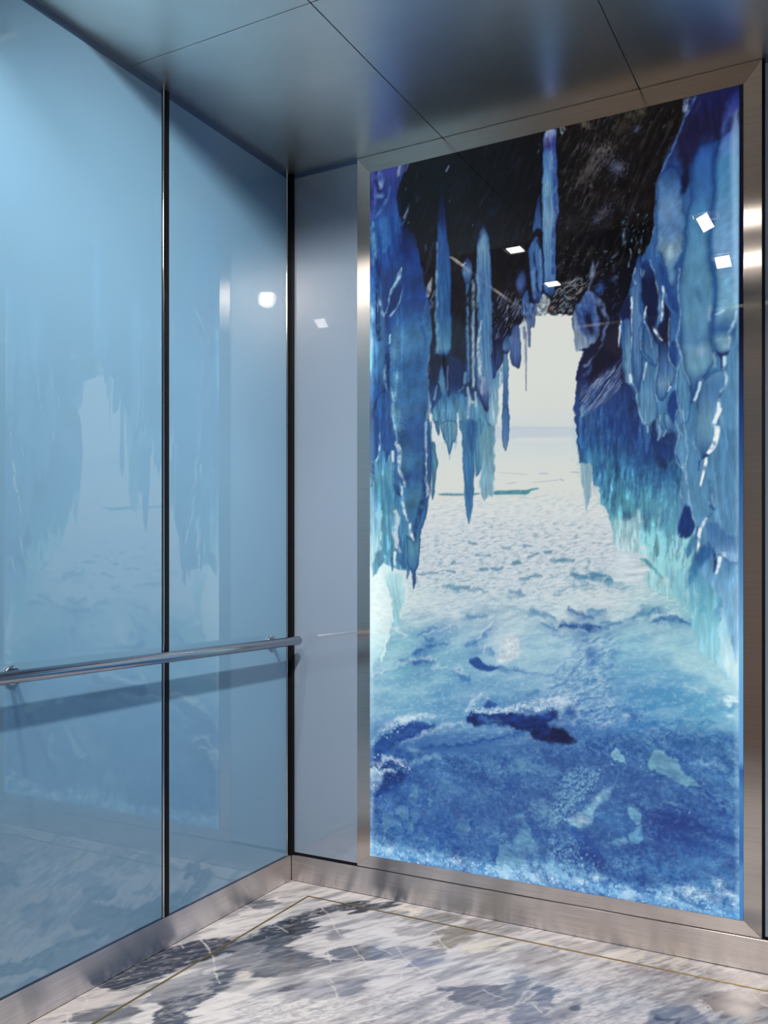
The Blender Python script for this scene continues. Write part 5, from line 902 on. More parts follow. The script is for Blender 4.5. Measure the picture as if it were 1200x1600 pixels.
    ('stroke',([(206,572,7.0),(226,520,7.0),(234,521,7.0)],(40,90,155)),{'alpha': 0.6,'soft': 6.0,'warp': 10}),
    ('stroke',([(208,550,7.0),(214,518,7.0),(222,490,7.0)],(60,115,175)),{'alpha': 0.6,'soft': 6.0,'warp': 10}),
    ('stroke',([(206,572,9.3),(218,618,9.3),(214,654,9.3)],(25,65,135)),{'alpha': 0.6,'soft': 6.0,'warp': 10}),
    ('blob',(109,739,12,21,0,(125,180,205),0.8,1,0.7),{}),
    ('blob',(99,801,14,21,0,(110,170,200),0.8,1,0.7),{}),
    ('blob',(106,869,21,29,0,(110,172,198),0.7,1,0.7),{}),
    ('blob',(111,914,19,19,0,(125,185,205),0.6,1,0.7),{}),
    ('blob',(101,649,19,33,0,(95,155,190),0.6,1,0.7),{}),
    ('blob',(156,644,42,38,0,(75,135,180),0.4,1,0.7),{}),
    ('blob',(181,769,42,23,0,(35,85,150),0.4,1,0.7),{}),
    ('blob',(193,681,28,23,0,(35,85,150),0.5,1,0.7),{}),
    ('blob',(156,855,38,24,0,(75,135,178),0.4,1,0.7),{}),
    ('blob',(156,1089,21,16,0,(25,60,125),0.6,1,0.7),{}),
    ('blob',(193,991,23,28,0,(30,75,145),0.6,1,0.7),{}),
    ('blob',(149,1044,19,24,0,(90,150,185),0.4,1,0.7),{}),
    ('poly',([(222,905),(234,906),(240,980),(244,1060),(238,1141),(226,1170),(230,1111),(226,1015)],[(906,45,100,165),(1038,40,92,155),(1148,60,120,170)]),{'soft': 3.7,'warp': 5.8,'rim': 0,'rw': 12,'tex': 0.13,'ts': (6.9,104)}),
    ('poly',([(238,906),(246,943),(258,999),(264,1047),(258,1098),(252,1141),(246,1174),(240,1155),(246,1104),(240,1016)],[(918,70,140,180),(1039,82,152,182),(1159,75,140,180)]),{'soft': 3.7,'warp': 5.8,'rim': 0,'rw': 12,'tex': 0.13,'ts': (6.9,104)}),
    ('stroke',([(222,905,9.3),(218,960,9.3),(222,1026,9.3),(220,1096,7.0),(226,1133,16),(228,1162,12)],(185,202,218)),{'alpha': 0.9,'soft': 3.2,'warp': 6.0}),
    ('stroke',([(230,678,4.6),(226,729,4.6),(234,796,4.6),(230,858,7.0),(222,912,7.0),(220,971,9.3)],(130,180,215)),{'alpha': 0.8,'soft': 2.8,'warp': 6.0}),
    ('poly',([(177,1308),(189,1257),(214,1191),(230,1155),(226,1210),(214,1254),(202,1279),(197,1338),(191,1397),(181,1419),(181,1456),(175,1479),(171,1449),(165,1419),(148,1397),(142,1338),(146,1293),(160,1301)],[(1190,55,115,172),(1279,62,125,175),(1345,85,150,180),(1412,55,115,170),(1474,45,95,155)]),{'soft': 3.7,'warp': 5.8,'rim': 0,'rw': 16,'tex': 0.13,'ts': (7.0,105)}),
    ('stroke',([(106,967,12),(119,1001,17),(117,1061,14),(135,1096,12),(138,1122,7.1)],(195,210,218)),{'alpha': 0.9,'soft': 3.0,'warp': 8.0}),
    ('stroke',([(125,1129,14),(127,1162,12),(140,1215,9.4),(152,1241,7.1)],(200,215,222)),{'alpha': 0.95,'soft': 2.8,'warp': 6.0}),
    ('stroke',([(158,1252,9.4),(165,1290,12),(173,1310,7.0)],(215,225,228)),{'alpha': 0.95,'soft': 2.6,'warp': 4.0}),
    ('stroke',([(108,1105,7.1),(119,1121,9.5)],(195,215,225)),{'alpha': 0.9,'soft': 6.0,'warp': 10}),
    ('stroke',([(85,774,4.8),(93,820,12),(93,880,9.6),(106,933,9.5),(110,964,7.1)],(145,195,212)),{'alpha': 0.7,'soft': 3.6,'warp': 8.0}),
    ('poly',([(98,1116),(119,1128),(125,1158),(119,1154),(106,1143)],[(1140,22,58,125)]),{'soft': 4.8,'warp': 7.1}),
    ('poly',([(93,1064),(110,1076),(123,1136),(106,1135),(96,1105)],[(1103,45,100,160)]),{'soft': 7.1,'warp': 7.1,'alpha': 0.8}),
    ('poly',([(-1.7,1047),(17,1029),(38,1000),(64,998),(89,1022),(96,1067),(93,1135),(102,1195),(119,1218),(140,1263),(144,1326),(148,1408),(123,1401),(102,1378),(81,1374),(51,1356),(42,1337),(21,1363),(-1.7,1344)],[(1006,62,130,185),(1074,95,165,198),(1164,78,152,188),(1232,100,168,198),(1299,98,168,195),(1367,85,155,185),(1412,75,140,180)]),{'soft': 6.0,'warp': 12,'tex': 0.14,'ts': (14,105)}),
    ('poly',([(-1.7,1131),(19,1124),(34,1178),(40,1238),(42,1325),(25,1355),(-1.7,1382)],[(1139,105,172,215),(1276,150,205,228),(1355,190,228,236)]),{'soft': 12,'warp': 12,'alpha': 0.9,'tex': 0.06}),
    ('poly',([(106,1360),(119,1218),(142,1256),(144,1338),(148,1408),(123,1397)],[(1233,62,128,175),(1401,52,108,165)]),{'soft': 7.1,'warp': 9.5,'alpha': 0.9,'tex': 0.15}),
    ('stroke',([(102,1210,12),(112,1244,19),(100,1277,19),(106,1319,21),(119,1349,12)],(190,205,218)),{'alpha': 0.95,'soft': 3.6,'warp': 8.0}),
    ('stroke',([(100,1356,14),(98,1393,7.2)],(215,228,232)),{'alpha': 0.9,'soft': 3.0,'warp': 4.0}),
    ('stroke',([(87,1375,12),(91,1416,4.8)],(55,115,165)),{'alpha': 0.9,'soft': 2.8,'warp': 4.0}),
    ('stroke',([(152,1412,12),(148,1442,4.7)],(50,105,165)),{'alpha': 0.9,'soft': 2.8,'warp': 4.0}),
    ('stroke',([(27,1026,7.3),(38,993,9.7),(40,929,4.8)],(190,225,240)),{'alpha': 0.85,'soft': 3.2,'warp': 6.0}),
    ('stroke',([(91,1000,14),(93,1030,9.6)],(205,222,230)),{'alpha': 0.9,'soft': 3.0,'warp': 4.0}),
    ('stroke',([(79,1007,9.6),(83,1056,4.8)],(130,190,215)),{'alpha': 0.8,'soft': 6.0,'warp': 10}),
    ('stroke',([(10,1040,12),(10,1071,17),(7.0,1116,7.3)],(20,50,110)),{'alpha': 0.85,'soft': 3.2,'warp': 4.0}),
    ('stroke',([(68,1002,14),(66,1028,7.2)],(22,50,110)),{'alpha': 0.8,'soft': 6.0,'warp': 10}),
    ('stroke',([(47,1208,7.2),(42,1250,7.2),(44,1299,9.7),(42,1337,7.2)],(190,228,235)),{'alpha': 0.7,'soft': 4.0,'warp': 6.0}),
    ('stroke',([(29,1215,7.3),(34,1231,7.3)],(180,220,235)),{'alpha': 0.7,'soft': 6.0,'warp': 10}),
    ('stroke',([(55,1050,4.8),(64,1134,12),(68,1216,4.8)],(55,125,175)),{'alpha': 0.5,'soft': 6.0,'warp': 8.0}),
    ('stroke',([(77,1066,4.8),(81,1157,12),(79,1232,4.8)],(55,125,175)),{'alpha': 0.5,'soft': 6.0,'warp': 8.0}),
    ('stroke',([(59,1231,4.8),(66,1307,12),(64,1352,4.8)],(55,125,175)),{'alpha': 0.5,'soft': 6.0,'warp': 8.0}),
    ('stroke',([(85,1232,4.8),(85,1307,12),(83,1359,4.8)],(55,125,175)),{'alpha': 0.5,'soft': 6.0,'warp': 8.0}),
    ('drips',([(3.5,843),(93,850),(144,1390),(55,1367),(3.5,1298)],46,17,144,0.16,23),{}),
    ('drips',([(3.5,22),(119,46),(126,808),(3.5,843)],46,14,217,0.25,24),{}),
    ('drips',([(136,295),(206,373),(235,598),(220,1081),(181,1257),(131,1121),(93,805)],40,21,141,0.14,25),{}),
    ('drips',([(249,830),(465,860),(465,987),(278,975)],60,11,112,0.2,26),{}),
    ('stroke',([(125,361,7.2),(115,381,14),(102,406,7.2)],(165,210,225)),{'alpha': 0.9,'soft': 2.8,'warp': 6.0}),
    ('stroke',([(125,383,9.5),(102,409,14),(81,451,12),(70,499,7.2),(62,509,4.8)],(150,200,222)),{'alpha': 0.9,'soft': 2.8,'warp': 6.0}),
    ('stroke',([(127,435,4.8),(117,479,7.2),(89,514,9.6),(83,519,7.2)],(150,195,220)),{'alpha': 0.9,'soft': 2.6,'warp': 4.0}),
    ('poly',([(81,455),(119,412),(127,432),(115,478),(85,508),(70,506)],[(465,14,42,105)]),{'soft': 4.8,'warp': 7.2,'alpha': 0.85}),
    ('stroke',([(156,143,4.7),(146,174,9.5),(133,202,4.8)],(95,115,165)),{'alpha': 0.85,'soft': 3.2,'warp': 6.0}),
    ('stroke',([(148,164,4.8),(135,183,7.2)],(140,160,195)),{'alpha': 0.7,'soft': 2.8,'warp': 6.0}),
    ('stroke',([(191,124,7.1),(183,137,7.1)],(60,60,110)),{'alpha': 0.7,'soft': 6.0,'warp': 10}),
    ('stroke',([(306,41,6.9),(298,57,6.9)],(130,150,200)),{'alpha': 0.8,'soft': 2.8,'warp': 4.0}),
    ('stroke',([(242,412,7.0),(234,436,16),(228,469,12)],(175,178,195)),{'alpha': 0.9,'soft': 3.2,'warp': 6.0}),
    ('stroke',([(252,457,6.9),(240,492,4.6)],(120,135,170)),{'alpha': 0.8,'soft': 2.8,'warp': 6.0}),
    ('stroke',([(246,497,6.9),(240,514,7.0)],(130,150,185)),{'alpha': 0.7,'soft': 6.0,'warp': 10}),
    ('stroke',([(218,294,7.0),(220,309,7.0)],(80,100,150)),{'alpha': 0.7,'soft': 6.0,'warp': 10}),
    ('stroke',([(250,296,4.6),(230,355,4.7),(218,390,4.7)],(70,85,130)),{'alpha': 0.6,'soft': 6.0,'warp': 10}),
    ('poly',([(269,164),(283,123),(295,191),(300,268),(312,346),(314,434),(316,521),(316,608),(312,668),(295,690),(278,691),(261,671),(257,601),(254,513),(257,425),(259,327),(264,251)],[(124,8,12,45),(211,14,30,85),(277,32,75,145),(408,40,95,160),(539,36,88,152),(593,55,115,165),(659,82,140,178),(687,25,65,125)]),{'soft': 3.7,'warp': 5.7,'rim': 0,'rw': 11,'tex': 0.13,'ts': (6.9,103)}),
    ('stroke',([(262,295,4.6),(262,368,6.9),(261,426,9.2)],(130,178,208)),{'alpha': 0.85,'soft': 3.2,'warp': 6.0}),
    ('stroke',([(260,404,9.2),(262,477,9.2),(259,557,12),(266,609,12),(262,667,12)],(125,172,200)),{'alpha': 0.75,'soft': 4.0,'warp': 8.0}),
    ('stroke',([(278,450,6.9),(282,502,11),(276,559,6.9)],(75,130,180)),{'alpha': 0.6,'soft': 5.0,'warp': 6.0}),
    ('stroke',([(270,230,6.9),(274,275,12),(276,326,12)],(52,95,165)),{'alpha': 0.7,'soft': 5.0,'warp': 6.0}),
    ('poly',([(230,715),(254,681),(294,685),(349,706),(369,744),(373,802),(349,828),(302,828),(270,814),(246,863),(236,862)],[(704,8,14,40),(780,14,32,82),(845,35,80,140)]),{'soft': 9.1,'warp': 14,'tex': 0.25,'alpha': 0.92}),
    ('poly',([(282,713),(290,736),(294,772),(300,816),(298,845),(286,855),(274,825),(266,770),(272,734)],[(724,55,110,165),(779,90,150,185),(844,45,95,155)]),{'soft': 3.7,'warp': 5.7,'rim': 0,'rw': 11,'tex': 0.13,'ts': (6.9,103)}),
    ('poly',([(266,777),(278,814),(276,880),(262,893),(246,870),(250,819)],[(788,22,58,120),(886,45,95,160)]),{'soft': 3.7,'warp': 5.8,'rim': 0,'rw': 12,'tex': 0.13,'ts': (6.9,104)}),
    ('stroke',([(262,784,4.6),(252,827,9.2)],(130,180,205)),{'alpha': 0.8,'soft': 2.8,'warp': 4.0}),
    ('poly',([(302,693),(322,688),(349,706),(361,743),(357,778),(334,820),(310,825),(302,773)],[(696,18,40,95),(783,14,36,92),(826,45,95,160)]),{'soft': 3.6,'warp': 5.7,'rim': 0,'rw': 11,'tex': 0.13,'ts': (6.8,102),'alpha': 0.8}),
    ('stroke',([(302,722,4.6),(302,802,4.6)],(120,160,195)),{'alpha': 0.7,'soft': 2.8,'warp': 4.0}),
    ('stroke',([(361,797,6.7),(345,810,9.0)],(110,170,205)),{'alpha': 0.7,'soft': 6.0,'warp': 10}),
    ('poly',([(246,859),(270,836),(306,821),(349,817),(373,834),(392,853),(411,841),(430,857),(461,891),(465,959),(446,979),(438,985),(357,980),(286,975),(278,916),(266,952),(246,907)],[(818,52,112,165),(872,85,150,188),(926,88,152,186),(975,98,160,188)]),{'soft': 5.6,'warp': 11,'tex': 0.2,'ts': (14,90),'alpha': 0.95}),
    ('stroke',([(373,834,9.0),(375,924,22),(369,981,18)],(55,115,170)),{'alpha': 0.6,'soft': 8.0,'warp': 8.0}),
    ('stroke',([(388,853,8.9),(392,982,22)],(55,115,170)),{'alpha': 0.6,'soft': 8.0,'warp': 8.0}),
    ('stroke',([(294,881,9.1),(298,954,23)],(55,115,170)),{'alpha': 0.6,'soft': 8.0,'warp': 8.0}),
    ('stroke',([(326,884,9.1),(330,971,23)],(55,115,170)),{'alpha': 0.6,'soft': 8.0,'warp': 8.0}),
    ('stroke',([(381,852,9.0),(377,888,11),(375,920,4.5)],(170,195,210)),{'alpha': 0.85,'soft': 3.2,'warp': 6.0}),
    ('stroke',([(404,819,8.9),(407,865,11)],(170,195,210)),{'alpha': 0.85,'soft': 3.2,'warp': 6.0}),
    ('stroke',([(377,802,9.0),(382,849,11)],(170,195,210)),{'alpha': 0.85,'soft': 3.2,'warp': 6.0}),
    ('poly',([(248,911),(266,934),(270,952),(278,931),(286,968),(294,976),(246,973)],[(949,205,213,215)]),{'soft': 4.6,'warp': 6.9,'tex': 0}),
    ('poly',([(335,899),(342,885),(347,929),(357,948),(357,980),(334,978)],[(937,205,213,215)]),{'soft': 4.5,'warp': 6.8,'tex': 0}),
    ('poly',([(252,907),(266,905),(272,931),(270,952),(264,948)],[(929,75,130,175)]),{'soft': 3.7,'warp': 5.7,'rim': 0,'rw': 11,'tex': 0.13,'ts': (6.9,103)}),
    ('poly',([(344,911),(357,915),(359,937),(351,945)],[(927,90,145,180)]),{'soft': 3.6,'warp': 5.6,'rim': 0,'rw': 11,'tex': 0.13,'ts': (6.8,101)}),
    ('poly',([(282,909),(334,913),(334,968),(322,979),(318,995),(310,1020),(304,1009),(298,980),(286,961)],[(912,100,162,188),(977,92,150,182),(1016,70,130,175)]),{'soft': 3.6,'warp': 5.7,'rim': 0,'rw': 9.1,'tex': 0.13,'ts': (6.8,102)}),
    ('stroke',([(310,1020,4.5),(309,1037,2.3)],(120,165,190)),{'alpha': 0.8,'soft': 2.4,'warp': 2.0}),
    ('stroke',([(300,918,6.8),(298,958,6.8)],(60,115,165)),{'alpha': 0.7,'soft': 6.0,'warp': 10}),
    ('stroke',([(320,920,6.8),(322,963,6.8)],(70,125,170)),{'alpha': 0.7,'soft': 6.0,'warp': 10}),
    ('stroke',([(330,928,6.8),(332,1000,2.3)],(130,170,195)),{'alpha': 0.7,'soft': 6.0,'warp': 10}),
    ('poly',([(404,919),(430,921),(434,1010),(429,1056),(411,1101),(402,1076)],[(920,72,135,175),(1102,80,142,182)]),{'soft': 3.5,'warp': 5.5,'rim': None,'rw': 11,'tex': 0.13,'ts': (6.6,100)}),
    ('poly',([(423,963),(465,909),(472,995),(469,1122),(465,1167),(449,1167),(438,1184),(427,1166),(419,1134),(423,1070)],[(879,95,155,185),(1007,112,165,188),(1156,135,180,200)]),{'soft': 4.4,'warp': 8.8,'tex': 0.08,'ts': (15,88)}),
    ('poly',([(357,915),(404,919),(402,990),(400,1069),(396,1176),(390,1226),(382,1258),(375,1236),(367,1189),(361,1095),(357,1023)],[(917,62,125,172),(1046,58,122,172),(1154,55,115,170),(1257,70,130,178)]),{'soft': 3.6,'warp': 5.6,'rim': None,'rw': 11,'tex': 0.13,'ts': (6.7,101)}),
    ('poly',([(375,917),(404,919),(402,997),(394,1029),(382,1010),(376,974)],[(974,42,95,155)]),{'soft': 6.7,'warp': 8.9,'tex': 0.15,'alpha': 0.85}),
    ('poly',([(356,380),(377,362),(391,392),(389,445),(375,460),(359,430)],[(368,25,45,95),(411,95,140,185),(454,30,65,125)]),{'soft': 3.6,'warp': 5.6,'rim': 0,'rw': 11,'tex': 0.13,'ts': (6.8,101)}),
    ('stroke',([(355,386,6.8),(367,381,6.8)],(170,200,220)),{'alpha': 0.8,'soft': 2.6,'warp': 4.0}),
    ('stroke',([(375,457,13),(375,529,13),(375,608,16),(379,673,16),(379,777,13)],(62,112,165)),{'alpha': 0.9,'soft': 4.0,'warp': 4.0}),
    ('stroke',([(377,529,4.5),(375,622,4.5),(379,738,4.5)],(120,165,200)),{'alpha': 0.8,'soft': 2.6,'warp': 4.0}),
    ('stroke',([(367,751,11),(365,783,11)],(110,165,200)),{'alpha': 0.8,'soft': 3.0,'warp': 4.0}),
    ('stroke',([(396,446,11),(396,532,13),(394,625,16),(396,704,16),(396,800,13)],(130,168,198)),{'alpha': 0.9,'soft': 3.6,'warp': 6.0}),
    ('stroke',([(388,531,6.7),(388,674,6.7),(388,799,6.7)],(14,30,72)),{'alpha': 0.8,'soft': 3.0,'warp': 4.0}),
    ('stroke',([(394,596,6.7),(395,682,6.7),(396,797,8.9)],(190,205,215)),{'alpha': 0.7,'soft': 2.8,'warp': 4.0}),
    ('poly',([(410,330),(419,283),(435,264),(449,297),(458,370),(462,477),(465,626),(465,754),(467,839),(460,872),(444,886),(428,861),(414,817),(405,758),(407,662),(410,534),(405,448)],[(271,22,45,100),(307,70,115,165),(350,110,155,192),(431,72,120,172),(537,78,130,178),(665,80,130,180),(751,92,140,185),(815,98,128,178),(861,45,70,130),(885,18,35,90)]),{'soft': 3.5,'warp': 5.5,'rim': 0,'rw': 11,'tex': 0.13,'ts': (6.6,100)}),
    ('stroke',([(411,427,8.9),(415,481,13),(409,534,8.9)],(120,165,198)),{'alpha': 0.7,'soft': 4.0,'warp': 6.0}),
    ('stroke',([(425,582,4.4),(415,642,11),(417,706,16),(421,770,8.9)],(185,205,215)),{'alpha': 0.85,'soft': 3.2,'warp': 8.0}),
    ('stroke',([(430,451,8.9),(427,501,11),(427,572,11)],(48,92,155)),{'alpha': 0.7,'soft': 5.0,'warp': 6.0}),
    ('stroke',([(430,779,15),(427,821,13)],(165,180,205)),{'alpha': 0.7,'soft': 5.0,'warp': 6.0}),
    ('stroke',([(407,769,4.5),(419,785,6.7),(421,831,4.4),(444,885,6.6)],(18,32,85)),{'alpha': 0.85,'soft': 3.0,'warp': 4.0}),
    ('stroke',([(430,288,18),(430,338,20)],(125,170,200)),{'alpha': 0.7,'soft': 6.0,'warp': 6.0}),
    ('stroke',([(465,223,18),(427,280,22),(396,317,13)],(18,38,90)),{'alpha': 0.5,'soft': 10,'warp': 12}),
    ('poly',([(438,886),(461,888),(465,927),(453,933),(442,922)],[(911,75,130,175)]),{'soft': 3.5,'warp': 5.5,'rim': 0,'rw': 11,'tex': 0.13,'ts': (6.6,99),'alpha': 0.7}),
    ('poly',([(466,633),(497,622),(501,667),(517,705),(501,729),(485,757),(472,786),(466,759)],[(650,14,20,55),(756,35,62,120)]),{'soft': 4.4,'warp': 6.6,'tex': 0.25,'ts': (8.7,57)}),
    ('grain',([(458,505),(559,513),(540,613),(493,651),(466,633)],(95,105,145),0.62,0.1,57,6.5,-58),{'alpha': 0.75,'soft': 13}),
    ('flecks',([(521,525),(571,543),(559,593),(509,616)],(165,180,205),26,22,5.4,-65,10,0.8,14),{}),
    ('poly',([(454,788),(470,782),(489,754),(501,744),(501,792),(489,817),(485,924),(454,922)],[(776,95,150,190),(882,140,182,200)]),{'soft': 4.4,'warp': 6.6,'tex': 0.1,'ts': (8.7,66),'alpha': 0.95}),
    ('stroke',([(495,758,8.7),(491,836,13),(489,924,11)],(212,218,216)),{'alpha': 0.9,'soft': 2.8,'warp': 4.0}),
    ('poly',([(503,704),(519,706),(520,794),(521,927),(521,928),(501,926),(503,800)],[(706,95,145,185),(801,62,115,168),(917,60,112,168)]),{'soft': 3.5,'warp': 5.4,'rim': 0,'rw': 6.5,'tex': 0.13,'ts': (6.5,98)}),
    ('poly',([(501,884),(522,886),(521,959),(519,989),(513,1021),(507,1010),(499,980)],[(885,62,112,168),(969,70,122,175),(1018,130,165,190)]),{'soft': 3.5,'warp': 5.4,'rim': 0,'rw': 6.5,'tex': 0.13,'ts': (6.5,98)}),
    ('poly',([(509,645),(522,640),(526,684),(519,702),(505,695),(496,681)],[(643,55,92,150),(685,80,120,172),(700,30,50,100)]),{'soft': 3.5,'warp': 5.4,'rim': 0,'rw': 8.7,'tex': 0.13,'ts': (6.5,98)}),
    ('poly',([(530,626),(555,611),(561,652),(564,718),(557,754),(544,749),(530,733),(526,684)],[(611,62,90,150),(657,88,120,175),(710,72,102,162),(749,45,70,130)]),{'soft': 3.4,'warp': 5.4,'rim': 0,'rw': 8.6,'tex': 0.13,'ts': (6.5,97)}),
    ('poly',([(646,0.0),(683,5.0),(682,55),(685,149),(689,214),(689,268),(681,306),(680,392),(680,481),(676,520),(665,535),(652,524),(641,508),(639,421),(635,312),(635,240),(633,185),(637,117),(637,59)],[(1.0,150,165,210),(30,110,125,180),(50,58,66,142),(75,72,118,182),(157,92,145,192),(219,95,148,192),(291,118,162,198),(342,98,150,192),(424,92,142,190),(496,75,122,178),(531,42,72,135)]),{'soft': 3.4,'warp': 5.3,'rim': 0,'rw': 8.4,'tex': 0.13,'ts': (6.3,95)}),
    ('stroke',([(674,24,11),(676,104,13),(678,194,15),(680,277,15),(672,354,10),(672,462,10)],(38,58,142)),{'alpha': 0.8,'soft': 4.4,'warp': 6.0}),
    ('stroke',([(663,72,6.3),(665,123,6.3)],(140,180,210)),{'alpha': 0.7,'soft': 6.0,'warp': 10}),
    ('stroke',([(650,170,8.5),(648,210,6.3)],(150,185,210)),{'alpha': 0.7,'soft': 6.0,'warp': 10}),
    ('stroke',([(652,27,6.4),(654,52,8.5)],(45,40,95)),{'alpha': 0.7,'soft': 4.0,'warp': 4.0}),
    ('poly',([(592,372),(612,332),(627,356),(639,416),(641,488),(635,520),(622,551),(601,533),(597,493),(592,437)],[(272,58,95,155),(376,62,108,168),(479,70,118,178),(541,35,65,125)]),{'soft': 3.4,'warp': 5.3,'rim': 0,'rw': 8.5,'tex': 0.13,'ts': (6.4,96)}),
    ('poly',([(601,317),(612,253),(624,194),(631,239),(635,312),(620,309)],[(201,28,45,100),(314,58,100,160)]),{'soft': 3.4,'warp': 5.3,'rim': 0,'rw': 8.5,'tex': 0.13,'ts': (6.4,96)}),
    ('stroke',([(607,385,6.4),(609,418,6.4),(616,448,6.4),(618,496,6.4),(626,518,4.2)],(14,22,62)),{'alpha': 0.85,'soft': 3.0,'warp': 2.0}),
    ('stroke',([(618,347,8.5),(635,390,6.3),(639,452,4.2),(637,517,4.2)],(14,22,62)),{'alpha': 0.85,'soft': 3.0,'warp': 2.0}),
    ('stroke',([(592,437,4.3),(597,493,4.3),(599,529,6.4),(609,541,6.4)],(14,22,62)),{'alpha': 0.85,'soft': 3.0,'warp': 2.0}),
    ('stroke',([(603,446,8.5),(607,494,11),(612,531,6.4)],(110,150,195)),{'alpha': 0.8,'soft': 4.0,'warp': 4.0}),
    ('stroke',([(627,381,6.4),(631,451,8.5),(631,508,6.3)],(115,158,200)),{'alpha': 0.75,'soft': 4.0,'warp': 4.0}),
    ('blob',(565,474,17,37,5,(55,85,152),0.95,2,0.2),{}),
    ('blob',(560,483,8.6,17,5,(85,115,175),0.6),{}),
    ('poly',([(567,528),(586,502),(593,543),(612,549),(614,579),(609,625),(603,621),(597,634),(595,685),(588,684),(587,633),(576,588),(565,579)],[(517,52,88,148),(559,62,98,158),(621,88,120,165),(684,110,138,168)]),{'soft': 3.4,'warp': 5.3,'rim': 0,'rw': 6.4,'tex': 0.13,'ts': (6.4,96)}),
    ('flecks',([(559,545),(612,553),(605,606),(559,615)],(150,165,190),22,19,4.3,85,10,0.7,15),{}),
    ('flecks',([(563,535),(612,542),(605,592),(571,587)],(20,30,70),16,19,4.3,85,8,0.7,16),{}),
    ('poly',([(565,605),(578,596),(586,633),(578,734),(573,734),(571,660),(559,630)],[(656,175,188,200)]),{'soft': 6.4,'alpha': 0.8,'warp': 4.3}),
    ('stroke',([(580,640,5.3),(581,734,4.3),(581,829,2.6)],(95,115,155)),{'alpha': 0.95,'soft': 2.0,'warp': 1.0}),
    ('stroke',([(588,604,6.4),(592,685,8.5)],(100,125,165)),{'alpha': 0.85,'soft': 2.6,'warp': 2.0}),
    ('stroke',([(574,624,8.6),(573,657,4.3)],(95,115,150)),{'alpha': 0.7,'soft': 3.0,'warp': 2.0}),
    ('stroke',([(603,592,8.5),(606,625,6.4)],(85,105,150)),{'alpha': 0.85,'soft': 2.6,'warp': 2.0}),
    ('poly',([(1220,944),(1241,946),(1241,2434),(1220,2434)],[(1689,215,238,248)]),{'soft': 7.2,'alpha': 0.3,'warp': 0.0,'tex': 0,'ts': (22,11)}),  # edge glow painted on, as are the two strips that follow
    ('poly',([(-1.7,660),(14,661),(14,2427),(-1.7,2429)],[(1544,215,238,248)]),{'soft': 9.7,'alpha': 0.3,'warp': 0.0,'tex': 0}),
    ('poly',([(-1.7,2397),(1234,2398),(1234,2435),(-1.7,2434)],[(2416,110,180,235)]),{'soft': 17,'alpha': 0.35,'warp': 0.0,'tex': 0,'ts': (25,13)}),
    ('grain',([(3.5,2096),(302,2043),(745,1959),(1229,1895),(1229,2421),(745,2445),(3.5,2426)],(16,48,115),0.6,0.35,147,50,14),{'alpha': 0.3,'soft': 34,'octv': 5}),
    ('grain',([(3.5,2096),(302,2043),(745,1959),(1229,1895),(1229,2421),(745,2445),(3.5,2426)],(150,195,220),0.66,0.25,29,15,-20),{'alpha': 0.22,'soft': 34,'octv': 4}),
    ('blob',(29,1979,73,53,-30,(45,95,160),0.35,1,0.8),{}),
    ('blob',(278,2122,138,32,8,(95,150,195),0.3,1,1.0),{}),
    ('blob',(181,2233,94,42,8,(35,80,150),0.4,1,1.0),{}),
    ('blob',(442,2221,133,49,8,(40,85,150),0.45,1,1.0),{}),
    ('blob',(597,2139,85,26,8,(45,85,150),0.4,1,1.0),{}),
    ('blob',(745,2020,103,25,8,(50,90,150),0.4,1,1.0),{}),
    ('blob',(945,2068,137,31,8,(45,85,150),0.4,1,1.0),{}),
    ('blob',(683,2251,63,33,8,(28,70,140),0.4,1,1.0),{}),
    ('blob',(302,2304,114,32,8,(40,90,160),0.3,1,1.0),{}),
    ('blob',(1095,2232,94,38,8,(25,65,140),0.45,1,1.0),{}),
    ('blob',(867,2285,60,32,8,(35,80,150),0.3,1,1.0),{}),
    ('flecks',([(-1.7,2392),(230,2386),(521,2395),(683,2390),(683,2431),(349,2428),(-1.7,2430)],(225,240,248),150,7.9,5.9,0,90,0.8,31),{}),
    ('flecks',([(662,2386),(873,2388),(1022,2383),(1233,2376),(1233,2429),(924,2425),(662,2434)],(225,240,248),150,6.8,5.1,0,90,0.8,32),{}),
    ('flecks',([(361,1876),(521,1858),(677,1816),(680,1862),(521,1880),(373,1902)],(220,232,240),90,6.5,4.8,0,90,0.7,33),{}),
    ('flecks',([(-1.7,2085),(62,2061),(156,2074),(156,2119),(74,2122),(17,2197)],(225,238,246),70,7.2,5.8,0,90,0.7,34),{}),
    ('flecks',([(3.5,2004),(169,1917),(260,1916),(169,1945),(17,2037)],(222,235,243),70,7.1,5.2,0,90,0.7,35),{}),
    ('flecks',([(662,2168),(769,2061),(837,2033),(801,2109),(694,2228)],(150,196,214),110,8.2,5.3,0,90,0.7,36),{}),
    ('flecks',([(662,2264),(759,2271),(842,2341),(822,2386),(662,2391)],(150,200,224),110,8.2,5.3,0,90,0.7,37),{}),
    ('flecks',([(745,1837),(945,1803),(964,1938),(745,1938)],(30,60,120),60,6.0,4.4,0,90,0.6,38),{}),
    ('stroke',([(349,2079,7.0),(407,2132,9.3),(453,2147,5.7)],(30,70,140)),{'alpha': 0.21,'soft': 3.8,'warp': 16}),
    ('stroke',([(349,2076,2.7),(407,2129,3.6),(453,2145,2.2)],(30,70,140)),{'alpha': 0.6,'soft': 2.4,'warp': 22}),
    ('stroke',([(487,2122,6.8),(554,2178,9.0),(630,2188,5.5)],(30,70,140)),{'alpha': 0.21,'soft': 3.8,'warp': 16}),
    ('stroke',([(487,2120,2.6),(554,2175,3.4),(630,2186,2.1)],(30,70,140)),{'alpha': 0.6,'soft': 2.4,'warp': 22}),
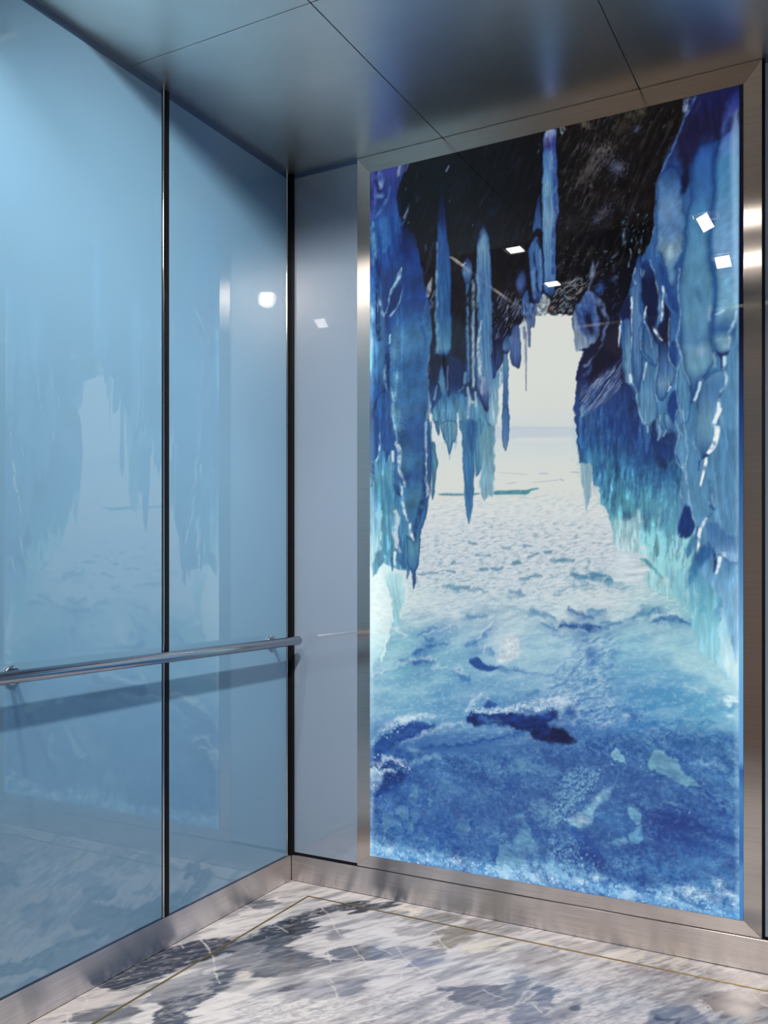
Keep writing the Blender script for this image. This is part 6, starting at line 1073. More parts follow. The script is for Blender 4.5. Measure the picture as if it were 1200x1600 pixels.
    ('stroke',([(290,2254,7.1),(326,2326,9.5),(373,2340,5.9)],(30,70,140)),{'alpha': 0.21,'soft': 3.8,'warp': 16}),
    ('stroke',([(290,2252,2.7),(326,2323,3.6),(373,2338,2.2)],(30,70,140)),{'alpha': 0.6,'soft': 2.4,'warp': 22}),
    ('poly',([(1230,-62),(1245,-58),(1245,2452),(1230,2454)],[(-4.1,6,8,24),(722,8,12,40),(945,22,60,130),(1169,50,110,180),(1615,120,180,222),(1969,95,160,215),(1997,40,95,165),(2062,60,130,190),(2248,40,100,170),(2286,70,140,200),(2427,60,130,200)]),{'soft': 1.3,'warp': 0.0,'tex': 0}),  # right glass edge and its glow, painted as a strip of the print
]

FLOOR_OPS = [
    ('base',([(515,227,205,206,210),(1032,447,204,204,207),(149,423,205,206,210),(1504,235,203,202,206),(28,1105,192,190,190)],980),{}),
    ('grain',([(-66,9.9),(1668,-26),(2077,403),(1996,1414),(26,2469),(-91,2263),(-155,1653)],(150,150,158),0.55,0.5,220,35,-52),{'alpha': 0.3,'soft': 44,'octv': 5}),
    ('grain',([(-66,9.9),(1668,-26),(2077,403),(1996,1414),(26,2469),(-91,2263),(-155,1653)],(70,76,88),0.6,0.3,323,59,-64),{'alpha': 0.4,'soft': 44,'octv': 5}),
    ('poly',([(3.2,1194),(-2.3,1134),(-6.5,960),(96,876),(144,991),(96,1082),(80,1152)],[(1059,186,184,186)]),{'soft': 7.5,'alpha': 0.9,'warp': 22,'tex': 0.02,'ts': (75,20)}),
    ('poly',([(-6.5,960),(-4.7,838),(-8.4,709),(18,643),(63,564),(130,510),(162,635),(143,711),(120,787),(105,886),(65,951)],[(751,42,46,58)]),{'soft': 8.7,'alpha': 0.93,'warp': 26,'tex': 0.02,'ts': (87,23)}),
    ('poly',([(45,574),(24,431),(28,259),(47,158),(133,268),(126,416),(118,516)],[(380,208,208,211)]),{'soft': 10,'alpha': 0.9,'warp': 31,'tex': 0.02,'ts': (102,27)}),
    ('poly',([(-24,287),(4.4,227),(62,218),(106,229),(64,284)],[(249,88,93,106)]),{'soft': 11,'alpha': 0.8,'warp': 33,'tex': 0.02,'ts': (109,29)}),
    ('poly',([(62,1100),(152,1000),(190,992),(201,1051),(177,1101),(100,1142)],[(1065,95,98,108)]),{'soft': 7.2,'alpha': 0.85,'warp': 22,'tex': 0.02,'ts': (72,19)}),
    ('poly',([(225,1075),(184,969),(216,939),(276,972),(312,1028)],[(998,208,208,211)]),{'soft': 7.3,'alpha': 0.9,'warp': 22,'tex': 0.02,'ts': (73,19)}),
    ('poly',([(302,1034),(232,957),(241,898),(292,871),(266,785),(250,686),(288,634),(297,708),(317,829),(323,908),(350,958),(360,1003)],[(862,68,74,88)]),{'soft': 7.7,'alpha': 0.93,'warp': 23,'tex': 0.02,'ts': (77,20)}),
    ('poly',([(159,942),(137,869),(164,810),(195,716),(260,758),(268,842),(239,913),(206,944)],[(851,120,124,134)]),{'soft': 7.9,'alpha': 0.85,'warp': 24,'tex': 0.02,'ts': (79,21)}),
    ('poly',([(169,852),(167,777),(204,727),(232,743),(213,813)],[(783,165,168,176)]),{'soft': 8.2,'alpha': 0.7,'warp': 25,'tex': 0.02,'ts': (82,22)}),
    ('poly',([(350,958),(320,896),(328,824),(400,785),(458,725),(576,691),(688,764),(542,941),(379,992)],[(845,208,208,211)]),{'soft': 7.4,'alpha': 0.9,'warp': 22,'tex': 0.02,'ts': (74,20)}),
    ('poly',([(303,735),(308,671),(374,604),(411,678),(370,744)],[(687,200,197,192)]),{'soft': 8.2,'alpha': 0.8,'warp': 25,'tex': 0.02,'ts': (82,22)}),
    ('poly',([(150,641),(161,530),(171,431),(195,369),(253,267),(308,339),(300,437),(306,506),(278,556),(228,616)],[(473,42,46,58)]),{'soft': 9.4,'alpha': 0.93,'warp': 28,'tex': 0.02,'ts': (94,25)}),
    ('poly',([(179,465),(175,390),(197,298),(238,191),(284,111),(353,51),(448,23),(438,84),(375,150),(293,183),(273,298),(231,360),(234,472)],[(241,42,46,58)]),{'soft': 10,'alpha': 0.93,'warp': 31,'tex': 0.02,'ts': (103,27)}),
    ('poly',([(237,543),(252,463),(302,417),(329,493),(420,513),(511,514),(470,568),(414,661),(386,706),(357,706)],[(562,74,80,93)]),{'soft': 8.7,'alpha': 0.93,'warp': 26,'tex': 0.02,'ts': (87,23)}),
    ('poly',([(177,592),(208,504),(260,530),(349,665),(289,697),(221,670)],[(612,120,122,132)]),{'soft': 8.8,'alpha': 0.85,'warp': 26,'tex': 0.02,'ts': (88,23)}),
    ('poly',([(368,345),(390,314),(426,294),(436,364),(409,397)],[(343,120,122,132)]),{'soft': 9.6,'alpha': 0.8,'warp': 29,'tex': 0.02,'ts': (96,25)}),
    ('poly',([(450,463),(484,393),(561,369),(622,371),(631,417),(571,466),(496,489)],[(425,95,102,118)]),{'soft': 8.9,'alpha': 0.9,'warp': 27,'tex': 0.02,'ts': (89,24)}),
    ('poly',([(564,402),(631,332),(747,287),(771,325),(716,388),(642,411)],[(358,128,130,142)]),{'soft': 8.8,'alpha': 0.8,'warp': 27,'tex': 0.02,'ts': (88,24)}),
    ('poly',([(427,255),(448,163),(538,135),(632,184),(685,231),(621,284),(531,314),(468,366)],[(243,205,206,210)]),{'soft': 19,'alpha': 0.95,'warp': 29,'tex': 0.02,'ts': (97,26)}),
    ('poly',([(527,221),(584,181),(652,193),(638,228),(583,239)],[(212,150,150,158)]),{'soft': 9.7,'alpha': 0.7,'warp': 29,'tex': 0.02,'ts': (97,26)}),
    ('poly',([(589,77),(634,22),(692,11),(701,48),(652,95)],[(51,120,122,122)]),{'soft': 10,'alpha': 0.85,'warp': 31,'tex': 0.02,'ts': (103,27)}),
    ('poly',([(664,186),(698,129),(740,87),(796,77),(780,216),(764,278),(728,262)],[(178,128,124,118)]),{'soft': 9.5,'alpha': 0.85,'warp': 29,'tex': 0.02,'ts': (95,25)}),
    ('poly',([(708,65),(762,-5.4),(863,22),(896,81),(802,93)],[(52,140,138,140)]),{'soft': 9.9,'alpha': 0.8,'warp': 30,'tex': 0.02,'ts': (99,26)}),
    ('poly',([(461,49),(502,16),(575,32),(572,76),(513,86)],[(52,212,206,196)]),{'soft': 11,'alpha': 0.9,'warp': 32,'tex': 0.02,'ts': (106,28)}),
    ('poly',([(792,228),(839,149),(915,126),(937,185),(862,243)],[(186,212,208,200)]),{'soft': 9.2,'alpha': 0.9,'warp': 28,'tex': 0.02,'ts': (92,24)}),
    ('poly',([(299,628),(383,550),(489,526),(474,597),(389,689)],[(599,110,112,120)]),{'soft': 8.5,'alpha': 0.8,'warp': 25,'tex': 0.02,'ts': (85,23)}),
    ('poly',([(458,682),(541,623),(654,539),(753,464),(750,484),(649,580),(630,690),(567,751),(484,782),(411,779),(443,734)],[(648,150,153,165)]),{'soft': 7.9,'alpha': 0.8,'warp': 24,'tex': 0.02,'ts': (79,21)}),
    ('poly',([(455,741),(479,693),(495,684),(485,733)],[(713,80,80,90)]),{'soft': 7.8,'alpha': 0.85,'warp': 23,'tex': 0.02,'ts': (78,21)}),
    ('poly',([(581,631),(600,591),(655,591),(651,679),(620,695)],[(638,115,122,138)]),{'soft': 7.8,'alpha': 0.85,'warp': 23,'tex': 0.02,'ts': (78,21)}),
    ('poly',([(833,518),(896,484),(956,445),(1028,435),(1045,481),(987,553),(932,569),(882,541)],[(504,92,98,112)]),{'soft': 7.6,'alpha': 0.88,'warp': 23,'tex': 0.02,'ts': (76,20)}),
    ('poly',([(967,550),(1045,481),(1057,515),(1016,564)],[(528,108,116,134)]),{'soft': 7.4,'alpha': 0.7,'warp': 22,'tex': 0.02,'ts': (74,20)}),
    ('poly',([(705,394),(732,363),(767,361),(752,418)],[(384,115,118,150)]),{'soft': 8.6,'alpha': 0.7,'warp': 26,'tex': 0.02,'ts': (86,23)}),
    ('grain',([(425,799),(1032,447),(1237,533),(1295,734),(505,1157),(472,954)],(125,130,142),0.57,0.3,27,6.8,-50),{'alpha': 0.5,'soft': 27,'octv': 4}),
    ('grain',([(982,310),(1433,145),(1656,140),(1671,312),(1096,621)],(125,130,145),0.57,0.3,31,7.6,-50),{'alpha': 0.5,'soft': 31,'octv': 4}),
    ('poly',([(1006,374),(1044,338),(1072,453),(1057,515)],[(422,116,124,140)]),{'soft': 7.8,'alpha': 0.8,'warp': 23,'tex': 0.02,'ts': (78,21)}),
    ('poly',([(1066,400),(1103,366),(1157,421),(1151,478),(1113,485)],[(431,90,100,120)]),{'soft': 7.6,'alpha': 0.85,'warp': 23,'tex': 0.02,'ts': (76,20)}),
    ('poly',([(1068,496),(1099,479),(1169,532),(1160,574),(1092,610)],[(539,110,118,138)]),{'soft': 7.2,'alpha': 0.75,'warp': 21,'tex': 0.02,'ts': (72,19)}),
    ('poly',([(1198,440),(1227,418),(1247,427),(1216,462)],[(437,85,88,98)]),{'soft': 7.4,'alpha': 0.85,'warp': 22,'tex': 0.02,'ts': (74,20)}),
    ('poly',([(1173,413),(1215,397),(1220,414),(1188,425)],[(412,120,120,128)]),{'soft': 7.5,'alpha': 0.7,'warp': 23,'tex': 0.02,'ts': (75,20)}),
    ('poly',([(1491,256),(1519,186),(1591,140),(1656,140),(1663,217),(1607,285),(1564,315),(1527,277)],[(228,80,80,92)]),{'soft': 7.6,'alpha': 0.92,'warp': 23,'tex': 0.02,'ts': (76,20)}),
    ('poly',([(1389,389),(1442,322),(1517,321),(1564,358),(1622,327),(1589,471),(1444,504)],[(386,104,112,132)]),{'soft': 7.1,'alpha': 0.75,'warp': 21,'tex': 0.02,'ts': (71,19)}),
    ('poly',([(1409,379),(1464,387),(1479,415),(1425,408)],[(397,60,66,92)]),{'soft': 7.1,'alpha': 0.8,'warp': 21,'tex': 0.02,'ts': (71,19)}),
    ('poly',([(1413,228),(1473,175),(1486,189),(1448,231)],[(206,130,128,134)]),{'soft': 7.9,'alpha': 0.7,'warp': 24,'tex': 0.02,'ts': (79,21)}),
    ('poly',([(959,208),(1041,130),(1109,178),(1088,237),(1001,252)],[(201,160,158,164)]),{'soft': 8.8,'alpha': 0.75,'warp': 26,'tex': 0.02,'ts': (88,23)}),
    ('poly',([(1022,69),(1144,22),(1196,46),(1179,107),(1075,111)],[(71,160,158,160)]),{'soft': 9.2,'alpha': 0.75,'warp': 27,'tex': 0.02,'ts': (92,24)}),
    ('poly',([(974,94),(1017,53),(1044,75),(1002,115)],[(85,212,208,200)]),{'soft': 9.3,'alpha': 0.8,'warp': 28,'tex': 0.02,'ts': (93,25)}),
    ('poly',([(1193,83),(1263,28),(1304,40),(1272,123),(1209,124)],[(80,212,208,202)]),{'soft': 8.9,'alpha': 0.85,'warp': 27,'tex': 0.02,'ts': (89,24)}),
    ('poly',([(1310,70),(1386,13),(1463,37),(1402,101),(1328,93)],[(63,206,202,196)]),{'soft': 8.7,'alpha': 0.8,'warp': 26,'tex': 0.02,'ts': (87,23)}),
    ('poly',([(1253,149),(1333,122),(1407,129),(1379,167),(1296,173)],[(148,150,146,154)]),{'soft': 8.4,'alpha': 0.7,'warp': 25,'tex': 0.02,'ts': (84,22)}),
    ('poly',([(1456,72),(1535,45),(1639,64),(1575,98)],[(70,148,144,150)]),{'soft': 8.4,'alpha': 0.7,'warp': 25,'tex': 0.02,'ts': (84,22)}),
    ('grain',([(1299,76),(1646,16),(1654,114),(1293,159)],(120,118,124),0.56,0.3,34,11,-50),{'alpha': 0.55,'soft': 22}),
    ('flecks',([(-6.5,960),(-8.4,709),(130,510),(125,784)],(190,192,196),90,26,7.0,-58,30,0.7,3),{}),
    ('flecks',([(302,1034),(232,957),(266,785),(323,908)],(185,188,194),80,22,6.0,-58,30,0.7,4),{}),
    ('flecks',([(179,465),(197,298),(353,51),(446,35),(293,183),(234,472)],(185,188,194),80,31,7.5,-58,30,0.7,5),{}),
    ('flecks',([(237,543),(308,414),(511,514),(403,667)],(150,154,162),60,47,7.0,-58,20,0.6,6),{}),
    ('flecks',([(504,811),(1041,470),(1092,610),(514,920)],(110,116,128),120,17,5.7,-50,40,0.6,7),{}),
    ('stroke',([(50,580,5.0),(124,629,4.8),(190,686,4.6),(238,740,4.4),(291,786,4.3)],(212,211,208)),{'alpha': 0.95,'soft': 1.6,'warp': 2.0}),
    ('stroke',([(74,594,3.7),(104,614,3.7)],(212,211,208)),{'alpha': 0.95,'soft': 1.6,'warp': 2.0}),
    ('stroke',([(7.1,630,3.7),(45,654,3.7)],(212,211,208)),{'alpha': 0.95,'soft': 1.6,'warp': 2.0}),
    ('stroke',([(-18,284,5.8),(38,298,5.7),(86,326,5.6)],(212,211,208)),{'alpha': 0.95,'soft': 1.6,'warp': 2.0}),
    ('stroke',([(7.2,1023,3.1),(36,1035,3.1),(64,1073,3.0)],(212,211,208)),{'alpha': 0.95,'soft': 1.6,'warp': 2.0}),
    ('stroke',([(45,1109,4.4),(90,1147,4.3)],(212,211,208)),{'alpha': 0.95,'soft': 1.6,'warp': 2.0}),
    ('stroke',([(52,1105,2.9),(80,1128,2.9)],(212,211,208)),{'alpha': 0.95,'soft': 1.6,'warp': 2.0}),
    ('stroke',([(3.1,969,4.3),(65,951,4.2),(96,876,4.3),(135,795,4.4)],(212,211,208)),{'alpha': 0.95,'soft': 1.6,'warp': 2.0}),
    ('stroke',([(2.2,1138,2.9),(90,1075,2.9),(160,1008,3.0)],(212,211,208)),{'alpha': 0.95,'soft': 1.6,'warp': 2.0}),
    ('stroke',([(217,158,4.3),(316,234,4.1),(375,303,3.9),(420,345,3.8)],(212,211,208)),{'alpha': 0.95,'soft': 1.6,'warp': 2.0}),
    ('stroke',([(476,379,4.0),(537,434,3.8),(589,473,3.7)],(212,211,208)),{'alpha': 0.95,'soft': 1.6,'warp': 2.0}),
    ('stroke',([(428,441,3.0),(494,523,2.9)],(212,211,208)),{'alpha': 0.95,'soft': 1.6,'warp': 2.0}),
    ('stroke',([(189,373,3.3),(260,403,3.2)],(212,211,208)),{'alpha': 0.95,'soft': 1.6,'warp': 2.0}),
    ('stroke',([(606,327,4.0),(676,393,3.8),(753,448,3.6),(822,495,3.4)],(212,211,208)),{'alpha': 0.95,'soft': 1.6,'warp': 2.0}),
    ('stroke',([(561,369,3.0),(632,391,2.9)],(212,211,208)),{'alpha': 0.95,'soft': 1.6,'warp': 2.0}),
    ('stroke',([(666,175,4.2),(728,244,4.0),(779,296,3.9)],(212,211,208)),{'alpha': 0.95,'soft': 1.6,'warp': 2.0}),
    ('stroke',([(545,628,4.0),(596,666,3.9),(623,700,3.8)],(212,211,208)),{'alpha': 0.95,'soft': 1.6,'warp': 2.0}),
    ('stroke',([(552,617,2.7),(579,639,2.6)],(212,211,208)),{'alpha': 0.95,'soft': 1.6,'warp': 2.0}),
    ('stroke',([(534,611,3.8),(670,516,3.8),(785,415,3.9),(801,391,3.9)],(212,211,208)),{'alpha': 0.95,'soft': 1.6,'warp': 2.0}),
    ('stroke',([(977,558,3.2),(1003,531,3.2),(1043,476,3.3)],(212,211,208)),{'alpha': 0.95,'soft': 1.6,'warp': 2.0}),
    ('stroke',([(955,474,2.6),(1025,492,2.5)],(212,211,208)),{'alpha': 0.95,'soft': 1.6,'warp': 2.0}),
    ('stroke',([(710,487,2.7),(728,523,2.7)],(212,211,208)),{'alpha': 0.95,'soft': 1.6,'warp': 2.0}),
    ('stroke',([(1032,134,3.6),(1082,176,3.5),(1107,195,3.5)],(212,211,208)),{'alpha': 0.95,'soft': 1.6,'warp': 2.0}),
    ('stroke',([(1490,250,3.6),(1520,267,3.5),(1539,309,3.4)],(212,211,208)),{'alpha': 0.95,'soft': 1.6,'warp': 2.0}),
    ('stroke',([(1619,146,5.3),(1640,190,5.1),(1662,204,5.1)],(212,211,208)),{'alpha': 0.95,'soft': 1.6,'warp': 2.0}),
    ('stroke',([(1099,479,3.0),(1142,521,2.9)],(212,211,208)),{'alpha': 0.95,'soft': 1.6,'warp': 2.0}),
    ('stroke',([(1296,61,3.0),(1283,117,2.9)],(212,211,208)),{'alpha': 0.95,'soft': 1.6,'warp': 2.0}),
    ('stroke',([(1599,2.9,2.9),(1624,28,2.8)],(212,211,208)),{'alpha': 0.95,'soft': 1.6,'warp': 2.0}),
    ('stroke',([(1067,510,9.8),(1065,415,10),(1075,337,11)],(212,211,208)),{'alpha': 0.5,'soft': 1.6,'warp': 2.0}),
    ('grain',([(-66,9.9),(1668,-26),(2077,403),(1996,1414),(26,2469),(-91,2263),(-155,1653)],(60,64,76),0.63,0.35,132,21,-58),{'alpha': 0.3,'soft': 44,'octv': 5}),
    ('grain',([(-66,9.9),(1668,-26),(2077,403),(1996,1414),(26,2469),(-91,2263),(-155,1653)],(210,208,206),0.6,0.35,118,18,-58),{'alpha': 0.3,'soft': 44,'octv': 5}),
]


def srgb_lin(c):
    c = np.clip(c / 255., 0, 1)
    return np.where(c <= .04045, c / 12.92, ((c + .055) / 1.055) ** 2.4)

def painted_sheet(name, painter, place, attr, mat, parent=None, origin=None, skip=None):
    """a finely divided flat sheet carrying the painter's colours at its vertices"""
    nx, ny = painter.nx, painter.ny
    co = place(painter.P.ravel() / 1000, painter.Q.ravel() / 1000)
    if origin is not None: co = co - np.array(origin)
    idx = np.arange(nx * ny).reshape(ny, nx)
    q = np.stack([idx[1:, :-1], idx[1:, 1:], idx[:-1, 1:], idx[:-1, :-1]], -1).reshape(-1, 4)
    me = bpy.data.meshes.new(name)
    me.vertices.add(len(co)); me.vertices.foreach_set('co', co.astype(np.float32).ravel())
    me.loops.add(q.size); me.loops.foreach_set('vertex_index', q.astype(np.int32).ravel())
    me.polygons.add(len(q)); me.polygons.foreach_set('loop_start', np.arange(0, q.size, 4, dtype=np.int32))
    me.update(calc_edges=True)
    at = me.color_attributes.new(attr, 'FLOAT_COLOR', 'POINT')
    rgba = np.ones((len(co), 4), np.float32); rgba[:, :3] = srgb_lin(painter.C).reshape(-1, 3)
    at.data.foreach_set('color', rgba.ravel())
    me.materials.append(mat)
    o = bpy.data.objects.new(name, me); link(o, parent)
    if parent is None and origin is not None: o.location = origin
    return o

# ------------------------------------------------------------------ the room
T = .10
tag(box('wall_left', (-T - .016, -D - T, -.02), (-.016, T, 3.0), M_DARK), 'dark wall lining behind the blue glass on the left', 'wall', kind='structure')
tag(box('wall_rear', (-.016, .016, -.02), (W + .016, .016 + T, 3.0), M_DARK), 'dark wall lining behind the backlit picture', 'wall', kind='structure')
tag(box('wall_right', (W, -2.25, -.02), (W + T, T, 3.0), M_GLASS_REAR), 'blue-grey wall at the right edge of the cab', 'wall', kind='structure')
tag(box('wall_front', (-.016, -D - T, -.02), (2.75, -D, 3.0), M_PAINT), 'bronze clad wall at the front of the cab', 'wall', kind='structure')
tag(box('wall_doorway', (2.65, -D, -.02), (2.75, -2.25, 3.0), M_PAINT), 'bronze clad side of the doorway recess', 'wall', kind='structure')
tag(box('wall_return', (W + T, -2.25, -.02), (2.75, -2.25 + T, 3.0), M_PAINT), 'bronze clad return of the doorway recess', 'wall', kind='structure')
tag(box('ceiling', (-T, -D - T, 2.86), (2.75, T, 3.0), M_DARK), 'dark slab above the steel ceiling panels', 'ceiling', kind='structure')

# marble floor
fp = Painter(2650, 3050, 3.6, seed=77, flow=(190, 40, -58, 3.6))
fp.run(FLOOR_OPS)
fl = painted_sheet('floor', fp, lambda p, q: np.stack([p, -q, np.zeros_like(p)], -1), 'Stone', M_FLOOR, origin=(1.3, -1.5, 0))
tag(fl, 'white marble floor with dark grey clouds and pale veins', 'floor', kind='structure')
INX, INY = .146, -.109
def inlay(n, lo, hi, lab): tag(box('trim_%d' % n, lo, hi, M_BRASS), lab, 'floor inlay', kind='structure')
inlay(1, (INX - .0035, -2.9, -.002), (INX + .0035, INY, .0012), 'thin brass inlay line in the marble along the left wall')
inlay(2, (INX - .0035, INY - .0035, -.002), (W - .14, INY + .0035, .0013), 'thin brass inlay line in the marble along the rear wall')

# baseboards
bt = .014
tag(box('baseboard_left', (-.016, -D + .002, .0015), (bt - .014 + .0005, -.001, BB), M_STEEL_H, vertical=True, bev=.0012), 'brushed steel baseboard below the left blue glass', 'baseboard', kind='structure')
tag(box('baseboard_rear', (.0015, -.0005, .0015), (W - .001, .016, BB), M_STEEL_H, vertical=True, bev=.0012), 'brushed steel baseboard below the backlit picture', 'baseboard', kind='structure')

# ------------------------------------------------------------------ glass wall panels
TB = .023
def glass_left(y0, y1, lab):
    t = empty('glass_wall_panel', (0, (y0 + y1) / 2, BB), lab, 'glass panel', 'blue glass panels on the left wall')
    box('glass_sheet', (-.0145, y0, BB + .006), (0, y1, HC - TB), M_GLASS, t, bev=.001)
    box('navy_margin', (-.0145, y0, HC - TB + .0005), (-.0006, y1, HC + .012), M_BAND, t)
    box('bottom_gasket', (-.0145, y0, BB + .0008), (-.002, y1, BB + .0055), M_BAND, t)
    return t
glass_left(-.666, -.032, 'pale blue glass wall panel between the black seam and the rear corner')
glass_left(-1.376, -.701, 'large blue glass wall panel left of the black seam, mirroring the ice arch')
glass_left(-2.086, -1.411, 'blue glass wall panel nearest the cab entrance')
glass_left(-2.90, -2.121, 'blue glass wall panel beside the cab front wall')

def glass_rear(x0, x1, lab):
    t = empty('narrow_glass_panel', ((x0 + x1) / 2, 0, BB), lab, 'glass panel', 'narrow glass panels beside the backlit picture')
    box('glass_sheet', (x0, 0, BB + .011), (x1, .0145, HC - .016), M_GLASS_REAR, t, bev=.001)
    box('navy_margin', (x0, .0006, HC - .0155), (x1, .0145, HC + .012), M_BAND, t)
    box('bottom_gasket', (x0, .003, BB + .0008), (x1, .0145, BB + .0105), M_BLACK, t)
    return t
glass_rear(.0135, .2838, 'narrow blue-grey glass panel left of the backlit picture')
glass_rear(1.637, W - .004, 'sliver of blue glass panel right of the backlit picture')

# seams between the panels: a black joint with a polished strip in it
def seam(y0, y1, lab):
    t = empty('panel_seam', (0, (y0 + y1) / 2, BB), lab, 'wall joint', 'vertical joints in the left wall')
    ym = y0 + (y1 - y0) * .53
    box('steel_backing', (-.0150, y0 + .001, BB + .001), (-.0125, ym, HC + .01), M_BLACK, t)
    bm = bmesh.new(); bm_cyl(bm, (-.0068, ym - .0052, BB + .001), (-.0068, ym - .0052, HC + .01), .0048, 24)
    finish('steel_strip', bm, M_CHROME, t, smooth=True)
    box('black_joint', (-.0155, ym + .0004, BB + .001), (-.0010, y1 - .0006, HC + .01), M_BLACK, t)
seam(-.7005, -.6665, 'black seam with a shiny steel strip between the two left glass panels')
seam(-1.4105, -1.3765, 'black seam with steel strip outside the picture edge')
seam(-2.1205, -2.0865, 'black seam with steel strip by the cab entrance')
t = empty('corner_joint', (0, -.015, BB), 'black joint with a steel strip in the rear left corner', 'wall joint')
bm = bmesh.new(); bm_cyl(bm, (-.0068, -.0210, BB + .001), (-.0068, -.0210, HC + .01), .0060, 24)
finish('steel_strip', bm, M_CHROME, t, smooth=True)
box('steel_backing', (-.0150, -.0312, BB + .001), (-.0132, -.0150, HC + .01), M_BLACK, t)
box('black_joint', (-.0150, -.0146, BB + .001), (.0125, .0145, HC + .01), M_BLACK, t)
t = empty('side_joint', (1.632, 0, BB), 'black joint between the picture frame and the right glass sliver', 'wall joint')
box('black_joint', (1.6285, .004, BB + .001), (1.6365, .0150, HC + .01), M_BLACK, t)

# ------------------------------------------------------------------ backlit picture in its steel frame
PX0, PX1, PZ0, PZ1 = .338, 1.578, .144, 2.574
FX0, FX1, FZ0, FZ1 = .2845, 1.6280, BB + .0034, HC - .001
pic = empty('backlit_picture', ((PX0 + PX1) / 2, 0, FZ0), 'tall glowing picture of a blue ice cave in a brushed steel frame', 'picture')
po = pic.location
def prism(name, pts, y0, y1, mat, vertical):
    bm = bmesh.new()
    a = [bm.verts.new((x, y0, z)) for x, z in pts]; b = [bm.verts.new((x, y1, z)) for x, z in pts]
    bm.faces.new(a); bm.faces.new(b[::-1])
    for i in range(len(pts)): bm.faces.new((a[i], a[i - 1], b[i - 1], b[i]))
    bmesh.ops.recalc_face_normals(bm, faces=bm.faces)
    bmesh.ops.bevel(bm, geom=bm.edges[:], offset=.0007, segments=2, affect='EDGES')
    return finish(name, bm, mat, pic, vertical, smooth=True)
g = .0002
prism('frame_stile', [(FX0, FZ0), (PX0 - g, PZ0), (PX0 - g, PZ1), (FX0, FZ1)], -.001, .0155, M_STEEL_V, False)
prism('frame_stile', [(FX1, FZ0), (FX1, FZ1), (PX1 + g, PZ1), (PX1 + g, PZ0)], -.001, .0155, M_STEEL_V, False)
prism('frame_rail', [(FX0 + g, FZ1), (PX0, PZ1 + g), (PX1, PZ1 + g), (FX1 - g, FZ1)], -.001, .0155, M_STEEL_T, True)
prism('frame_rail', [(FX0 + g, FZ0), (FX1 - g, FZ0), (PX1, PZ0 - g), (PX0, PZ0 - g)], -.001, .0155, M_STEEL_H, True)
pp = Painter(1240, 2430, 2.3)
pp.run(PICTURE_OPS)
pp.tone(150, 205, .87, .97, 1350, 1650)
sheet = painted_sheet('printed_glass', pp, lambda p, q: np.stack([PX0 + p, np.full_like(p, -.0030), PZ1 - q], -1), 'Print', M_PRINT, pic, tuple(po))
box('glass_backing', (PX0 + .0005, -.0026, PZ0 + .0005), (PX1 - .0005, .0150, PZ1 - .0005), M_DARK, pic)

# ------------------------------------------------------------------ handrail
RX, RZ, RR = .070, .9035, .0158
rail = empty('handrail', (0, -.70, RZ), 'round brushed steel handrail along the left glass wall', 'handrail')
bm = bmesh.new(); bm_cyl(bm, (RX, -2.30, RZ), (RX, -.055, RZ), RR, 48, .0035)
M_RAIL = mat_steel('satin_rail_steel', (.42, .45, .50), .16, .3, (6, 200, 1), .02)
finish('rail', bm, M_RAIL, rail, False, smooth=True)
for y in (-.135, -1.250, -2.20):
    bm = bmesh.new()
    bm_cyl(bm, (.0006, y, RZ - .004), (.010, y, RZ - .004), .0245, 40, .003)
    b_ = finish('bracket', bm, M_CHROME, rail, False, smooth=True)
    bm = bmesh.new(); bm_cyl(bm, (.010, y, RZ - .002), (RX, y, RZ - .002), .0075, 24)
    finish('standoff', bm, M_CHROME, b_, False, smooth=True)

# ------------------------------------------------------------------ steel ceiling: flat border panels round a raised light coffer
GP = .0016
def cpanel(x0, x1, y0, y1, lab):
    o = box('ceiling_panel', (x0 + GP, y0 + GP, HC), (x1 - GP, y1 - GP, HC + .02), M_CEIL, vertical=False, bev=.0008)
    tag(o, lab, 'ceiling panel', 'brushed steel ceiling panels')
XS = (-.012, .620, 1.281, W)
cpanel(XS[0], XS[1], -.828, .014, 'satin steel ceiling panel over the rear left corner')
cpanel(XS[1], XS[2], -.828, .014, 'satin steel ceiling panel above the middle of the backlit picture')
cpanel(XS[2], XS[3], -.828, .014, 'satin steel ceiling panel above the right side of the backlit picture')
CY0, CY1, CX0, CX1 = -2.62, -1.09, .16, 1.75
bm = bmesh.new()
pts = [(XS[0] + GP, -D + GP), (CX0 - GP, -D + GP), (CX0 - GP, CY1 + GP), (XS[1] - GP, CY1 + GP), (XS[1] - GP, -.828 - GP), (XS[0] + GP, -.828 - GP)]
lo = [bm.verts.new((x, y, HC)) for x, y in pts]; hi = [bm.verts.new((x, y, HC + .02)) for x, y in pts]
bm.faces.new(lo); bm.faces.new(hi[::-1])
for i in range(6): bm.faces.new((lo[i], lo[i - 1], hi[i - 1], hi[i]))
tag(finish('ceiling_panel', bm, M_CEIL), 'angled steel ceiling panel along the left glass wall, beyond the cross seam', 'ceiling panel', 'brushed steel ceiling panels')
cpanel(XS[1], XS[2], CY1, -.828, 'steel ceiling strip behind the middle ceiling panel')
cpanel(XS[2], CX1, CY1, -.828, 'steel ceiling strip behind the right ceiling panel')
cpanel(CX1, 2.65, -D, -.828, 'steel ceiling panel along the right wall')
cpanel(CX0, CX1, -D, CY0, 'steel ceiling panel by the front wall')
bm = bmesh.new()
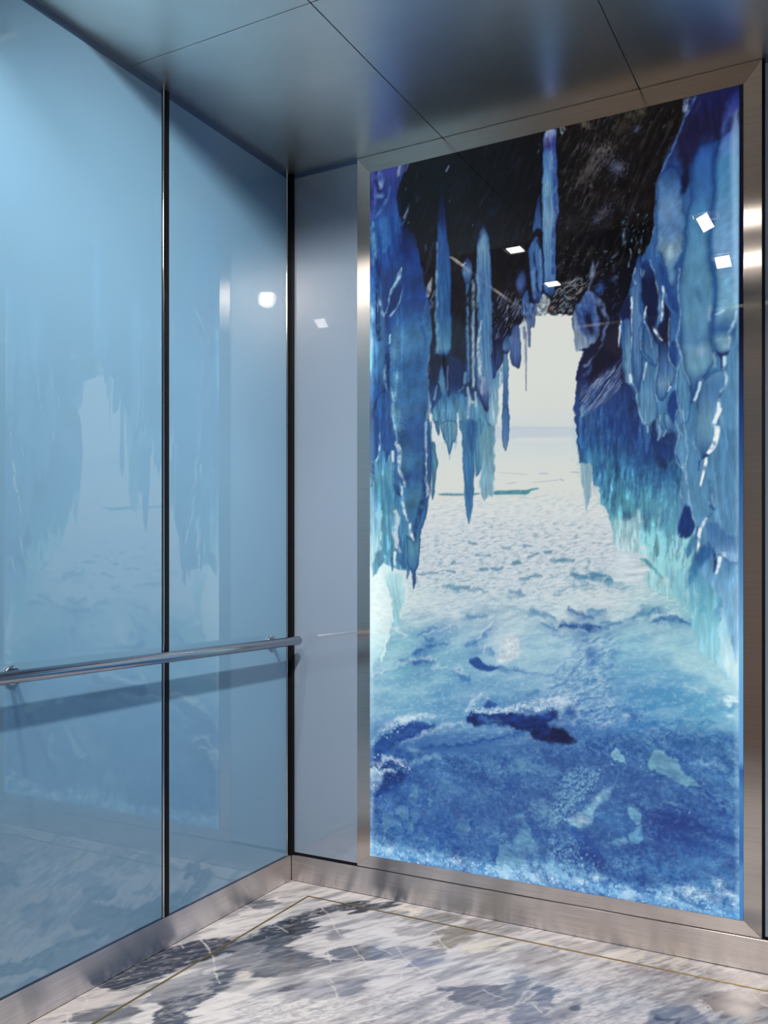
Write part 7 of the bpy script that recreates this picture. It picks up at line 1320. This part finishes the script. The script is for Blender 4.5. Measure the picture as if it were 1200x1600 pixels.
for lo, hi in (((CX0 - .01, CY0 - .01, HC + .021), (CX0, CY1 + .01, HL + .01)), ((CX1, CY0 - .01, HC + .021), (CX1 + .01, CY1 + .01, HL + .01)),
               ((CX0, CY1, HC + .021), (CX1, CY1 + .01, HL + .01)), ((CX0, CY0 - .01, HC + .021), (CX1, CY0, HL + .01)),
               ((CX0, CY0, HL), (CX1, CY1, HL + .01))):
    bm_box(bm, lo, hi)
cf = finish('light_coffer', bm, M_DARK)
tag(cf, 'raised dark coffer holding the square downlights', 'ceiling coffer')

def downlight(x, y, lab):
    t = empty('downlight', (x, y, HL), lab, 'downlight', 'square downlights in the ceiling coffer')
    bm = bmesh.new(); s = .062
    for lo, hi in (((x - s, y - s, HL - .008), (x - s + .012, y + s, HL - .0005)), ((x + s - .012, y - s, HL - .008), (x + s, y + s, HL - .0005)),
                   ((x - s + .012, y - s, HL - .008), (x + s - .012, y - s + .012, HL - .0005)), ((x - s + .012, y + s - .012, HL - .008), (x + s - .012, y + s, HL - .0005))):
        bm_box(bm, lo, hi)
    finish('housing', bm, M_HOUSING, t)
    # made-up tilt: right lenses light the left wall and floor, others point straight down
    k = 0 if x < .9 else 1 if y > -2 else 2; aim = AIM[k]
    d = (Vector(aim) - Vector((x, y, HL))).normalized() if aim else Vector((0, 0, -1))
    rot = d.to_track_quat('-Z', 'Y')
    bm = bmesh.new(); bm_box(bm, (-.036, -.036, -.002), (.036, .036, .002))
    bmesh.ops.rotate(bm, verts=bm.verts, cent=(0, 0, 0), matrix=rot.to_matrix())
    c = Vector((x, y, HL - .034 if aim else HL - .005)); bmesh.ops.translate(bm, verts=bm.verts, vec=c)
    l = finish('lens', bm, M_LAMP, t)
    l['label'] = 'glowing white lens'
    la = bpy.data.lights.new('added_beam', 'AREA'); la.shape = 'DISK'; la.size = (.08, .11, .11)[k]; la.energy = BEAM * POWER[k]  # added area light, wider than its lens, to brighten walls and floor
    la.color = (1, .89, .79); la.spread = math.radians(SPREAD[k])
    lo_ = bpy.data.objects.new('added_beam', la); link(lo_, t); lo_.location = c - t.location + d * .0035
    lo_.rotation_euler = rot.to_euler()
AIM = (None, (0, -.30, 1.55), (1.12, -.42, 0))
POWER = (.36, .66, .66)
SPREAD = (104, 84, 76)
for x, y, lab in ((1.24, -1.575, 'square downlight mirrored high in the right of the picture'), (1.24, -2.18, 'square downlight mirrored lower at the right edge of the picture'),
                  (.315, -1.575, 'square downlight mirrored on the dark rock of the picture'), (.315, -2.20, 'square downlight mirrored at the crown of the ice arch')):
    downlight(x, y, lab)

# ------------------------------------------------------------------ camera and view
w = bpy.data.worlds.new('World'); SC.world = w; w.use_nodes = True
w.node_tree.nodes['Background'].inputs['Color'].default_value = (.0, .0, .0, 1)
cam = bpy.data.cameras.new('camera'); co = bpy.data.objects.new('camera', cam); COL.objects.link(co)
co.location = (1.8852, -2.7858, 1.17)
co.rotation_euler = (math.pi / 2, 0, .4917)
cam.sensor_fit = 'VERTICAL'; cam.sensor_height = 36
cam.lens = 1397.9 / 1600 * 36
cam.shift_y = (886.44 - 800) / 1600
cam.clip_start = .01
SC.camera = co
SC.view_settings.view_transform = 'Standard'; SC.view_settings.look = 'None'
SC.view_settings.gamma = 1; SC.view_settings.exposure = 0; SC.view_settings.use_curve_mapping = False
SC.cycles.max_bounces = 7; SC.cycles.glossy_bounces = 6; SC.cycles.diffuse_bounces = 4
SC.cycles.sample_clamp_indirect = 4
SC.cycles.use_denoising = True
